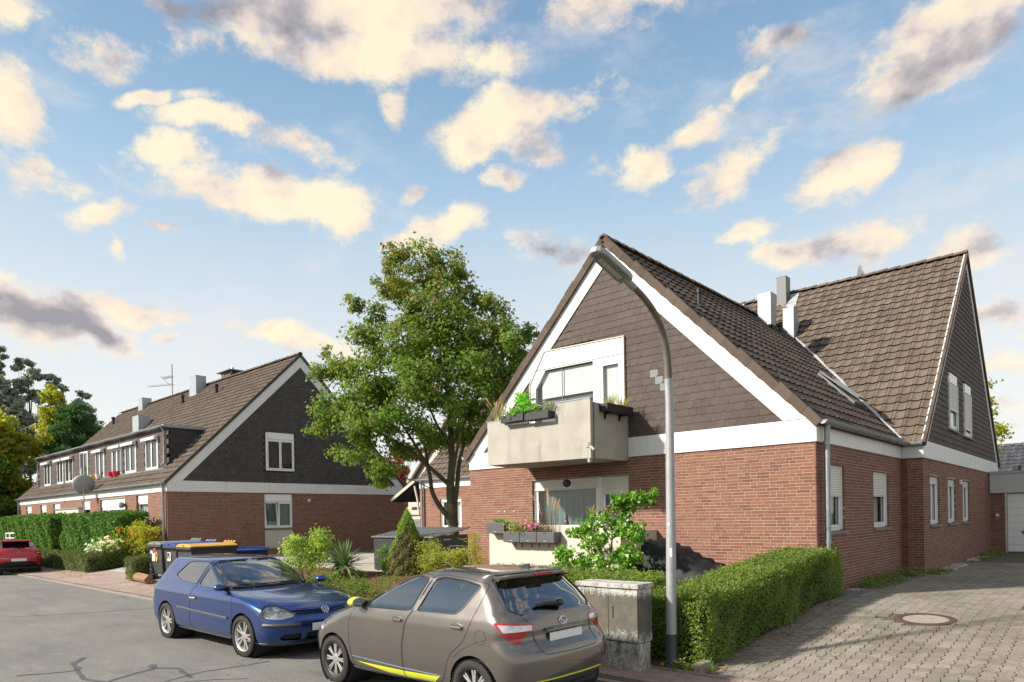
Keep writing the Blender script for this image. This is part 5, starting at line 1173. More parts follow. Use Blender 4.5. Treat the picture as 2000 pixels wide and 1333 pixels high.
# ---- hedges
def hedge(name, label, boxes, n_m2, size, mat, topfn=None, sprig=0, seed=1, core=.14, group=None, twigs=True, bulge=.05, aspect=.55, cat='hedge'):
    """boxes: (x0,y0,x1,y1,h) standing on the ground"""
    x, y = boxes[0][0], boxes[0][1]
    t = thing(name, label, cat, (x, y, gz(x, y)), group); rs = np.random.default_rng(seed); Ps = []; Ns = []; cb = MB()
    for (x0, y0, x1, y1, h) in boxes:
        def add(n, fx, nrm):
            n = int(n); a, b = rs.random(n), rs.random(n); p = fx(a, b)
            bul = (np.sin(p[:, 0]*3.1+p[:, 1]*2.3+p[:, 2]*3.7)+np.sin(p[:, 0]*7.7-p[:, 1]*6.1+p[:, 2]*8.3)*.6)*bulge*.6
            d = bul-np.abs(rs.normal(0, .055, n))+.02
            p = p+np.array(nrm)*d[:, None]+rs.normal(0, .015, (n, 3))
            Ps.append(p); Ns.append(np.tile(np.array(nrm, float)+np.array((0, 0, .35)), (n, 1)))
        zb = lambda xx, yy: np.array([gz(a, b) for a, b in zip(xx, yy)])
        H = lambda xx, yy: zb(xx, yy)+h
        def side_x(X): return lambda a, b: np.stack([np.full_like(a, X), y0+(y1-y0)*a, zb(np.full_like(a, X), y0+(y1-y0)*a)+.05+(h-.05)*b], 1)
        def side_y(Y): return lambda a, b: np.stack([x0+(x1-x0)*a, np.full_like(a, Y), zb(x0+(x1-x0)*a, np.full_like(a, Y))+.05+(h-.05)*b], 1)
        def top(a, b): xx, yy = x0+(x1-x0)*a, y0+(y1-y0)*b; return np.stack([xx, yy, H(xx, yy)], 1)
        add(n_m2*(y1-y0)*h, side_x(x1), (1, 0, 0)); add(n_m2*.5*(y1-y0)*h, side_x(x0), (-1, 0, 0))
        add(n_m2*(x1-x0)*h, side_y(y0), (0, -1, 0)); add(n_m2*.5*(x1-x0)*h, side_y(y1), (0, 1, 0)); add(n_m2*1.15*(x1-x0)*(y1-y0), top, (0, 0, 1))
        if sprig:
            n = int(sprig*(x1-x0)*(y1-y0)); xx, yy = x0+(x1-x0)*rs.random(n), y0+(y1-y0)*rs.random(n); z = H(xx, yy)
            k = 7; tilt = rs.normal(0, .35, (n, 2)); ln = rs.uniform(.05, .13, n)
            for j in range(k):
                f_ = (j+1)/k; Ps.append(np.stack([xx+tilt[:, 0]*ln*f_, yy+tilt[:, 1]*ln*f_, z+ln*f_], 1)+rs.normal(0, .008, (n, 3))); Ns.append(rs.normal(0, 1, (n, 3)))
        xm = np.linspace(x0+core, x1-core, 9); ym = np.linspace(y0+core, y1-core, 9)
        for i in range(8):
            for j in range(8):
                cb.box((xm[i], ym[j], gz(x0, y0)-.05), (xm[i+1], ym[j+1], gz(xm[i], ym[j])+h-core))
        if twigs:
            tw = MB(); rr = random.Random(seed)
            for i in range(int(((x1-x0)+(y1-y0))*9)):
                if rr.random() < (y1-y0)/((x1-x0)+(y1-y0)): p = Vector((x1-.06, rr.uniform(y0, y1), 0)); o = Vector((1, 0, 0))
                else: p = Vector((rr.uniform(x0, x1), y0+.06, 0)); o = Vector((0, -1, 0))
                z = gz(p.x, p.y); b = p+Vector((0, 0, z+rr.uniform(.0, h*.6))); e = b+o*rr.uniform(.02, .10)+Vector((rr.uniform(-.2, .2), rr.uniform(-.2, .2), rr.uniform(.05, .35)))
                tw.tube([b-o*.1, b.lerp(e, .5)+Vector((rr.uniform(-.03, .03), rr.uniform(-.03, .03), 0)), e], [.008, .006, .003], 4)
            tw.build('twigs', TWIG, t, kind='stuff')
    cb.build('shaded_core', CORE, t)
    me = leaf_mesh('foliage', np.concatenate(Ps), np.concatenate(Ns), size, mat, aspect, .75, seed=seed); link('foliage', me, t); return t
hedge('clipped_hedge', 'clipped green hedge round the garden corner behind the street lamp', [(-4.9, 7.98, -4.03, 13.55, .85), (-8.6, 8.02, -4.91, 8.95, .98)], 5200, .034, [L_HEDGE], sprig=520, seed=2, bulge=.085)
hedge('laurel_hedge', 'tall laurel hedge nearer the flower bed, below the satellite dish', [(-38.6, 9.6, -30.9, 10.85, 2.05)], 620, .13, [L_LAUREL], sprig=14, seed=4, bulge=.14, group='laurel hedges', aspect=.42)
hedge('laurel_hedge', 'tall laurel hedge farther left, behind the red car', [(-53.5, 9.7, -41.2, 10.85, 2.1)], 430, .15, [L_LAUREL], sprig=10, seed=6, bulge=.14, group='laurel hedges', aspect=.42)
hedge('low_hedge', 'low clipped hedge turning the corner of the flower bed', [(-38.2, 8.28, -30.75, 8.8, .64), (-30.74, 8.28, -30.15, 10.6, .64)], 1500, .055, [L_HEDGE2], sprig=70, seed=7)
hedge('low_hedge', 'short block of clipped hedge beside the rubbish containers', [(-25.15, 8.05, -24.35, 8.75, .74)], 2200, .045, [L_HEDGE2], sprig=90, seed=8)

# ---- garden shrubs
def shrub(name, label, c, r_, n, size, mat, cat='shrub', stems=8, seed=1, aspect=.6, group=None, jitter=.8, blobs=None, maple=False, droop=0, stem_mat=None):
    x, y = c; z = gz(x, y); t = thing(name, label, cat, (x, y, z), group); rs = np.random.default_rng(seed); rr = random.Random(seed)
    if blobs is None:
        blobs = []
        for i in range(9):
            a = rr.uniform(0, 6.28); d = math.sqrt(rr.random())*.6
            blobs.append(((x+r_[0]*d*math.cos(a), y+r_[0]*d*math.sin(a), z+r_[1]*rr.uniform(.35, .82)), (r_[0]*.45, r_[0]*.45, r_[1]*.24)))
    P, Nn = blob_points(blobs, n, rs, .6); P[:, 2] = np.maximum(P[:, 2], z+.02)
    me = maple_mesh('foliage', P, Nn, size, mat, jitter, seed=seed) if maple else leaf_mesh('foliage', P, Nn, size, mat, aspect, jitter, seed=seed, droop=droop); link('foliage', me, t)
    mb = MB()
    for i in range(stems):
        b_ = blobs[i % len(blobs)][0]; s_ = Vector((x+rr.uniform(-.12, .12), y+rr.uniform(-.12, .12), z-.03))
        limb(mb, [s_, s_.lerp(Vector(b_), .5)+Vector((rr.uniform(-.08, .08), rr.uniform(-.08, .08), .05)), b_], .014, .004, 5)
    mb.build('stems', stem_mat or TWIG, t, kind='stuff'); return t
L_ROSE = leaf_mat('rose_leaf', [(.20,.27,.05),(.26,.33,.07),(.15,.23,.045),(.32,.38,.10)], .35, .4)
L_PIERIS = leaf_mat('pieris_leaf', [(.20,.25,.045),(.28,.30,.06),(.14,.20,.04),(.36,.24,.05)], .35, .4)
shrub('rose_bush', 'pale green rose bush behind the blue car bonnet, left of the yucca', (-18.0, 10.6), (.80, 1.55), 3800, .085, [L_ROSE], seed=3, maple=True)
shrub('pieris_shrub', 'yellow green shrub between the half brown conifer and the tree trunk', (-14.35, 12.35), (.38, 1.15), 1300, .085, [L_PIERIS], aspect=.3, seed=4, group='yellow green shrubs by the tree', droop=.2)
shrub('pieris_shrub', 'yellow green shrub in front of the tree trunk', (-13.75, 11.9), (.42, .85), 1500, .085, [L_PIERIS], aspect=.3, seed=5, group='yellow green shrubs by the tree')
shrub('pieris_shrub', 'yellow green shrub beside the cream parapet, right of the tree trunk', (-12.95, 12.2), (.45, .95), 1500, .085, [L_PIERIS], aspect=.3, seed=6, group='yellow green shrubs by the tree')
x, y = -12.05, 11.75
shrub('goldenrod', 'tall thin yellow orange plant at the left edge of the cream parapet', (x, y), (.2, 1.3), 900, .07, [L_YEL], 'plant', 7, 7, .25, blobs=[((x+a, y+b, gz(x, y)+h), (.07, .07, .30)) for a, b, h in ((-.08, 0, .4), (.06, .05, .45), (.12, -.05, .9), (-.05, .04, 1.0), (.02, 0, 1.2), (.22, 0, .75))])
x, y = -16.25, 12.15
shrub('small_rose', 'small leggy plant with yellowish top right of the yucca', (x, y), (.2, .9), 420, .07, [L_GRN], 'plant', 5, 8, maple=True, blobs=[((x, y, gz(x, y)+.75), (.18, .18, .14)), ((x+.12, y, gz(x, y)+.5), (.16, .16, .14)), ((x-.06, y, gz(x, y)+.3), (.12, .12, .1))])
for i, (x, y, n, m_, lab) in enumerate(((-15.6, 9.6, 900, L_GRN, 'low grey green ground plant nearest the blue car'), (-14.6, 9.3, 900, L_HEDGE2, 'low grey green ground plant behind the grey car bonnet'), (-15.9, 9.95, 420, L_ROSE, 'low yellow flowered plant at the foot of the yucca'), (-13.6, 9.6, 900, L_GRN, 'low ground plant behind the grey car windscreen'))):
    shrub('ground_plant', lab, (x, y), (.75 if i != 2 else .4, .42), n, .07, [m_], 'plant', 4, 40+i, .4, group='low plants in the bed')
flat = leaf_mat('clover_leaf', [(.05,.11,.02),(.09,.16,.03),(.14,.18,.04),(.20,.13,.04)], .3)
def weeds(name, n, x0, x1, y0, y1, size, mat, seed, h=.08, cl=14):
    rs = np.random.default_rng(seed); c = np.stack([rs.uniform(x0, x1, cl), rs.uniform(y0, y1, cl)], 1); i = rs.integers(0, cl, n)
    p = c[i]+rs.normal(0, .11, (n, 2)); z = np.array([gz(a, b) for a, b in p])+np.abs(rs.normal(0, h, n))+.015
    P = np.column_stack([p, z]); P[:, 0] = np.clip(P[:, 0], x0-.1, x1+.12)
    return link(name, leaf_mesh(name, P, np.tile((0, 0, 1.), (n, 1)), size, mat, .5, .6, seed=seed), None, 0, 'stuff')
weeds('weeds', 2100, -4.18, -3.75, 15.0, 18.9, .055, [flat], 5, .09, 26); weeds('weeds', 620, -3.72, -3.4, 19.0, 20.0, .05, [flat], 6, .05, 10); weeds('weeds', 900, -3.72, -3.2, 24.8, 29.4, .06, [flat], 7, .07, 16)
weeds('weeds', 60, -3.0, -2.9, 9.2, 9.4, .03, [flat], 8, .02, 2); weeds('weeds', 5200, -17.5, -9, 7.9, 9.9, .06, [flat], 9, .07, 120); weeds('weeds', 1800, -20, -14.5, 9.8, 12.2, .06, [flat], 19, .06, 50); weeds('weeds', 160, -22.3, -21.9, 8.0, 8.2, .06, [flat], 10, .05, 3)
weeds('weeds', 420, -4.45, -3.95, 7.75, 8.2, .06, [flat], 12, .07, 6)
# flower bed by the left house
def flowers(name, label, c, r_, n_leaf, n_fl, lm, fcol, fs=.09, seed=1, cat='flowers'):
    t = shrub(name, label, c, r_, n_leaf, .10, [lm], cat, 6, seed, .45)
    rs = np.random.default_rng(seed+50); x, y = c; z = gz(x, y); n = n_fl
    a = rs.uniform(0, 6.28, n); d = r_[0]*np.sqrt(rs.random(n))*1.05; P = np.column_stack([x+d*np.cos(a), y+d*np.sin(a), z+r_[1]*(.45+.65*rs.random(n)*(1-.4*d/r_[0]))])
    if 'petal_'+fcol not in MATS: leaf_mat('petal_'+fcol, {'white': [(.75,.75,.72),(.8,.8,.78)], 'red': [(.55,.03,.03),(.65,.06,.03)], 'pink': [(.70,.14,.42),(.80,.30,.55)], 'orange': [(.6,.25,.04),(.7,.35,.05)]}[fcol], .3, .6)
    link('blossoms', leaf_mesh('blossoms', np.repeat(P, 4, 0)+rs.normal(0, fs*.3, (4*n, 3)), np.tile((0, -.5, 1.), (4*n, 1)), fs, [MATS['petal_'+fcol]], .8, .5, seed=seed), t); return t
flowers('white_flowers', 'white flowering bush beside the tall laurel hedge', (-30.95, 9.25), (.75, 1.25), 1400, 110, L_GRN, 'white', .11, 3)
flowers('red_flowers', 'green bush with red blossoms in the left flower bed', (-30.3, 10.1), (.8, 1.75), 2200, 12, L_YEL, 'red', .13, 5)
flowers('orange_flowers', 'yellow orange tinted plant at the corner of the left house', (-29.55, 10.35), (.55, 1.7), 1500, 20, L_YEL, 'orange', .08, 6)
flowers('red_flowers', 'small reddish plant at the front of the left flower bed', (-31.2, 8.95), (.45, .75), 600, 14, L_YEL, 'orange', .08, 9)
# yuccas: rosettes of stiff blades
L_YUC = leaf_mat('yucca_blade', [(.085,.14,.055),(.11,.17,.07),(.15,.20,.10),(.07,.12,.05)], .15, .45)
def yucca(label, x, y, hz_, ln, n, seed):
    z = gz(x, y); t = thing('yucca', label, 'yucca', (x, y, z), 'yuccas in the front bed'); rr = random.Random(seed); mb = MB()
    mb.tube([(x, y, z-.05), (x+.02, y, z+hz_*.5), (x, y, z+hz_)], [.07, .06, .05], 8); mb.build('stem', TWIG, t)
    bm_ = MB()
    for i in range(n):
        e = rr.uniform(-.5, 1.45); a = rr.uniform(0, 6.28); d = Vector((math.cos(a)*math.cos(e), math.sin(a)*math.cos(e), math.sin(e)))
        s_ = Vector((-math.sin(a), math.cos(a), 0)); b = Vector((x, y, z+hz_+rr.uniform(-.08, .06))); L_ = ln*rr.uniform(.75, 1.1); pts = []
        for k, w in ((0, .018), (.35, .026), (.7, .018), (1, .001)):
            c = b+d*L_*k+Vector((0, 0, -.10*k*k*math.cos(e)*L_)); up = d.cross(s_).normalized()*w*.35
            pts += [c-s_*w+up, c-up*.3, c+s_*w+up]
        bm_.add(pts, [(3*q, 3*q+1, 3*q+4, 3*q+3) for q in range(3)]+[(3*q+1, 3*q+2, 3*q+5, 3*q+4) for q in range(3)])
    bm_.build('blades', L_YUC, t); return t
yucca('large spiky yucca in the bed behind the blue car', -16.75, 11.15, .42, .80, 130, 2); yucca('smaller yucca half hidden behind the pale rose bush', -17.35, 11.3, .45, .62, 70, 4)
# dwarf conifer, one side browned
cx, cy = -15.70, 12.60; cz = gz(cx, cy)
con = thing('dwarf_conifer', 'cone shaped conifer, bright green with one side dead and brown', 'conifer', (cx, cy, cz))
rs = np.random.default_rng(8); n = 26000
zz = 1-np.sqrt(rs.random(n)); an = rs.uniform(0, 6.28, n); bump = 1+.10*np.sin(an*5+zz*17)+.08*np.sin(an*9-zz*29)
rad = (.60*(1-zz)**.8+.03)*bump*(1-.35*rs.random(n)**3); P = np.column_stack([cx+rad*np.cos(an), cy+rad*np.sin(an), cz+.03+zz*1.86])
dv_ = np.cos(an-math.atan2(-.75, .55)); brown = (dv_-1.15*zz+.12*np.sin(an*7+zz*20)+rs.normal(0, .10, n) > .12)
keep = ~(brown & (rs.random(n) < .35)); P, an, brown = P[keep], an[keep], brown[keep]
L_CON = leaf_mat('conifer_green', [(.12,.20,.03),(.17,.26,.04),(.22,.31,.055),(.08,.15,.025)], .25); L_DEAD = leaf_mat('conifer_brown', [(.12,.085,.05),(.18,.13,.08),(.09,.065,.04),(.15,.14,.05)], .1, .8)
Nn = np.column_stack([np.cos(an), np.sin(an), np.full(len(an), .5)])
link('foliage', leaf_mesh('foliage', P, Nn, .055, [L_CON, L_DEAD], .35, .7, mi=(brown & (rs.random(len(an)) < .8)).astype(int), seed=4), con)
mb = MB(); rr = random.Random(3); mb.tube([(cx, cy, cz-.05), (cx, cy, cz+1.6)], [.05, .012], 7)
for i in range(150):
    z = rr.uniform(.05, 1.3); a = rr.uniform(0, 6.28); L_ = (.60*(1-z/1.86)**.8)*rr.uniform(.8, 1.0); e = Vector((cx+L_*math.cos(a), cy+L_*math.sin(a), cz+z+rr.uniform(0, .15)))
    mb.tube([(cx, cy, cz+z), (Vector((cx, cy, cz+z)).lerp(e, .6)+Vector((0, 0, -.03))), e], [.009, .006, .003], 4)
mb.build('trunk', TWIG, con)
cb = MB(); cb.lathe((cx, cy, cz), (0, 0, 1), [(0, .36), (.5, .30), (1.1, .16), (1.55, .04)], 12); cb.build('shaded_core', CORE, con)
# twisted hazel in front of the parapet
hx, hy = -7.4, 10.75; hz_ = gz(hx, hy)
L_HAZ = leaf_mat('hazel_leaf', [(.06,.15,.02),(.09,.20,.03),(.14,.27,.045),(.20,.32,.06),(.05,.12,.02)], .35, .4)
haz = thing('twisted_hazel', 'twisted bush with crumpled big leaves in front of the cream parapet', 'shrub', (hx, hy, hz_))
hb = []
for px_, pz in ((-8.15, 1.75), (-7.85, 1.85), (-7.75, 1.45), (-8.0, 1.15), (-8.35, 1.3), (-8.45, .98), (-7.45, 1.65), (-7.35, 1.95), (-7.05, 1.75), (-6.95, 2.1), (-6.75, 2.32), (-6.55, 2.3), (-7.0, 2.35), (-6.85, 1.85), (-7.2, 1.3), (-6.75, 1.35), (-6.6, 1.7), (-7.45, 1.05), (-6.95, 1.05), (-8.1, .85)):
    hb.append(((px_, hy+random.Random(int(px_*100)).uniform(-.2, .2), pz), (.17, .17, .15)))
rs = np.random.default_rng(3); P, Nn = blob_points(hb, 2300, rs, .6); link('foliage', leaf_mesh('foliage', P, Nn, .098, [L_HAZ], .8, .7, fold=.9, seed=3, droop=.5), haz)
mb = MB()
for e, pts in enumerate(([(-7.45, .3), (-7.55, .8), (-7.4, 1.1), (-7.6, 1.4), (-7.85, 1.8)], [(-7.4, .3), (-7.25, .7), (-7.0, .95), (-6.85, 1.25), (-6.95, 1.6), (-6.8, 2.2)], [(-7.45, .3), (-7.9, .7), (-8.2, .85), (-8.4, 1.1)], [(-7.2, .3), (-6.9, .7), (-6.95, 1.0), (-6.7, 1.3), (-6.6, 1.6)], [(-7.5, .5), (-7.3, 1.2), (-7.3, 1.9)])):
    limb(mb, [(a, hy+.06*math.sin(i*2+e), z) for i, (a, z) in enumerate(pts)], .030, .010, 6)
mb.build('stems', plain('hazel_bark', (.19,.135,.08), .9, .3, 9), haz)

# ================================================================ cars
from mathutils.bvhtree import BVHTree
def pchip(xs, ys, q):
    xs, ys, q = np.array(xs, float), np.array(ys, float), np.array(q, float); h = np.diff(xs); dl = np.diff(ys)/h; n = len(xs); d = np.zeros(n)
    for i in range(1, n-1):
        if dl[i-1]*dl[i] > 0:
            w1, w2 = 2*h[i]+h[i-1], h[i]+2*h[i-1]; d[i] = (w1+w2)/(w1/dl[i-1]+w2/dl[i])
    d[0], d[-1] = dl[0], dl[-1]
    k = np.clip(np.searchsorted(xs, q)-1, 0, n-2); t = (q-xs[k])/h[k]
    return (2*t**3-3*t**2+1)*ys[k]+(t**3-2*t**2+t)*h[k]*d[k]+(-2*t**3+3*t**2)*ys[k+1]+(t**3-t**2)*h[k]*d[k+1]
def car_shell(rows, sub=5, nc=22, ns=70):
    """rows: xf zf xb zb w zs Lf nf Lb nb - level outlines stacked from floor to roof, half the car (y>=0)"""
    A = np.array(rows, float); n = len(A); t = np.linspace(0, n-1, (n-1)*sub+1)
    Q = np.stack([pchip(np.arange(n), A[:, j], t) for j in range(A.shape[1])], 1); V = []
    th = np.linspace(0, math.pi/2, nc)
    for xf, zf, xb, zb, w, zs, Lf, nf, Lb, nb in Q:
        fx = xf-Lf*(1-np.cos(th)**(2/nf)); fy = np.sin(th)**(2/nf)
        bx = xb+Lb*(1-np.cos(th)**(2/nb)); by_ = np.sin(th)**(2/nb)
        sx = np.linspace(xf-Lf, xb+Lb, ns+2)[1:-1]
        x = np.concatenate([fx, sx, bx[::-1]]); y = np.concatenate([fy, np.ones(ns), by_[::-1]])*w
        s_ = (xf-x)/(xf-xb); xm = (x-1.25)/2.2; y = y*(1-.035*np.abs(xm)**2.2*np.where(np.abs(xm) < 1.3, 1, 1))
        e = np.clip((xf-x)/(Lf*1.5), 0, 1); e = e*e*(3-2*e); eb = np.clip((x-xb)/(Lb*1.5), 0, 1); eb = eb*eb*(3-2*eb)
        zlin = zf+(zb-zf)*s_; z = zlin+(zs-zf)*e*eb*(1-s_*.8)
        V.append(np.stack([x, y, z], 1))
    return np.array(V)
class Car:
    def __init__(s, name, label, loc, rot, rows, paint, sx=1.0, group=None, pitch=0):
        s.t = thing(name, label, 'car', loc, group); s.t.rotation_euler = (0, pitch, rot); s.t.scale = (sx, 1, .985); s.paint = paint
        V = car_shell(rows); nr, nu = V.shape[:2]; s.bm = bm_ = bmesh.new()
        vs = [[bm_.verts.new(p) for p in r_] for r_ in V]
        s.lay = bm_.faces.layers.int.new('part')
        for j in range(nr-1):
            for i in range(nu-1):
                try: bm_.faces.new((vs[j][i], vs[j][i+1], vs[j+1][i+1], vs[j+1][i]))
                except ValueError: pass
        bmesh.ops.remove_doubles(bm_, verts=bm_.verts, dist=.0008)
        bmesh.ops.dissolve_degenerate(bm_, dist=.0008, edges=bm_.edges)
        bm_.normal_update(); s.bvh = BVHTree.FromBMesh(bm_); s.parts = {}; s.n = 0
    # views: how a flat outline is thrown onto the body
    VIEWS = {'side': ((1, 0, 0), (0, 1, 0)), 'front': ((0, 1, 0), (1, 0, 0)), 'rear': ((0, 1, 0), (-1, 0, 0)), 'fq': ((-.7071, .7071, 0), (.7071, .7071, 0)), 'rq': ((.7071, .7071, 0), (-.7071, .7071, 0))}
    def hit(s, view, h, z, off=0.0):
        e, d = (Vector(v) for v in s.VIEWS[view]); o = e*h+Vector((0, 0, z))+d*6
        if view in ('fq', 'rq'): o = e*h+Vector((0, 0, z))+d*8
        r_ = s.bvh.ray_cast(o, -d, 14)
        if r_[0] is None: return None
        n = r_[1] if r_[1].dot(d) > 0 else -r_[1]
        return r_[0]+n*off, n
    def cut(s, view, poly, part, lim=.12, test=None):
        e, d = (Vector(v) for v in s.VIEWS[view]); bm_ = s.bm; lay = s.lay
        P2 = lambda co: (co.dot(e), co.z)
        hs = [p[0] for p in poly]; zs = [p[1] for p in poly]; m = .06; h0, h1, z0, z1 = min(hs)-m, max(hs)+m, min(zs)-m, max(zs)+m
        def ok(f):
            c = f.calc_center_median(); h, z = P2(c)
            return h0 < h < h1 and z0 < z < z1 and abs(f.normal.dot(d)) > lim and c.dot(d) > (-.2 if view == 'side' else (1.2 if view == 'front' else .0 if view == 'rear' else .2)) and (test is None or test(c))
        cand = [f for f in bm_.faces if ok(f)]
        k = len(poly)
        for i in range(k):
            a, b = poly[i], poly[(i+1) % k]; ed = e*(b[0]-a[0])+Vector((0, 0, b[1]-a[1]))
            if ed.length < 1e-5: continue
            pn = ed.cross(d).normalized(); g0, g1, y0, y1 = min(a[0], b[0])-.004, max(a[0], b[0])+.004, min(a[1], b[1])-.004, max(a[1], b[1])+.004
            sel = []
            for f in cand:
                if not f.is_valid: continue
                q = [P2(v.co) for v in f.verts]
                if max(x[0] for x in q) >= g0 and min(x[0] for x in q) <= g1 and max(x[1] for x in q) >= y0 and min(x[1] for x in q) <= y1: sel.append(f)
            if not sel: continue
            geom = list({v for f in sel for v in f.verts})+list({x for f in sel for x in f.edges})+sel
            r_ = bmesh.ops.bisect_plane(bm_, geom=geom, dist=.0004, plane_co=e*a[0]+Vector((0, 0, a[1])), plane_no=pn)
            cand = [f for f in cand if f.is_valid]+[g_ for g_ in r_['geom'] if isinstance(g_, bmesh.types.BMFace)]
            cand = list(dict.fromkeys(cand))
        s.n += 1; s.parts[part] = s.n
        for f in cand:
            if f.is_valid and f[lay] == 0:
                h, z = P2(f.calc_center_median())
                if inpoly(h, z, poly): f[lay] = s.n
        bm_.normal_update()
    def region(s, part):
        k = s.parts[part]; return [f for f in s.bm.faces if f[s.lay] == k]
    def take(s, part, name, mat, both=True, merge=False, inset=0.0, parent=None, smooth=50):
        """lift a region off the body as a mesh part (and its mirror image)"""
        fs = s.region(part); idx = {}; V = []; Fc = []
        for f in fs:
            r_ = []
            for v in f.verts:
                if v.index not in idx or True:
                    key = v
                    if key not in idx: idx[key] = len(V); V.append(v.co-v.normal*inset)
                    r_.append(idx[key])
            Fc.append(tuple(r_))
        out = []
        sets = [(V, Fc)]
        Vm = [Vector((v.x, -v.y, v.z)) for v in V]; Fm = [tuple(reversed(f)) for f in Fc]
        if merge: sets = [(V+Vm, Fc+[tuple(i+len(V) for i in f) for f in Fm])]
        elif both: sets.append((Vm, Fm))
        for VV, FF in sets:
            me = bpy.data.meshes.new(name); me.from_pydata([tuple(v) for v in VV], [], FF); me.materials.append(mat)
            if merge:
                b = bmesh.new(); b.from_mesh(me); bmesh.ops.remove_doubles(b, verts=b.verts, dist=.002); b.to_mesh(me); b.free()
            smooth_mesh(me, smooth); o = bpy.data.objects.new(name, me); COL.objects.link(o); o.parent = parent or s.t; out.append(o)
        bmesh.ops.delete(s.bm, geom=fs, context='FACES')
        return out
    def add(s, name, mb, mat, parent=None, smooth=False, bevel=0, mirror=False):
        res = []
        for k in ((1, -1) if mirror else (1,)):
            m2 = MB(); m2.v = [(x, y*k, z) for x, y, z in mb.v]; m2.f = mb.f if k == 1 else [tuple(reversed(f)) for f in mb.f]; m2.mi = mb.mi
            o = m2.build(name, mat, None, smooth, bevel); p = parent[len(res)] if isinstance(parent, list) else parent
            o.parent = p or s.t; res.append(o)
        return res if mirror else res[0]
    def line(s, view, pts, r_, closed=False, off=-.001, step=.04, n=5):
        """thin strip that follows the body along an outline; returns an MB"""
        mb = MB(); P = []
        q = list(pts)+([pts[0]] if closed else [])
        for a, b in zip(q[:-1], q[1:]):
            k = max(1, int(math.hypot(b[0]-a[0], b[1]-a[1])/step))
            for i in range(k):
                x = s.hit(view, a[0]+(b[0]-a[0])*i/k, a[1]+(b[1]-a[1])*i/k, off)
                if x: P.append(x[0])
        x = s.hit(view, *q[-1], off)
        if x: P.append(x[0])
        if len(P) > 1: mb.tube(P, r_, n)
        return mb
    def wheels(s, wb, rw, width, track, style, rim_r):
        ws = []
        for x in (0, wb):
            for sd_ in (1, -1):
                w = bpy.data.objects.new('wheel', None); COL.objects.link(w); w.parent = s.t; w.location = (x, sd_*track, rw); w.empty_display_size = .1
                ax = Vector((0, sd_, 0)); h = width/2; mb = MB()
                prf = [(-h*.8, rim_r), (-h, rim_r+.02), (-h*1.02, rw-.05), (-h*.86, rw-.012), (-h*.6, rw), (-h*.3, rw), (-h*.28, rw-.007), (-h*.22, rw-.007), (-h*.2, rw), (h*.2, rw), (h*.22, rw-.007), (h*.28, rw-.007), (h*.3, rw), (h*.6, rw), (h*.86, rw-.012), (h*1.02, rw-.05), (h, rim_r+.02), (h*.8, rim_r)]
                mb.lathe((0, 0, 0), ax, prf, 44, cap=False)
                for i in range(56):
                    a = 6.283*i/56; c = Vector((math.cos(a), 0, math.sin(a))); t_ = Vector((-math.sin(a), 0, math.cos(a)))
                    for q in (-1, 1): mb.obox(c*(rw-.008)+ax*q*h*.62-t_*.004, ax*q*h*.30, t_*.013, c*.010)
                o = mb.build('tyre', M_['rubber'], None, 40); o.parent = w
                rm = MB(); rm.lathe((0, 0, 0), ax, [(-h*.8, rim_r), (h*.2, rim_r-.03), (h*.62, rim_r-.012), (h*.80, rim_r-.004), (h*.84, rim_r+.004), (h*.80, rim_r+.006)], 44, cap=False)
                ro = rm.build('rim', style['rim'], None, 40); ro.parent = w
                bk = MB(); bk.lathe((0, 0, 0), ax, [(-h*.1, .0), (-h*.1, rim_r-.02)], 30, cap=False); bk.lathe((0, 0, 0), ax, [(-h*.05, .0), (-h*.02, .13), (-h*.1, .135)], 24, cap=False)
                bo = bk.build('brake', style['back'], None, 40); bo.parent = w
                n = style['n']; sp = MB()
                for i in range(n):
                    for q in style['pair']:
                        a = 6.283*i/n+q[0]; c = Vector((math.cos(a), 0, math.sin(a))); t_ = Vector((-math.sin(a), 0, math.cos(a))); a2 = 6.283*i/n+q[1]; c2 = Vector((math.cos(a2), 0, math.sin(a2))); t2 = Vector((-math.sin(a2), 0, math.cos(a2)))
                        w0, w1 = q[2], q[3]
                        sp.prism([c*.035+t_*w0+ax*h*.66, c*.035-t_*w0+ax*h*.66, c2*(rim_r-.01)-t2*w1+ax*h*.70, c2*(rim_r-.01)+t2*w1+ax*h*.70], -ax*.035)
                so = sp.build('spokes', style['spoke'], None, 0, .004); so.parent = w
                hb = MB(); hb.lathe((0, 0, 0), ax, [(h*.3, .075), (h*.64, .07), (h*.70, .05), (h*.72, .03), (h*.72, 0)], 20); ho = hb.build('hub_cap', style['spoke'], None, 40); ho.parent = w
                ws.append(w)
        wl_ = MB()
        for x in (0, wb):
            for sd_ in (1, -1):
                wl_.lathe((x, sd_*(track-.30), rw), (0, sd_, 0), [(0, 0), (0, rw+.055), (.37, rw+.05)], 30, cap=False)
        s.add('wheel_well', wl_, M_['dark'])
    def cabin(s, x_dash, seats, zb=.62, w=.66):
        mb = MB(); mb.box((-.42, -w, .22), (x_dash+.62, w, .45)); mb.box((x_dash-.05, -w, .5), (x_dash+.45, w, .88)); mb.box((-.45, -w, .45), (-.2, w, .80)); s.add('cabin_floor', mb, M_['dark_trim'])
        for x, y in seats:
            mb = MB(); mb.box((x-.02, y-.24, .42), (x+.5, y+.24, .58)); mb.obox((x+.03, y-.24, .55), (-.20, 0, .52), (0, .48, 0), (.12, 0, .05)); mb.obox((x-.19, y-.13, 1.10), (-.05, 0, .17), (0, .26, 0), (.09, 0, .02))
            mb.tube([(x-.15, y-.06, 1.02), (x-.17, y-.06, 1.12)], .008, 5); mb.tube([(x-.15, y+.06, 1.02), (x-.17, y+.06, 1.12)], .008, 5)
            s.add('seat', mb, M_['seat'], bevel=.035)
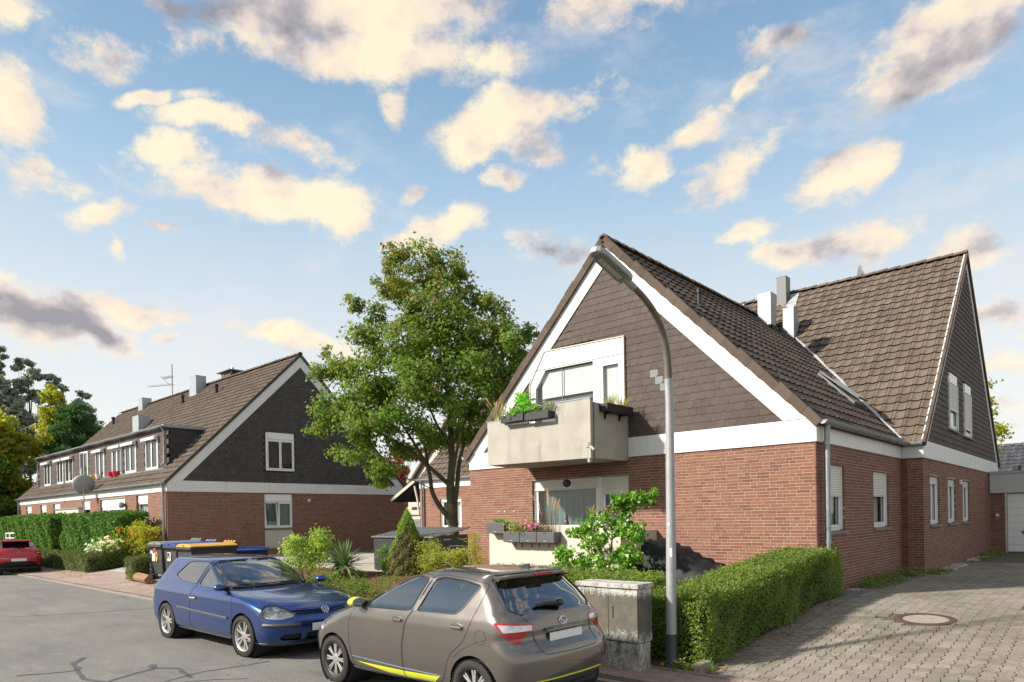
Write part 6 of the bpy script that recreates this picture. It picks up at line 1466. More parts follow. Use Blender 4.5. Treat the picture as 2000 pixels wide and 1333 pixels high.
        mb = MB(); c = Vector((x_dash-.12, .36, .86)); ax = Vector((-1, 0, .45)).normalized(); yv = Vector((0, 1, 0)); up = ax.cross(yv)
        ring = [c+(yv*math.cos(6.283*i/24)+up*math.sin(6.283*i/24))*.185 for i in range(25)]; mb.tube(ring, .016, 6); mb.tube([ring[0], c, ring[12]], .018, 5); s.add('steering_wheel', mb, M_['dark_trim'])
    def mirror(s, x, y, z, cap_mat):
        for sd_ in (1, -1):
            mb = MB(); k = 10; c = Vector((x, sd_*(y+.11), z)); vs = []
            mb.lathe((0, 0, 0), (1, 0, 0), [(-.045, .0), (-.045, .86), (-.02, .98), (.02, 1.0), (.06, .86), (.085, .6), (.10, .3), (.105, 0)], 20, cap=False)
            mb.v = [(c.x+v[0], c.y+v[1]*.102, c.z+v[2]*.068*(1.0 if v[2] > 0 else .85)) for v in mb.v]
            o = s.add('mirror', mb, cap_mat, smooth=60)
            mb = MB(); mb.lathe((0, 0, 0), (1, 0, 0), [(-.050, 0), (-.050, .80), (-.044, .84)], 20, cap=False); mb.v = [(c.x+v[0], c.y+v[1]*.102, c.z+v[2]*.068) for v in mb.v]; s.add('mirror_glass', mb, M_['mirror'], o)
            mb = MB(); mb.tube([(x+.02, sd_*(y-.03), z-.035), (x+.02, sd_*(y+.05), z-.03)], .03, 8); mb.box((x-.06, min(sd_*(y-.02), sd_*y), z-.07), (x+.09, max(sd_*(y-.02), sd_*y), z+.02)); s.add('mirror_foot', mb, M_['black'], o, bevel=.008)
    def plate(s, x, z, face, w=.52, h=.11):
        mb = MB(); mb.box((min(x, x+face*.012), -w/2, z-h/2), (max(x, x+face*.012), w/2, z+h/2)); o = s.add('number_plate', mb, M_['plate'], bevel=.004)
        return o
    def finish(s, sides=()):
        fs = [f for f in s.bm.faces if f[s.lay] == 0]; s.parts['_body'] = 0
        return s.take('_body', 'body', s.paint, merge=True, smooth=42)
def paint(name, col, metal=.5, rough=.32):
    m_, gg, out = new_mat(name); p = gg.n('ShaderNodeTexCoord').outputs['Object']
    f_ = gg.noise(p, 900, 2, .5).outputs['Fac']; d = gg.noise(p, 2.2, 4, .6).outputs['Fac']
    c = gg.mix(gg.mr(f_, .35, .65), mul(col, .97), mul(col, 1.04)); c = gg.mix(gg.m('MULTIPLY', gg.mr(d, .45, .75), .08), c, (.25,.23,.2))
    b = bsdf(gg, out, c, gg.mr(d, .3, .7, rough*.9, rough*1.15), metal, .5, None, 0, 0, 1.0); return m_
M_.update(rubber=plain('tyre_rubber', (.020,.019,.018), .82, .25, 20, bump=.25, bscale=90), dark_trim=plain('dark_trim', (.03,.032,.035), .7, .15), seat=plain('seat_fabric', (.045,.047,.05), .9, .2, 30),
          mirror=plain('mirror_glass', (.55,.62,.62), .03, 0, metal=1.0), plate=plain('plate_white', (.80,.80,.80), .4, .02), alu=plain('alloy', (.56,.55,.53), .32, .06, 8, metal=.75), alu_dark=plain('alloy_dark', (.05,.045,.042), .45, .2, 8, metal=.4),
          brake=plain('brake_disc', (.10,.085,.075), .5, .3, 12, metal=.6), lamp_red=plain('lamp_red', (.42,.008,.012), .12, .15, 30, coat=1), lamp_clear=plain('lamp_clear', (.62,.63,.65), .10, .25, 24, metal=.35, coat=1),
          chrome=plain('chrome', (.70,.71,.72), .12, .02, metal=1.0), yellow=plain('signal_yellow', (.62,.66,.02), .35, .05, coat=.6), trim_grey=plain('trim_grey', (.055,.057,.06), .55, .1))
M_['headglass'] = glass_mat('headlamp_glass', (.86,.9,.92), .03)
BLUE = paint('paint_blue', (.001,.040,.20), .65, .24); TAUPE = paint('paint_taupe', (.165,.146,.130), .7, .26); RED = paint('paint_red', (.50,.008,.018), .3, .28)

# ---------------------------------------------------------------- blue three-door hatchback, nose towards the grey car
WBg = 2.578
rows_g = [ # xf    zf    xb    zb    w     zs    Lf   nf   Lb   nb
 (3.10, .20, -.50, .22, .002, .20, .40, 2.4, .3, 3.0), (3.18, .20, -.55, .22, .70, .20, .40, 2.6, .3, 3.2), (3.36, .245, -.68, .27, .835, .235, .48, 2.6, .32, 3.4), (3.43, .38, -.735, .40, .872, .37, .50, 2.6, .32, 3.6),
 (3.455, .53, -.745, .55, .880, .53, .52, 2.6, .32, 3.6), (3.435, .64, -.735, .66, .880, .645, .54, 2.6, .30, 3.6), (3.375, .735, -.70, .76, .878, .745, .58, 2.5, .28, 3.6), (3.27, .805, -.685, .85, .872, .82, .66, 2.4, .27, 3.6),
 (3.05, .872, -.67, .92, .858, .880, .72, 2.3, .26, 3.6), (2.75, .922, -.655, .965, .838, .922, .72, 2.3, .26, 3.6), (2.44, .960, -.640, .995, .812, .950, .62, 2.3, .26, 3.6), (2.18, .985, -.620, 1.03, .785, .975, .48, 2.2, .26, 3.6),
 (1.95, 1.115, -.555, 1.14, .738, 1.11, .40, 2.1, .26, 3.4), (1.66, 1.265, -.475, 1.265, .676, 1.26, .36, 2.1, .26, 3.2), (1.40, 1.375, -.405, 1.375, .618, 1.365, .34, 2.1, .26, 3.0), (1.20, 1.432, -.385, 1.428, .560, 1.420, .34, 2.1, .26, 3.0),
 (1.02, 1.458, -.345, 1.448, .43, 1.452, .34, 2.1, .26, 2.6), (.90, 1.470, -.30, 1.458, .22, 1.474, .30, 2.1, .25, 2.4), (.85, 1.475, -.28, 1.462, .002, 1.482, .30, 2.1, .25, 2.4)]
bc = Car('parked_car', 'blue three door hatchback parked nose to nose with the grey car', (-12.69, 4.81+.77, 0), R(1.2), rows_g, BLUE, 1.07, 'cars parked along the kerb')
def rpoly(pts, r_=.05, k=4):
    """outline with rounded corners"""
    out = []; n = len(pts)
    for i in range(n):
        p, a, b = Vector((*pts[i], 0)), Vector((*pts[i-1], 0)), Vector((*pts[(i+1) % n], 0)); da, db = (a-p), (b-p); q = min(r_, da.length*.45, db.length*.45)
        s_, e = p+da.normalized()*q, p+db.normalized()*q
        for j in range(k+1):
            t = j/k; c = s_*(1-t)**2+p*2*t*(1-t)+e*t*t; out.append((c.x, c.y))
    return out
gfw = rpoly([(1.10, 1.00), (1.06, 1.02), (1.24, 1.385), (1.36, 1.40), (1.62, 1.345), (1.90, 1.195), (2.06, 1.07), (2.08, .985), (1.9, .965)], .07)
grw = rpoly([(.97, 1.015), (.40, 1.055), (.16, 1.12), (.14, 1.16), (.40, 1.37), (.55, 1.395), (1.15, 1.40)], .07)
gdoor = rpoly([(1.02, 1.005), (.94, .90), (.90, .40), (.98, .275), (2.10, .265), (2.28, .40), (2.30, .75), (2.22, .955), (2.10, 1.075), (1.92, 1.21), (1.64, 1.368), (1.37, 1.415), (1.22, 1.405)], .06)
def circ(cx, cz, r_, n=30): return [(cx+r_*math.cos(6.283*i/n), cz+r_*math.sin(6.283*i/n)) for i in range(n)]
bc.cut('side', gfw, 'fw'); bc.cut('side', grw, 'rw')
bc.cut('side', circ(0, .318, .358), 'wa1', test=lambda c: c.y > .45); bc.cut('side', circ(WBg, .318, .358), 'wa2', test=lambda c: c.y > .45)
bc.cut('side', gdoor, 'door')
gws = [(-.01, 1.012), (.66, 1.030), (.70, 1.05), (.535, 1.385), (.46, 1.405), (-.01, 1.418)]
bc.cut('front', gws, 'ws', lim=.2)
bc.cut('rear', [(-.01, 1.05), (.60, 1.05), (.66, 1.10), (.53, 1.37), (.47, 1.395), (-.01, 1.40)], 'rg', lim=.25)
ghl = rpoly([(-1.58, .80), (-1.54, .66), (-1.60, .625), (-1.86, .615), (-2.02, .645), (-2.05, .69), (-1.90, .765), (-1.70, .825)], .05)
bc.cut('fq', ghl, 'hl', lim=.1)
bc.cut('front', rpoly([(-.01, .655), (.46, .665), (.50, .70), (.50, .735), (-.01, .722)], .02), 'grille', lim=.2)
bc.cut('front', rpoly([(.05, .285), (.30, .285), (.33, .31), (.31, .395), (.07, .395)], .02), 'int1', lim=.2); bc.cut('front', rpoly([(.40, .285), (.66, .30), (.68, .34), (.63, .395), (.40, .395)], .02), 'int2', lim=.2)
def glaze(car, spec):
    for part, name, mat, merge in spec: car.take(part, name, mat, merge=merge, inset=.004)
dr_ = bc.take('door', 'door', BLUE)
glaze(bc, (('fw', 'side_window', M_['carglass'], False), ('rw', 'rear_side_window', M_['carglass'], False), ('ws', 'windscreen', M_['carglass'], True), ('rg', 'rear_window', M_['carglass_dark'], True)))
for p in ('wa1', 'wa2'): bmesh.ops.delete(bc.bm, geom=bc.region(p), context='FACES')
hl = bc.take('hl', 'headlight', M_['headglass'], inset=.001)
bc.take('grille', 'grille', M_['trim_grey'], merge=True, inset=.03); bc.take('int1', 'air_intake', M_['dark'], inset=.04); bc.take('int2', 'air_intake', M_['dark'], inset=.04)
# headlamp housings and reflectors behind the lens
for k, o in enumerate(hl):
    sg = 1 if k == 0 else -1; me = o.data; hm_ = MB()
    hm_.v = [(v.co.x-v.normal.x*.055, v.co.y-v.normal.y*.055, v.co.z-v.normal.z*.03) for v in me.vertices]; hm_.f = [tuple(p.vertices) for p in me.polygons]; hm_.mi = [0]*len(hm_.f)
    hb_ = hm_.build('housing', M_['alu'], None, 50); hb_.parent = o
    rm = MB()
    for (h, z, r_) in ((-1.68, .715, .072), (-1.86, .69, .06)):
        q = bc.hit('fq', h, z); d = Vector((.85, .35*1, 0)).normalized()
        if q: c = q[0]-Vector((.03, .02, 0)); c = Vector((c.x, c.y*sg, c.z)); rm.lathe(c, (.94, .34*sg, 0), [(-.05, 0), (-.045, r_*.45), (-.02, r_*.85), (.005, r_), (.008, r_*1.04), (0, r_*1.05)], 22, cap=False); rm.lathe(c, (.94, .34*sg, 0), [(-.045, .018), (-.01, .018), (-.005, .012), (-.004, 0)], 12, cap=False)
    ro = rm.build('reflector', M_['chrome'], None, 40); ro.parent = o
mb = MB()
for z in (.672, .695, .716):
    for sg in (1, -1): mb.tube([bc.hit('front', .04*1, z, -.006)[0].xyz if sg == 1 else Vector((bc.hit('front', .04, z, -.006)[0].x, -.04, z))]+[Vector((p.x, p.y*sg, p.z)) for p in [bc.hit('front', y, z, -.006)[0] for y in (.15, .25, .35, .46)]], .0075, 5)
bc.add('grille_bar', mb, BLUE)
bc.add('window_trim', bc.line('side', gfw, .008, True), M_['black'], mirror=True); bc.add('window_trim', bc.line('side', grw, .010, True), M_['black'], mirror=True)
bc.add('door_seam', bc.line('side', gdoor, .0045, True), M_['dark'], parent=dr_, mirror=True)
mb = bc.line('front', gws[1:], .011); bc.add('windscreen_seal', mb, M_['black'], mirror=True)
mb = MB(); mb.tube([(bc.hit('front', y, 1.012)[0]+Vector((.006, 0, .0))).xyz*1 if y >= 0 else Vector((bc.hit('front', -y, 1.012)[0].x+.006, y, bc.hit('front', -y, 1.012)[0].z)) for y in (-.66, -.5, -.3, -.1, .1, .3, .5, .66)], .022, 6); bc.add('cowl', mb, M_['black'])
mb = MB()
for y0, y1 in ((-.02, -.58), (.52, -.04)):
    a, b = bc.hit('front', abs(y0), 1.03, .015)[0], bc.hit('front', abs(y1), 1.035, .015)[0]; mb.tube([(a.x+.01, y0, a.z), (b.x+.01, y1, b.z)], .009, 5)
bc.add('wiper', mb, M_['black'])
mb = bc.line('side', [(.46, .60), (.9, .592), (2.16, .555)], .026, off=-.008); bc.add('side_moulding', mb, M_['trim_grey'], mirror=True)
mb = bc.line('side', [(.46, .615), (.9, .607), (2.16, .570)], .010, off=.014); bc.add('chrome_strip', mb, M_['chrome'], mirror=True)
bx = bc.line('fq', [(-2.12, .53), (-1.98, .53), (-1.80, .53), (-1.60, .53)], .03, off=-.006); bc.add('bumper_strip', bx, M_['trim_grey'], mirror=True)
mb = bc.line('side', [(.42, .245), (1.2, .235), (2.16, .235)], .022, off=-.01); bc.add('sill_strip', mb, M_['trim_grey'], mirror=True)
mb = bc.line('fq', [(-2.1, .235), (-1.9, .235), (-1.7, .235), (-1.5, .235), (-1.3, .24)], .03, off=-.012); bc.add('lip', mb, M_['trim_grey'], mirror=True)
mb = bc.line('front', [(-.0, .235), (.2, .236), (.45, .236)], .03, off=-.012); bc.add('lip', mb, M_['trim_grey'], mirror=True)
# bonnet shut lines
mb = bc.line('front', [(.02, .742), (.25, .745), (.46, .755), (.55, .80), (.62, .86), (.66, .92), (.69, .99)], .004); bc.add('bonnet_seam', mb, M_['dark'], mirror=True)
q = bc.hit('side', 1.06, .80, .012)[0]
mb = MB(); mb.box((q.x-.10, q.y-.006, q.z-.016), (q.x+.09, q.y+.022, q.z+.016)); bc.add('handle', mb, M_['alu'], dr_, bevel=.012, mirror=True)
q = bc.hit('side', 1.05, .795, -.008)[0]; mb = MB(); mb.lathe((q.x, q.y, q.z-.008), (0, 1, 0), [(0, .05), (.010, .048), (.011, .0)], 18); bc.add('handle_recess', mb, M_['trim_grey'], dr_, mirror=True)
# tail lamps wrap the rear corners
for sg in (1, -1):
    q = [bc.hit('side', x, z, .004)[0] for x, z in ((-.60, .72), (-.42, .72), (-.46, .97), (-.58, .97))]
    mb = MB(); mb.prism([Vector((p.x, p.y*sg, p.z)) for p in q], (0, -.02*sg, 0)); bc.add('tail_light', mb, M_['lamp_red'], bevel=.006)
bc.wheels(WBg, .318, .205, .775, dict(n=5, pair=[(-.24, -.20, .013, .017), (.24, .20, .013, .017)], spoke=M_['alu'], rim=M_['alu'], back=M_['brake']), .225)
bc.cabin(1.62, [(1.05, .36), (1.05, -.36), (.15, .36), (.15, -.36)])
bc.mirror(2.00, .80, 1.03, BLUE)
bc.plate(3.462, .475, 1)
# round emblem: ring with V over W
mb = MB(); c = Vector((3.405, 0, .705)); mb.lathe(c, (1, 0, .25), [(0, .062), (.012, .062), (.014, .056), (.008, .050), (0, .05)], 26, cap=False)
def em(a, b): mb.tube([c+Vector((.008-a[1]*.25, a[0], a[1])), c+Vector((.008-b[1]*.25, b[0], b[1]))], .0058, 5)
for sg in (1, -1):
    em((.022*sg, .044), (0, .004)); em((.040*sg, .028), (.020*sg, -.042)); em((.020*sg, -.042), (0, -.006))
bc.add('emblem', mb, M_['chrome'])
mb = MB(); mb.lathe(c-Vector((.01, 0, -.002)), (1, 0, .25), [(0, .06), (.010, .055), (.011, 0)], 22); bc.add('emblem_plate', mb, BLUE)
q = bc.hit('front', .42, 1.10, -.012); mb = MB()
mb.lathe(Vector((q[0].x, -.42, q[0].z)), (q[1].x, -q[1].y, q[1].z), [(0, .05), (.001, .05), (.001, 0)], 20); bc.add('windscreen_sticker', mb, plain('sticker_green', (.10,.45,.36), .5))
bc.finish()

# ---------------------------------------------------------------- grey five-door hatchback, seen from its side and tail
WBy = 2.51
rows_y = [
 (2.95, .20, -.42, .26, .002, .20, .5, 2.4, .3, 2.8), (3.02, .20, -.45, .26, .66, .20, .5, 2.5, .3, 2.8), (3.22, .27, -.57, .33, .80, .25, .55, 2.4, .34, 2.8), (3.29, .42, -.625, .45, .838, .40, .58, 2.4, .36, 2.9),
 (3.31, .56, -.64, .58, .8475, .55, .60, 2.4, .36, 3.0), (3.28, .66, -.625, .68, .8475, .66, .64, 2.3, .36, 3.0), (3.22, .745, -.575, .745, .845, .745, .70, 2.3, .32, 3.0), (3.10, .82, -.515, .82, .840, .822, .74, 2.2, .30, 3.0),
 (2.92, .895, -.505, .91, .832, .90, .74, 2.2, .28, 3.1), (2.68, .958, -.49, .985, .818, .965, .70, 2.2, .27, 3.1), (2.44, 1.01, -.455, 1.045, .796, 1.01, .58, 2.2, .27, 3.0), (2.22, 1.045, -.405, 1.10, .770, 1.045, .46, 2.1, .27, 3.0),
 (1.93, 1.175, -.325, 1.20, .722, 1.170, .42, 2.1, .27, 3.0), (1.60, 1.315, -.225, 1.315, .664, 1.305, .38, 2.1, .27, 2.8), (1.30, 1.42, -.145, 1.415, .606, 1.405, .36, 2.1, .27, 2.7), (1.10, 1.465, -.21, 1.462, .556, 1.452, .36, 2.1, .27, 2.7),
 (.94, 1.490, -.21, 1.480, .42, 1.484, .34, 2.1, .25, 2.5), (.84, 1.502, -.16, 1.490, .2, 1.505, .3, 2.1, .25, 2.4), (.80, 1.506, -.15, 1.494, .002, 1.512, .3, 2.1, .25, 2.4)]
yc = Car('parked_car', 'grey brown five door hatchback with bright yellow sill strips, nearest the camera', (-4.88, 4.80+.76, .02), math.pi-R(1.0), rows_y, TAUPE, 1.015, 'cars parked along the kerb', pitch=R(.7))
yfw = rpoly([(1.02, 1.035), (.86, 1.385), (.98, 1.412), (1.22, 1.392), (1.55, 1.285), (1.80, 1.17), (1.83, 1.02)], .05)
yqw = rpoly([(1.86, 1.025), (1.83, 1.145), (2.06, 1.04), (2.06, 1.02)], .012)
yrw = rpoly([(.90, 1.04), (.74, 1.385), (.62, 1.41), (.28, 1.385), (.02, 1.34), (.20, 1.10), (.28, 1.045)], .05)
ydf = rpoly([(.98, 1.03), (1.07, .90), (1.12, .62), (1.12, .30), (2.08, .28), (2.15, .50), (2.17, .80), (2.08, 1.02), (1.82, 1.185), (1.56, 1.305), (1.22, 1.412), (.98, 1.432), (.80, 1.425)], .05)
ydr = rpoly([(.96, 1.03), (1.055, .90), (1.105, .62), (1.105, .30), (.52, .29), (.44, .36), (.33, .62), (.12, .78), (.04, .95), (-.06, 1.25), (-.06, 1.36), (.25, 1.41), (.62, 1.432), (.79, 1.425)], .05)
for p, n in ((yfw, 'fw'), (yqw, 'qw'), (yrw, 'rw')): yc.cut('side', p, n)
yc.cut('side', circ(0, .305, .345), 'wa1', test=lambda c: c.y > .45); yc.cut('side', circ(WBy, .305, .345), 'wa2', test=lambda c: c.y > .45)
yc.cut('side', [(2.03, .350), (1.115, .350), (1.115, .272), (1.40, .285)], 'y1'); yc.cut('side', [(1.10, .350), (.50, .365), (.62, .285), (1.10, .272)], 'y2')
yc.cut('side', ydf, 'df'); yc.cut('side', ydr, 'dr')
yws = [(-.01, 1.07), (.64, 1.085), (.67, 1.10), (.50, 1.43), (.42, 1.448), (-.01, 1.456)]
yc.cut('front', yws, 'ws', lim=.2)
yrg = rpoly([(-.6, 1.06), (.56, 1.06), (.645, 1.12), (.565, 1.40), (.52, 1.415), (-.5, 1.42)], .05)
yrg = [(max(p[0], -.01), p[1]) for p in yrg]
yc.cut('rear', yrg, 'rg', lim=.2)
# tail lamp outline in the diagonal view: h = (x+y)/sqrt2
yt_out = rpoly([(.375, 1.005), (.14, .99), (-.02, .975), (-.02, .895), (.055, .875), (.10, .80), (.155, .79), (.235, .83)], .02)
yt_clear = rpoly([(.33, .985), (.14, .968), (-.01, .955), (-.01, .905), (.10, .905), (.275, .905)], .008)
yc.cut('rq', yt_clear, 'tc', lim=.05, test=lambda c: c.x < .2); yc.cut('rq', yt_out, 'tl', lim=.05, test=lambda c: c.x < .2)
yc.cut('fq', rpoly([(-1.70, .86), (-1.80, .74), (-1.62, .70), (-1.36, .66), (-1.38, .70), (-1.5, .80)], .04), 'hl', lim=.1)
yc.cut('rear', rpoly([(-.02, .26), (.50, .28), (.60, .33), (.56, .40), (-.02, .40)], .02), 'low', lim=.15)
ddf = yc.take('df', 'door', TAUPE); ddr = yc.take('dr', 'door', TAUPE)
glaze(yc, (('fw', 'side_window', M_['carglass'], False), ('qw', 'quarter_window', M_['carglass'], False), ('rw', 'rear_side_window', M_['carglass_dark'], False), ('ws', 'windscreen', M_['carglass'], True), ('rg', 'rear_window', M_['carglass_dark'], True)))
for p in ('wa1', 'wa2'): bmesh.ops.delete(yc.bm, geom=yc.region(p), context='FACES')
tls = yc.take('tl', 'tail_light', M_['lamp_red'], inset=-.004); tcs = yc.take('tc', 'clear_lens', M_['lamp_clear'], inset=-.005, both=True)
for a, b in zip(tcs, tls): a.parent = b
yc.take('hl', 'headlight', M_['lamp_clear']); yc.take('low', 'lower_bumper', M_['trim_grey'], merge=True, inset=.004)
for p, r_ in ((yfw, .009), (yqw, .008), (yrw, .009)): yc.add('window_trim', yc.line('side', p, r_, True), M_['black'], mirror=True)
yc.add('door_seam', yc.line('side', ydf, .0045, True), M_['dark'], parent=ddf, mirror=True); yc.add('door_seam', yc.line('side', ydr, .0045, True), M_['dark'], parent=ddr, mirror=True)
mb = MB(); q = [yc.hit('side', x, z, .003)[0] for x, z in ((.965, 1.035), (.905, 1.035), (.75, 1.39), (.86, 1.39))]; mb.prism(q, (0, -.01, 0)); yc.add('pillar_trim', mb, plain('pillar_grey', (.14,.13,.12), .5), mirror=True)
mb = MB(); q = [yc.hit('side', x, z, .004)[0] for x, z in ((2.02, 1.02), (2.20, 1.015), (2.12, 1.06), (1.98, 1.10))]; mb.prism(q, (0, -.012, 0)); yc.add('mirror_triangle', mb, M_['black'], mirror=True)
mb = yc.line('rear', [p for p in yrg if p[0] > .0], .009); yc.add('rear_window_seal', mb, M_['black'], mirror=True)
mb = yc.line('rear', [(.60, 1.47), (.60, 1.43)], .004); yc.add('tailgate_seam', yc.line('rear', [(.555, 1.06), (.50, .99), (.46, .88), (.44, .70), (.40, .665), (.0, .655)], .0045), M_['dark'], mirror=True)
yc.add('bumper_seam', yc.line('side', [(.27, .60), (.16, .69), (-.02, .77), (-.20, .83)], .0035), M_['dark'], mirror=True)
yc.add('roof_seam', yc.line('side', [(1.45, 1.385), (1.2, 1.437), (.9, 1.458), (.5, 1.462), (.1, 1.452)], .005), M_['dark'], mirror=True) if yc.hit('side', .9, 1.44) else None
yc.add('fuel_flap', yc.line('side', circ(-.12, .845, .073, 22), .0035, True), M_['dark'], mirror=False)
for dd, hx_ in ((ddf, 1.20), (ddr, .22)):
    q = yc.hit('side', hx_, .915, .016)[0]; mb = MB(); mb.box((q.x-.085, q.y-.010, q.z-.015), (q.x+.085, q.y+.018, q.z+.017)); yc.add('handle', mb, TAUPE, dd, bevel=.013, mirror=True)
    q = yc.hit('side', hx_, .912, 0)[0]; mb = MB()
    mb.lathe((0, 0, 0), (0, 1, 0), [(-.012, 1), (.002, 1), (.004, .93), (.001, .9), (.001, 0)], 26); mb.v = [(q.x+v[0]*.105, q.y+v[1], q.z+v[2]*.052) for v in mb.v]; yc.add('handle_cup', mb, plain('handle_cup', (.12,.105,.095), .35, coat=.6) if 'handle_cup' not in MATS else MATS['handle_cup'], dd, True, mirror=True)
ys1 = yc.take('y1', 'sill_strip', M_['yellow'], inset=-.005); ys2 = yc.take('y2', 'sill_strip', M_['yellow'], inset=-.005)
yc.add('sill_moulding', yc.line('side', [(2.1, .40), (1.13, .378), (.48, .372)], .008, off=.001), M_['chrome'], mirror=True)
yc.add('sill', yc.line('side', [(2.13, .25), (1.2, .24), (.42, .25)], .03, off=-.016), M_['trim_grey'], mirror=True)
# spoiler lip with third brake light
mb = MB()
sp_ = [(-.215, 0, 1.462), (-.20, .3, 1.458), (-.165, .46, 1.450), (-.10, .56, 1.435)]
full = [(x, -y, z) for x, y, z in reversed(sp_[1:])]+sp_
vs = []
for x, y, z in full: vs += [(x+.16, y*.97, z+.022), (x-.045, y, z-.010), (x-.038, y, z-.040), (x+.03, y*.97, z-.05)]
mb.add(vs, [(4*i+k, 4*i+(k+1) % 4, 4*i+4+(k+1) % 4, 4*i+4+k) for i in range(len(full)-1) for k in range(4)]+[(0, 1, 2, 3), (4*len(full)-1, 4*len(full)-2, 4*len(full)-3, 4*len(full)-4)]); spo = yc.add('spoiler', mb, TAUPE, smooth=40, bevel=.008)
mb = MB(); mb.box((-.272, -.13, 1.425), (-.25, .13, 1.452)); yc.add('brake_light', mb, M_['lamp_red'], spo, bevel=.004)
mb = MB(); a = yc.hit('rear', .0, 1.105, .03)[0]; b = yc.hit('rear', .30, 1.115, .02)[0]
mb.tube([(a.x-.01, -.05, a.z), (b.x-.01, .16, b.z+.012), (b.x, .32, b.z)], [.026, .022, .012], 8); mb.lathe((a.x+.01, -.04, a.z), (-1, 0, .3), [(0, .04), (.05, .035), (.055, 0)], 12); yc.add('rear_wiper', mb, M_['black'], smooth=50)
mb = MB(); mb.prism([(-.08, .0, 1.49), (.12, .0, 1.49), (.0, 0, 1.535), (-.07, 0, 1.545)], (0, .02, 0)); yc.add('aerial_fin', mb, M_['black'], bevel=.008)
yl = yc.line('rear', [(.0, .405), (.3, .405), (.52, .405), (.585, .36), (.60, .33)], .009, off=.002); yc.add('bumper_accent', yl, M_['yellow'], mirror=True)
# tailgate recess with the number plate
mb = MB(); qq = yc.hit('rear', .0, .80)[0]; mb.obox((qq.x-.022, -.26, .745), (0, .52, 0), (.0, 0, .112), (.012, 0, 0)); yc.add('number_plate', mb, M_['plate'], bevel=.004)
mb = MB(); mb.obox((qq.x-.03, -.30, .868), (0, .60, 0), (.04, 0, .02), (-.0, 0, .022)); yc.add('tailgate_grip', mb, TAUPE, bevel=.008)
mb = MB(); ex = yc.hit('rear', 0, .955)[0].x-.006; mb.tube([(ex, .062*math.cos(6.283*i/24), .955+.042*math.sin(6.283*i/24)) for i in range(25)], .006, 6); mb.tube([(ex, .025*math.cos(6.283*i/18), .955+.040*math.sin(6.283*i/18)) for i in range(19)], .0045, 5); mb.tube([(ex, .050*math.cos(6.283*i/18), .968+.018*math.sin(6.283*i/18)) for i in range(19)], .0045, 5); yc.add('emblem', mb, M_['chrome'])
yc.wheels(WBy, .305, .19, .75, dict(n=8, pair=[(-.07, -.10, .010, .012), (.07, .10, .010, .012)], spoke=M_['alu'], rim=M_['alu_dark'], back=M_['alu_dark']), .205)
yc.cabin(1.66, [(1.05, .34), (1.05, -.34), (.20, .34), (.20, -.34)])
yc.mirror(1.93, .765, 1.075, M_['yellow'])
yc.finish()

# ---------------------------------------------------------------- red hatchback at the far left, seen from behind
rows_r = [
 (2.95, .20, -.40, .30, .002, .22, .5, 2.4, .34, 2.6), (3.02, .20, -.42, .30, .66, .22, .5, 2.5, .34, 2.6), (3.22, .27, -.57, .34, .81, .27, .55, 2.4, .38, 2.7), (3.30, .42, -.66, .47, .855, .42, .58, 2.4, .40, 2.8),
 (3.31, .56, -.69, .60, .866, .56, .60, 2.4, .40, 2.9), (3.28, .66, -.68, .70, .868, .67, .64, 2.3, .40, 2.9), (3.22, .745, -.64, .78, .865, .755, .70, 2.3, .38, 2.8), (3.10, .81, -.61, .86, .855, .83, .74, 2.2, .36, 2.7),
 (2.92, .87, -.59, .93, .835, .90, .74, 2.2, .34, 2.6), (2.68, .92, -.565, .985, .805, .95, .70, 2.2, .34, 2.5), (2.44, .96, -.53, 1.03, .770, .985, .58, 2.2, .34, 2.5), (2.22, .99, -.48, 1.08, .735, 1.02, .46, 2.1, .34, 2.5),
 (1.93, 1.12, -.36, 1.17, .690, 1.12, .42, 2.1, .33, 2.5), (1.60, 1.26, -.24, 1.28, .635, 1.25, .38, 2.1, .32, 2.5), (1.30, 1.36, -.16, 1.365, .58, 1.345, .36, 2.1, .3, 2.5), (1.10, 1.405, -.27, 1.405, .53, 1.395, .36, 2.1, .3, 2.5),
 (.94, 1.43, -.26, 1.422, .42, 1.425, .34, 2.1, .28, 2.4), (.84, 1.442, -.2, 1.432, .2, 1.446, .3, 2.1, .26, 2.4), (.80, 1.446, -.2, 1.436, .002, 1.450, .3, 2.1, .26, 2.4)]
rc = Car('parked_car', 'red hatchback parked at the left edge, seen from behind', (-34.4, 6.87, .02), math.pi-R(2), rows_r, RED, 1.0, 'cars parked along the kerb')
rrg = [(-.01, 1.055), (.45, 1.075), (.58, 1.12), (.655, 1.20), (.62, 1.27), (.52, 1.345), (.3, 1.365), (-.01, 1.37)]
rc.cut('rear', rrg, 'rg', lim=.15)
rc.cut('side', circ(0, .31, .35), 'wa1', test=lambda c: c.y > .45); rc.cut('side', circ(2.59, .31, .35), 'wa2', test=lambda c: c.y > .45)
rc.cut('side', rpoly([(1.0, 1.0), (.9, 1.32), (1.2, 1.33), (1.6, 1.21), (1.95, 1.04), (1.9, .98)], .04), 'fw'); rc.cut('side', rpoly([(.92, 1.0), (.8, 1.32), (.45, 1.30), (.12, 1.16), (.3, 1.04)], .04), 'rw')
rc.cut('rq', rpoly([(.27, .93), (.10, .925), (-.04, .885), (-.02, .84), (.10, .80), (.23, .80), (.30, .86)], .03), 'tl', lim=.05, test=lambda c: c.x < .2)
rc.cut('rear', rpoly([(-.02, .30), (.5, .30), (.68, .36), (.60, .50), (.40, .545), (-.02, .555)], .04), 'low', lim=.1)
rc.take('rg', 'rear_window', M_['carglass_dark'], merge=True, inset=.003); rc.take('fw', 'side_window', M_['carglass_dark']); rc.take('rw', 'rear_side_window', M_['carglass_dark'])
for p in ('wa1', 'wa2'): bmesh.ops.delete(rc.bm, geom=rc.region(p), context='FACES')
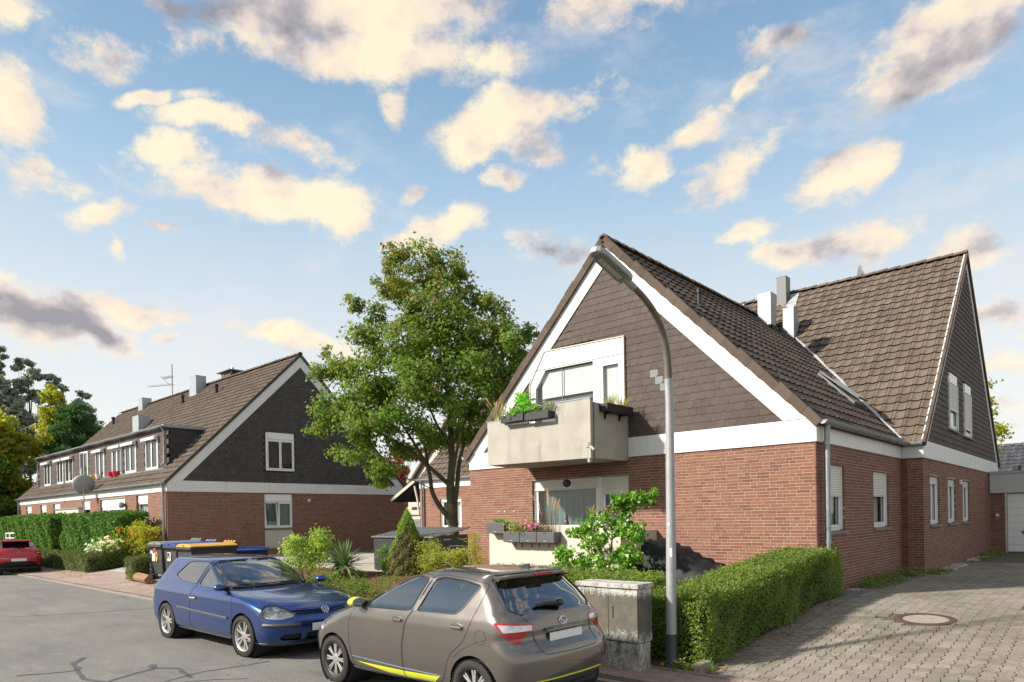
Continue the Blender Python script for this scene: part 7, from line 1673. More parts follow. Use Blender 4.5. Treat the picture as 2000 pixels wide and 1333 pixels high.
rc.take('tl', 'tail_light', M_['lamp_red'], inset=-.004); rc.take('low', 'lower_bumper', M_['black'], merge=True, inset=-.003)
rc.add('rear_window_seal', rc.line('rear', [p for p in rrg if p[0] > 0], .012), M_['black'], mirror=True)
rc.add('tail_light_lens', rc.line('rq', [(.22, .875), (.14, .87), (.08, .862)], .022), M_['lamp_clear'], mirror=True)
mb = MB(); mb.box((-.715, -.26, .55), (-.70, .26, .66)); rc.add('number_plate', mb, M_['plate'], bevel=.004)
rc.add('bumper_chrome', rc.line('rear', [(.28, .685), (.45, .69), (.58, .70)], .012), M_['chrome'], mirror=True)
# upright diamond badge
bx_ = rc.hit('rear', 0, .93)[0].x; mb = MB()
for sg in (1, -1):
    mb.prism([(bx_-.012, 0, 1.0), (bx_-.012, sg*.055, .93), (bx_-.012, 0, .86), (bx_-.012, 0, .895), (bx_-.012, sg*.025, .93), (bx_-.012, 0, .965)], (.014, 0, 0))
rc.add('emblem', mb, M_['chrome'])
mb = MB(); vs = []
for y in np.linspace(-.52, .52, 9):
    k = 1-(y/.75)**2*.5; vs += [(-.12, y, 1.40*1+.018*k), (-.37*k-.02, y, 1.372+.02*k), (-.36*k-.02, y, 1.345+.02*k), (-.2, y, 1.36)]
mb.add(vs, [(4*i+k, 4*i+(k+1) % 4, 4*i+4+(k+1) % 4, 4*i+4+k) for i in range(8) for k in range(4)]+[(0, 1, 2, 3), (35, 34, 33, 32)]); rc.add('spoiler', mb, RED, smooth=40)
mb = MB(); mb.tube([(rc.hit('rear', 0, 1.09)[0].x-.02, 0, 1.09), (rc.hit('rear', .25, 1.085)[0].x-.02, -.26, 1.10)], [.02, .008], 6); rc.add('rear_wiper', mb, M_['black'])
mb = MB(); mb.tube([(-.05, 0, 1.43), (-.1, 0, 1.50)], .008, 5); rc.add('aerial', mb, M_['black'])
rc.wheels(2.59, .31, .2, .76, dict(n=5, pair=[(-.1, -.1, .02, .02), (.1, .1, .02, .02)], spoke=M_['alu'], rim=M_['alu'], back=M_['brake']), .21)
rc.cabin(1.66, [(1.05, .34), (1.05, -.34), (.20, .34), (.20, -.34)])
rc.mirror(1.95, .78, 1.03, RED)
rc.finish()

# ================================================================ street furniture and small things
M_['post'] = plain('post_galvanised', (.36,.365,.37), .5, .14, 5, metal=.3, bump=.15, bscale=120, streak=.25)
M_['post_dark'] = plain('post_stained', (.15,.135,.105), .65, .4, 7, metal=.2)
lamp = thing('street_lamp', 'tall grey street lamp with curved neck in front of the brick house', 'street lamp', (-4.40, 7.82, .1))
mb = MB(); mb.tube([(-4.40, 7.82, .05), (-4.40, 7.83, .6), (-4.40, 7.86, 2.1), (-4.40, 7.87, 3.5), (-4.40, 7.85, 3.8)], [.070, .068, .060, .052, .050], 18); mb.build('pole', M_['post'], lamp, smooth=60)
mb = MB(); limb(mb, [(-4.40, 7.85, 3.79), (-4.40, 7.82, 4.12), (-4.40, 7.70, 4.40), (-4.40, 7.50, 4.60), (-4.40, 7.22, 4.74), (-4.40, 6.85, 4.85)], .050, .036, 14); mb.build('neck', M_['post_dark'], lamp, smooth=60)
mb = MB(); mb.lathe((-4.40, 7.82, .04), (0, 0, 1), [(0, .088), (.05, .088), (.06, .080), (.44, .078), (.46, .072)], 20); mb.build('collar', plain('bitumen_black', (.035,.037,.04), .6, .3, 14), lamp, smooth=40)
hd = MB(); d = Vector((0, -.80, .21)).normalized(); up = Vector((0, .21, .80)).normalized(); o_ = Vector((-4.40, 6.92, 4.835))
prof = [(0, -.05), (.02, -.09), (.10, -.105), (.60, -.10), (.68, -.075), (.71, -.035), (.71, .035), (.68, .075), (.60, .10), (.10, .105), (.02, .09), (0, .05)]
hd.prism([o_+d*a+Vector((b, 0, 0))-up*.03 for a, b in prof], up*.075); head = hd.build('lamp_head', M_['post'], lamp, bevel=.018)
mb = MB(); mb.prism([o_+d*a+Vector((b, 0, 0))-up*.036 for a, b in ((.10, -.075), (.62, -.068), (.62, .068), (.10, .075))], -up*.006); mb.build('lens_frame', plain('lamp_grey', (.22,.22,.215), .5, .05), head)
mb = MB(); mb.prism([o_+d*a+Vector((b, 0, 0))-up*.044 for a, b in ((.14, -.036), (.58, -.032), (.58, .032), (.14, .036))], -up*.005); mb.build('lens', plain('lamp_lens', (.50,.48,.42), .3, .15, 30), head)
mb = MB(); mb.tube([o_-d*.14-up*.01, o_+d*.10-up*.005], .045, 14); mb.build('spigot', M_['post'], head, smooth=50)
mb = MB(); mb.lathe((-4.385, 7.80, 1.92), (.25, -1, 0), [(.055, .018), (.064, .018)], 12); mb.build('sticker', M_['plate'], lamp)
mb = MB(); mb.obox((-4.385, 7.793, 1.50), (.03, .008, 0), (0, 0, .11), (0, -.006, 0)); mb.build('sticker', M_['plate'], lamp)

def weathered():
    m_, gg, out = new_mat('cabinet_weathered'); p = pos(gg)
    a = gg.noise(p, 3.2, 6, .7).outputs['Fac']; b = gg.noise(gg.v('MULTIPLY', p, (1, 1, .35)), 14, 6, .72).outputs['Fac']; c_ = gg.noise(p, 48, 4, .7).outputs['Fac']; s_ = gg.n('ShaderNodeSeparateXYZ'); gg.put(s_.inputs[0], p)
    band = gg.m('MULTIPLY', gg.mr(s_.outputs[2], .35, .75, 0, 1, True), gg.mr(s_.outputs[2], .90, 1.08, 1, 0, True))
    k = gg.m('ADD', gg.m('MULTIPLY', a, .30), gg.m('ADD', gg.m('MULTIPLY', b, .38), gg.m('MULTIPLY', c_, .42)))
    f_ = gg.mr(gg.m('ADD', k, gg.m('MULTIPLY', band, .16)), .52, .62)
    col = gg.mix(gg.mr(c_, .3, .7), (.44,.425,.39), (.58,.565,.53)); col = gg.mix(gg.m('MULTIPLY', f_, .92), col, gg.mix(gg.mr(a, .45, .6), (.070,.067,.062), (.12,.105,.068)))
    g2 = gg.mr(gg.m('ADD', gg.noise(p, 6, 5, .7).outputs['Fac'], gg.m('MULTIPLY', gg.mr(s_.outputs[2], .1, .45, 1, 0), .10)), .60, .72)
    col = gg.mix(gg.m('MULTIPLY', g2, .55), col, (.20,.18,.09))
    bsdf(gg, out, col, .9, 0, .3, c_, .35, .004); return m_
CABM = weathered()
cab = thing('cable_cabinet', 'weathered pale concrete cable cabinet between the grey car and the lamp post', 'cabinet', (-5.1, 7.55, .1))
x0, x1, y0, y1 = -5.55, -4.60, 7.36, 7.70
mb = MB(); mb.prism([(x0, y0, .06), (x1, y0, .06), (x1, y1-.06, .06), (x1-.06, y1, .06), (x0, y1, .06)], (0, 0, .345)); mb.build('plinth', CABM, cab, bevel=.006)
mb = MB(); mb.box((x0+.004, y0+.01, .413), (x1-.004, y1-.004, 1.10)); mb.build('housing', CABM, cab, bevel=.004)
xm = x0+.50
for a, b in ((x0+.012, xm-.003), (xm+.003, x1-.012)):
    mb = MB(); mb.box((a, y0-.006, .425), (b, y0+.009, 1.095)); dd = mb.build('door', CABM, cab, bevel=.003)
    if a > x0+.1:
        mb = MB(); mb.box((a+.05, y0-.020, .72), (a+.072, y0-.007, .87)); mb.build('handle', CABM, dd, bevel=.005)
        mb = MB(); mb.box((b-.17, y0-.010, 1.035), (b-.06, y0-.007, 1.06)); mb.build('label_plate', M_['cream'], dd)
mb = MB(); mb.box((x0-.015, y0-.03, 1.105), (x1+.015, y1+.02, 1.165)); mb.build('lid', CABM, cab, bevel=.006)

# rubbish containers, their narrow ends to the street
def container(name, label, x, y, w, d, h, lidc, seed, open_=0):
    z = gz(x, y)+.0; t = thing(name, label, 'rubbish container', (x+w/2, y+d/2, z), 'wheeled rubbish containers'); zb = z+.19
    mb = MB(); tp_ = .05
    lo_ = [(x+tp_, y+tp_, zb), (x+w-tp_, y+tp_, zb), (x+w-tp_, y+d-tp_, zb), (x+tp_, y+d-tp_, zb)]; hi = [(x, y, z+h*.86), (x+w, y, z+h*.86), (x+w, y+d, z+h*.86), (x, y+d, z+h*.86)]
    mb.add(lo_+hi, [(0, 3, 2, 1), (0, 1, 5, 4), (1, 2, 6, 5), (2, 3, 7, 6), (3, 0, 4, 7), (4, 5, 6, 7)]); mb.build('body', M_['bin'], t, bevel=.03)
    mb = MB(); mb.box((x-.035, y-.035, z+h*.82), (x+w+.035, y+d+.035, z+h*.875)); k = int(w/.09)
    for i in range(k+1): mb.box((x+w*i/k-.012, y-.02, z+h*.76), (x+w*i/k+.012, y+.01, z+h*.82))
    mb.build('rim', M_['bin'], t, bevel=.01)
    lm = MB(); n = 8; prf = [(x-.03+(w+.06)*i/n, .075*math.sin(math.pi*i/n)**.6) for i in range(n+1)]
    lm.prism([(a, y-.03, z+h*.877) for a in (x-.03,)]+[(a, y-.03, z+h*.90+b) for a, b in prf]+[(x+w+.03, y-.03, z+h*.877)], (0, d+.03, 0)); l_ = lm.build('lid', lidc, t, smooth=40, bevel=.008)
    hm_ = MB()
    for i in (.2, .4, .6, .8): hm_.tube([(x+w*i-.06, y+d-.02, z+h*.96), (x+w*i, y+d+.03, z+h*1.0), (x+w*i+.06, y+d-.02, z+h*.96)], .018, 6)
    hm_.box((x+w*.46, y-.055, z+h*.90), (x+w*.54, y-.03, z+h*.93)); hm_.build('lid_grip', lidc, l_)
    for i, j in ((.14, .12), (.86, .12), (.14, .88), (.86, .88)):
        cx_, cy_ = x+w*i, y+d*j; wm = MB(); wm.lathe((cx_-.025, cy_-.03, z+.085), (1, 0, 0), [(0, .05), (.0, .085), (.05, .085), (.05, .05)], 16); w_ = wm.build('wheel', M_['rubber'], t, smooth=40)
        fm = MB(); fm.box((cx_-.04, cy_-.05, z+.08), (cx_-.03, cy_+.04, zb)); fm.box((cx_+.03, cy_-.05, z+.08), (cx_+.04, cy_+.04, zb)); fm.box((cx_-.04, cy_-.05, zb-.02), (cx_+.04, cy_+.04, zb)); fm.build('fork', M_['steel'], w_)
    return t, z, h
M_['bin'] = plain('bin_grey', (.040,.042,.045), .55, .25, 4, bump=.1)
LB = plain('lid_grey', (.20,.21,.22), .45, .15); LBL = plain('lid_blue', (.012,.06,.30), .4, .1); LY = plain('lid_yellow', (.62,.36,.06), .45, .12)
t1, z1, h1 = container('rubbish_container', 'dark container with grey lid and four stickers, nearest the hedge block', -24.35, 8.55, 1.05, 1.35, 1.34, LB, 1)
t2, z2, h2 = container('rubbish_container', 'dark container with blue lid between the grey and yellow lidded ones', -23.25, 8.6, 1.0, 1.35, 1.30, LBL, 2)
t3, z3, h3 = container('rubbish_container', 'dark container with yellow lid, right of the blue lidded one', -22.15, 8.6, 1.05, 1.45, 1.28, LY, 3)
def sticker(t, x, y, z, w, h, col, nm='sticker', rnd_=False):
    key = 'sticker_'+col; c = {'white': (.7,.7,.68), 'red': (.6,.03,.03), 'orange': (.75,.32,.02), 'pink': (.75,.5,.5), 'black': (.02,.02,.02)}[col]
    m_ = MATS.get(key) or plain(key, c, .5, .05); mb = MB()
    if rnd_: mb.prism([(x+w/2*math.cos(i*.449), y, z+h/2*math.sin(i*.449)) for i in range(14)], (0, .004, 0))
    else: mb.box((x-w/2, y, z-h/2), (x+w/2, y+.004, z+h/2))
    return mb.build(nm, m_, t)
yb = 8.55-.003; slope_ = .05/.96
for (x, z, w, h, c, r_) in ((-24.12, 1.02, .20, .10, 'pink', 0), (-23.84, 1.10, .19, .12, 'red', 0), (-23.97, .86, .22, .27, 'white', 0), (-23.72, .88, .19, .36, 'orange', 1)):
    sticker(t1, x, yb+(1.15-z)*slope_-.012, z+.05, w, h, c, rnd_=r_)
sticker(t1, -23.72, yb+(1.15-.93)*slope_-.016, .97, .07, .10, 'black', 'sticker_mark')
sticker(t2, -22.80, 8.6+(1.12-.95)*slope_-.014, .95, .27, .28, 'white'); sticker(t2, -22.80, 8.6+(1.12-.86)*slope_-.018, .845, .25, .05, 'red', 'sticker_mark')
mb = MB(); y_ = 8.6+(1.12-.95)*slope_-.022
for p in (((-22.90, .88), (-22.86, .88), (-22.86, 1.07), (-22.90, 1.07)), ((-22.86, 1.07), (-22.82, 1.07), (-22.74, .88), (-22.78, .88)), ((-22.78, .88), (-22.74, .88), (-22.74, 1.07), (-22.78, 1.07))): mb.prism([(a, y_, b) for a, b in p], (0, .003, 0))
mb.build('sticker_letter', MATS['sticker_black'], t2)
mb = MB(); mb.box((-22.6, 10.05, .25), (-21.5, 11.3, 1.05)); bt = thing('blue_crate_cart', 'blue topped cart just showing behind the roof of the blue car', 'cart', (-22, 10.6, .3)); mb.build('body', M_['bin'], bt, bevel=.02)
mb = MB(); mb.box((-22.65, 10.0, 1.05), (-21.4, 11.35, 1.10)); mb.tube([(-22.6, 10.0, 1.12), (-22.0, 10.6, 1.17), (-21.45, 11.3, 1.14)], .03, 6); mb.build('lid', LBL, bt, bevel=.01)
mb = MB()
lg = MB(); lg.tube([(-24.55, 8.22, .26), (-23.9, 8.14, .27), (-23.0, 8.05, .25)], [.14, .16, .13], 9); rl = random.Random(4); lg.v = [(x+rl.uniform(-.02, .02), y+rl.uniform(-.025, .025), z+rl.uniform(-.025, .025)) for x, y, z in lg.v]
tag(lg.build('log', plain('bark_red', (.26,.15,.085), .95, .35, 9, bump=.9, bscale=30)), 'rough barked log lying in front of the rubbish containers', 'log')
wr = thing('white_handrail', 'thin white rail standing behind the red car', 'rail', (-44.3, 8.7, .1)); mb = MB(); mb.tube([(-45.1, 8.6, .1), (-45.1, 8.6, 1.6), (-43.2, 8.6, 1.62)], .04, 6); mb.build('post', M_['frame'], wr); mb = MB(); mb.tube([(-44.2, 8.6, .1), (-44.2, 8.6, 1.6)], .04, 6); mb.tube([(-45.1, 8.6, 1.35), (-43.2, 8.6, 1.37)], .025, 6); mb.build('bar', M_['frame'], wr)
ac = thing('porch_box', 'pale grey flat topped box standing against the left house wall above the hedge', 'box', (-42, 11, .3)); mb = MB(); mb.box((-45.2, 10.92, .3), (-40.9, 11.2, 2.84)); mb.build('housing', M_['cream'], ac, bevel=.01); mb = MB(); mb.box((-45.25, 10.88, 2.84), (-40.85, 11.22, 2.92)); mb.build('lid', M_['zinc'], ac)

# anthracite bin store with ribbed sides
shd = thing('metal_shed', 'low anthracite metal bin store with ribbed sides behind the conifer', 'shed', (-16.3, 13.6, .4)); sx0, sx1, sy0, sy1, sz = -17.75, -14.9, 12.9, 14.3, gz(-16, 13)
M_['anthracite'] = plain('anthracite_sheet', (.045,.050,.056), .45, .1, 4, metal=.2)
mb = MB(); mb.box((sx0+.02, sy0+.02, sz), (sx1-.02, sy1-.02, sz+1.02)); mb.build('frame', M_['anthracite'], shd)
SB = Pieces('panel', BOXV, BOXF, M_['anthracite'], shd, 80)
for i in range(24): SB.put((sx0+i*.119, sy0, sz+.02), (.112, 0, 0), (0, .02, 0), (0, 0, 1.0))
for i in range(12): SB.put((sx1-.02, sy0+i*.117, sz+.02), (.02, 0, 0), (0, .110, 0), (0, 0, 1.08)); SB.put((sx0, sy0+i*.117, sz+.02), (.02, 0, 0), (0, .110, 0), (0, 0, 1.0))
SB.finish()
mb = MB(); mb.prism([(sx0-.06, sy0-.06, sz+1.03), (sx1+.06, sy0-.06, sz+1.03), (sx1+.06, sy1+.06, sz+1.28), (sx0-.06, sy1+.06, sz+1.28)], (0, 0, .03)); rr_ = mb.build('roof', plain('shed_roof', (.22,.225,.23), .4, .1, 4, metal=.3), shd)
for i in range(13):
    mb = MB(); x = sx0+.05+i*.23; mb.prism([(x, sy0-.06, sz+1.06), (x+.05, sy0-.06, sz+1.06), (x+.05, sy1+.06, sz+1.31), (x, sy1+.06, sz+1.31)], (0, 0, .015)); mb.build('roof_rib', MATS['shed_roof'], rr_)

# bicycle half hidden by the shrubs
bk = thing('bicycle', 'dark bicycle leaning among the shrubs by the tree trunk', 'bicycle', (-14.3, 12.95, .4)); gx, gy, g_ = -14.45, 12.95, gz(-14.3, 12.95)
for dx in (0, 1.05):
    mb = MB(); c = Vector((gx+dx-.1, gy, g_+.35)); ring = [c+Vector((math.cos(6.283*i/28)*.33, 0, math.sin(6.283*i/28)*.33)) for i in range(29)]; mb.tube(ring, .02, 6); w_ = mb.build('wheel', M_['rubber'], bk)
    mb = MB(); [mb.tube([c, c+Vector((math.cos(6.283*i/14)*.33, 0, math.sin(6.283*i/14)*.33))], .003, 3) for i in range(14)]; mb.build('spokes', M_['steel'], w_)
mb = MB(); A, B_, C_, D_, E_ = (Vector((gx+x-.1, gy, g_+z)) for x, z in ((0, .35), (.45, .30), (.30, .80), (.86, .82), (1.05, .35)))
for a, b in ((A, B_), (B_, C_), (A, C_), (C_, D_), (B_, D_), (D_, E_)): mb.tube([a, b], .018, 6)
mb.tube([D_, D_+Vector((-.03, 0, .18))], .014, 6); mb.build('frame', M_['black'], bk)
mb = MB(); h_ = D_+Vector((-.03, 0, .18)); mb.tube([h_+Vector((-.12, .28, .02)), h_+Vector((.02, .16, .03)), h_, h_+Vector((.02, -.16, .03)), h_+Vector((.16, -.34, .02))], .014, 6); mb.build('handlebar', M_['steel'], bk)
mb = MB(); mb.tube([h_+Vector((.06, -.22, .025)), h_+Vector((.18, -.36, .02))], .02, 8); mb.build('grip', M_['black'], bk)
mb = MB(); s_ = C_+Vector((-.03, 0, .14)); mb.tube([C_, s_], .013, 6); mb.prism([s_+Vector((-.14, -.08, .02)), s_+Vector((-.14, .08, .02)), s_+Vector((.12, .02, .03)), s_+Vector((.12, -.02, .03))], (0, 0, .04)); mb.build('saddle', M_['black'], bk, bevel=.01)

# tarpaulin over something bulky
tv = []; nx, ny = 26, 14; rt = np.random.default_rng(6)
for j in range(ny+1):
    for i in range(nx+1):
        a, b = i/nx, j/ny; x = -7.15+1.85*a; prof_ = 1.55-.05*a if a < .2 else 1.55-.05-.62*((a-.2)/.8)**1.25
        y = 11.1+1.1*b; dome = min(1, min(a*9, (1-a)*9, b*7+.0, (1-b)*7)); z = .35+(prof_-.35)*(dome**.45 if dome > 0 else 0)
        wr_ = .022*math.sin(i*1.9+j*.5)+.02*math.sin(j*1.7-i*.6); tv.append((x+wr_*.5, y-(.08*(1-dome))+wr_*.6, z+wr_*(.4+dome*.5)))
tm = MB(); tm.add(tv, [(j*(nx+1)+i, j*(nx+1)+i+1, (j+1)*(nx+1)+i+1, (j+1)*(nx+1)+i) for j in range(ny) for i in range(nx)])
tag(tm.build('tarpaulin', plain('tarpaulin_black', (.016,.017,.019), .6, .2, 6, bump=.3, bscale=14, spec=.25), smooth=70), 'crumpled black tarpaulin over a bulky object against the brick wall', 'tarpaulin')

# planters and pots
def trough(label, a, b, z, w, h, mat, n_cells=1, hooks=False, y=True):
    """long box between points a and b (x,y)"""
    A, B_ = Vector((*a, z)), Vector((*b, z)); u = (B_-A); n = Vector((u.y, -u.x, 0)).normalized(); t = thing('planter', label, 'planter', A.lerp(B_, .5), 'plant boxes on the balcony and parapet')
    for i in range(n_cells):
        p = A+u*(i/n_cells)+u.normalized()*.006; q = u*(1/n_cells)-u.normalized()*.012; th = .012; hz = Vector((0, 0, h)); mb = MB(); qn = u.normalized()
        mb.obox(p+n*w, q, -n*th, hz); mb.obox(p, q, n*th, hz); mb.obox(p+n*th, qn*th, n*(w-2*th), hz); mb.obox(p+q-qn*th+n*th, qn*th, n*(w-2*th), hz); mb.obox(p+n*th+qn*th, q-qn*2*th, n*(w-2*th), Vector((0, 0, h*.8)))
        bx__ = mb.build('box', mat, t, bevel=.006)
        mb = MB(); mb.obox(p+n*th+qn*th, q-qn*2*th, n*(w-2*th), Vector((0, 0, .012))); mb.v = [(x, y_, z_+h*.81) for x, y_, z_ in mb.v]; mb.build('soil', M_['soil'], bx__)
        if hooks:
            mb = MB(); mb.obox(p+q*.42+n*(w+.001)+Vector((0, 0, .03)), q*.14, n*.003, Vector((0, 0, .016))); mb.build('label_plate', M_['zinc_light'], bx__)
            mb = MB()
            for f_ in (.3, .75): mb.obox(p+q*f_+Vector((0, 0, -.12)), qn*.012, n*.012, Vector((0, 0, .12))); mb.obox(p+q*f_+Vector((0, 0, -.014)), qn*.012, n*w, Vector((0, 0, .012)))
            mb.build('bracket', M_['black'], bx__)
    return t
def plant(name, label, pts_blobs, n, size, mat, cat='plant', aspect=.5, seed=1, jitter=.8, group=None, droop=0, fold=.3, petals=None):
    c = pts_blobs[0][0]; t = thing(name, label, cat, (c[0], c[1], c[2]-pts_blobs[0][1][2]), group); rs = np.random.default_rng(seed)
    P, Nn = blob_points(pts_blobs, n, rs, .6); link('foliage', leaf_mesh('foliage', P, Nn, size, mat, aspect, jitter, seed=seed, droop=droop, fold=fold), t)
    if petals:
        col, k, s_ = petals; P2, N2 = blob_points([(b[0], tuple(q*1.08 for q in b[1])) for b in pts_blobs], k*8, rs, .1); sel = P2[:, 2] > c[2]-.02; P2 = P2[sel][:k]
        if 'petal_'+col not in MATS: leaf_mat('petal_'+col, {'white': [(.75,.75,.72),(.8,.8,.78)], 'pink': [(.70,.14,.42),(.80,.30,.55)]}[col], .3, .6)
        link('blossoms', leaf_mesh('blossoms', np.repeat(P2, 3, 0)+rs.normal(0, s_*.3, (len(P2)*3, 3)), np.tile((0, -.6, 1.), (len(P2)*3, 1)), s_, [MATS['petal_'+col]], .8, .5, seed=seed), t)
    return t
def grass_tuft(name, label, c, r_, h, n, mat, seed=1, lean=.5, w=.006, heads=None, cat='grass tuft'):
    t = thing(name, label, cat, c); rr = random.Random(seed); mb = MB(); hb_ = MB()
    for i in range(n):
        a = rr.uniform(0, 6.283); d = r_*math.sqrt(rr.random()); b = Vector((c[0]+d*math.cos(a), c[1]+d*math.sin(a), c[2])); L_ = h*rr.uniform(.6, 1.1); o = Vector((math.cos(a), math.sin(a), 0))*lean*L_*rr.uniform(.3, 1.1); s_ = Vector((-math.sin(a), math.cos(a), 0))*w
        P = [b+o*k*k+Vector((0, 0, L_*(k-.35*lean*k*k))) for k in (0, .35, .7, 1)]; vs = []
        for k, p in enumerate(P): vs += [p-s_*(1-k*.3), p+s_*(1-k*.3)]
        mb.add(vs, [(2*k, 2*k+1, 2*k+3, 2*k+2) for k in range(3)])
        if heads and i % heads == 0: hb_.tube([P[2], P[3], P[3]+(P[3]-P[2])*.5], [.006, .016, .004], 6)
    mb.build('blades', mat, t)
    if heads: hb_.build('seed_heads', M_.get('straw') or M_.setdefault('straw', plain('straw_head', (.50,.30,.19), .9, .2)), t)
    return t
L_CHIVE = leaf_mat('chive_leaf', [(.12,.26,.05),(.18,.34,.08),(.09,.20,.04)], .35); L_STRAW = leaf_mat('straw_blade', [(.30,.24,.07),(.22,.24,.06),(.36,.26,.10),(.16,.20,.05)], .3); L_HERB = leaf_mat('bright_herb', [(.13,.34,.03),(.18,.42,.05),(.09,.24,.02)], .4); L_DARKG = leaf_mat('brown_grass', [(.10,.045,.035),(.15,.08,.045),(.08,.06,.03)], .2); L_SED = leaf_mat('sedum_leaf', [(.12,.15,.08),(.16,.18,.10),(.10,.14,.05),(.20,.20,.10)], .25)
GB = M_['grey_box']
trough('grey box holding grass like chives at the left end of the cream parapet', (-11.18, 11.60), (-10.62, 11.60), 1.665, .26, .25, GB, 1, True)
trough('row of three grey flower boxes hung on the front of the cream parapet', (-10.62, 11.54), (-9.12, 11.54), 1.47, .24, .23, GB, 3, True)
trough('dark grey box with brownish plants at the right end of the cream parapet', (-8.05, 11.70), (-7.60, 11.70), 1.86, .2, .2, M_['black'])
trough('long black flower box on the left of the balcony front', (-10.70, 11.60), (-10.0, 11.60), 4.20, .24, .16, M_['black']); trough('long black flower box on the balcony front beside the taller concrete slab', (-9.97, 11.60), (-9.27, 11.60), 4.18, .24, .16, M_['black'])
t_ = trough('black flower box with grass hung on the right side of the balcony', (-8.30, 11.86), (-8.30, 12.86), 4.24, .22, .17, M_['black'])
mb = MB()
for y in (12.05, 12.6): mb.prism([(-8.24, y, 4.24), (-8.30, y, 4.24), (-8.30, y, 4.10), (-8.27, y, 4.10)], (0, .02, 0)); mb.box((-8.31, y, 4.2), (-8.10, y+.02, 4.238))
mb.build('bracket', M_['black'], t_)
for i, (x, y, z) in enumerate(((-10.98, 11.50, 1.88), (-10.80, 11.50, 1.88))): grass_tuft('chives', ('bright green chives hanging over the grey box, left tuft', 'bright green chives hanging over the grey box, right tuft')[i], (x, y, z), .08, .25, 150, L_CHIVE, 3+i, 1.1, .004, cat='chives')
plant('variegated_plant', 'yellow and green leaved plant in the first hung flower box', [((-10.42, 11.42, 1.80), (.2, .12, .13)), ((-10.2, 11.42, 1.78), (.14, .12, .11))], 520, .055, [leaf_mat('variegated_leaf', [(.20,.28,.06),(.42,.42,.16),(.14,.22,.05),(.35,.22,.08)], .3)], seed=4)
plant('pink_flowers', 'pink blossoms in the middle hung flower box', [((-9.95, 11.42, 1.76), (.24, .13, .12)), ((-9.72, 11.42, 1.79), (.2, .12, .13))], 480, .05, [L_GRN], 'flowers', seed=5, petals=('pink', 70, .055))
grass_tuft('feather_grass', 'dark brown feathery grass with pale plumes in the last hung flower box', (-9.38, 11.42, 1.68), .16, .95, 46, L_DARKG, 5, .22, .004, heads=6)
plant('grey_herb', 'small yellowish herb standing behind the hung flower boxes', [((-10.35, 11.75, 1.93), (.15, .12, .08))], 160, .04, [L_YEL], seed=6)
# bunny figure, palm, lantern, small garden lights
bf = thing('rabbit_figure', 'small purple brown rabbit figure standing on the cream parapet', 'figurine', (-9.02, 11.61, 1.85)); mb = MB(); mb.lathe((-9.02, 11.61, 1.85), (0, 0, 1), [(0, .055), (.04, .060), (.09, .045), (.115, .026), (.13, .034), (.155, .036), (.175, .02), (.18, 0)], 12); mb.build('body', plain('figure_purple', (.12,.05,.075), .5, .3, 30), bf, smooth=60)
for dx in (-.014, .014): mb = MB(); mb.tube([(-9.02+dx, 11.61, 2.015), (-9.02+dx*1.5, 11.615, 2.06), (-9.02+dx*1.8, 11.62, 2.10)], [.010, .013, .004], 6); mb.build('ear', MATS['figure_purple'], bf, smooth=60)
pl_ = thing('small_palm', 'small spiky potted palm on the terrace behind the twisted hazel', 'palm', (-8.70, 12.1, .6)); mb = MB(); mb.tube([(-8.7, 12.1, .6), (-8.7, 12.1, 2.05)], .03, 7); mb.build('stem', TWIG, pl_); mb = MB(); rr = random.Random(3)
for i in range(46):
    a, e = rr.uniform(0, 6.28), rr.uniform(-.1, 1.3); d = Vector((math.cos(a)*math.cos(e), math.sin(a)*math.cos(e), math.sin(e))); s_ = Vector((-math.sin(a), math.cos(a), 0))*.009; b = Vector((-8.7, 12.1, 2.06)); L_ = rr.uniform(.2, .34)
    mb.add([b-s_, b+s_, b+d*L_*.6+s_, b+d*L_*.6-s_, b+d*L_-Vector((0, 0, .03))], [(0, 1, 2, 3), (3, 2, 4)])
mb.build('blades', L_STRAW, pl_)
ln = thing('hanging_lantern', 'black ball lantern hanging before the terrace window', 'lantern', (-9.53, 12.3, 2.72)); mb = MB(); mb.lathe((-9.53, 12.3, 2.70), (0, 0, 1), [(0, .02), (.03, .075), (.085, .10), (.14, .085), (.18, .03)], 14); mb.build('shade', M_['black'], ln, smooth=50); mb = MB(); mb.tube([(-9.53, 12.3, 2.88), (-9.53, 12.3, 3.26)], .005, 5); mb.build('cord', M_['black'], ln)
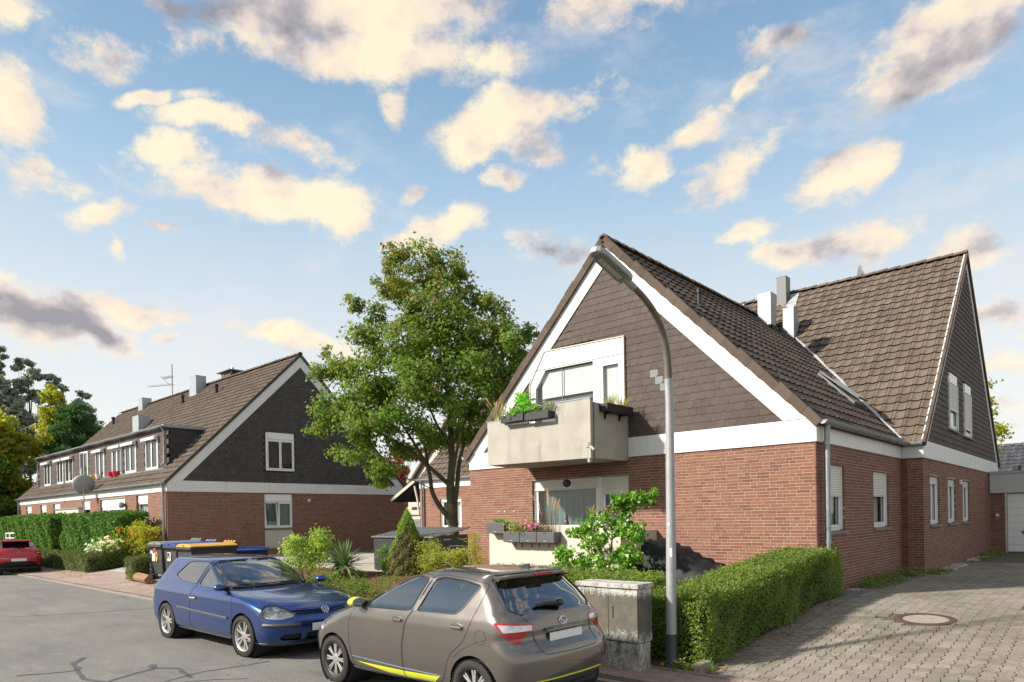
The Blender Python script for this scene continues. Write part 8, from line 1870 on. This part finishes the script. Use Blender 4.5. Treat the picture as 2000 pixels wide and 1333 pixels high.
for i, x in enumerate((-10.98, -10.78, -10.5)):
    t_ = thing('garden_light', ('thin stick light with white ball above the chives, the left one', 'thin stick light with white ball above the chives, the right one', 'thin stick light with white ball above the small herb')[i], 'garden light', (x, 11.55, 1.85), 'stick lights on the parapet'); mb = MB(); mb.tube([(x, 11.55, 1.85), (x, 11.55, 2.16)], .004, 5); mb.build('stick', M_['steel'], t_); mb = MB(); mb.lathe((x, 11.55, 2.15), (0, 0, 1), [(0, 0), (.008, .016), (.02, .02), (.032, .016), (.04, 0)], 10); mb.build('ball', M_['white'], t_, smooth=60)
plant('brownish_plant', 'reddish brown and green plant in the dark box at the right parapet end', [((-7.84, 11.6, 2.12), (.2, .1, .10))], 240, .05, [leaf_mat('rust_leaf', [(.22,.09,.03),(.16,.14,.04),(.28,.16,.04)], .3)], seed=9)
# balcony plants
plant('trailing_herb', 'bright green bushy herb rising from the balcony boxes', [((-10.05, 11.50, 4.52), (.2, .14, .17)), ((-10.12, 11.50, 4.76), (.17, .12, .12)), ((-9.86, 11.5, 4.44), (.2, .1, .1)), ((-10.3, 11.5, 4.42), (.18, .1, .09))], 900, .075, [L_HERB], seed=4, fold=.5)
plant('sedum', 'grey green sedum in the left balcony box', [((-10.55, 11.48, 4.42), (.22, .11, .09)), ((-10.3, 11.48, 4.40), (.18, .1, .07))], 700, .04, [L_SED], seed=5)
plant('white_sedum', 'pale flowering sedum in the balcony box beside the taller concrete slab', [((-9.65, 11.48, 4.42), (.24, .11, .10)), ((-9.42, 11.48, 4.41), (.16, .1, .08))], 700, .04, [L_SED], 'flowers', seed=6, petals=('white', 60, .03))
grass_tuft('dry_grass', 'dry straw coloured grass at the left end of the balcony', (-11.12, 11.75, 4.28), .13, .62, 80, L_STRAW, 4, .35, .004, heads=7)
grass_tuft('ornamental_grass', 'yellow green grass tuft in the side box, the one nearer the street', (-8.19, 12.10, 4.38), .11, .34, 130, L_STRAW, 6, .8, .004); grass_tuft('ornamental_grass', 'yellow green grass tuft in the side box, the one nearer the house', (-8.19, 12.58, 4.38), .11, .36, 130, L_STRAW, 8, .8, .004)
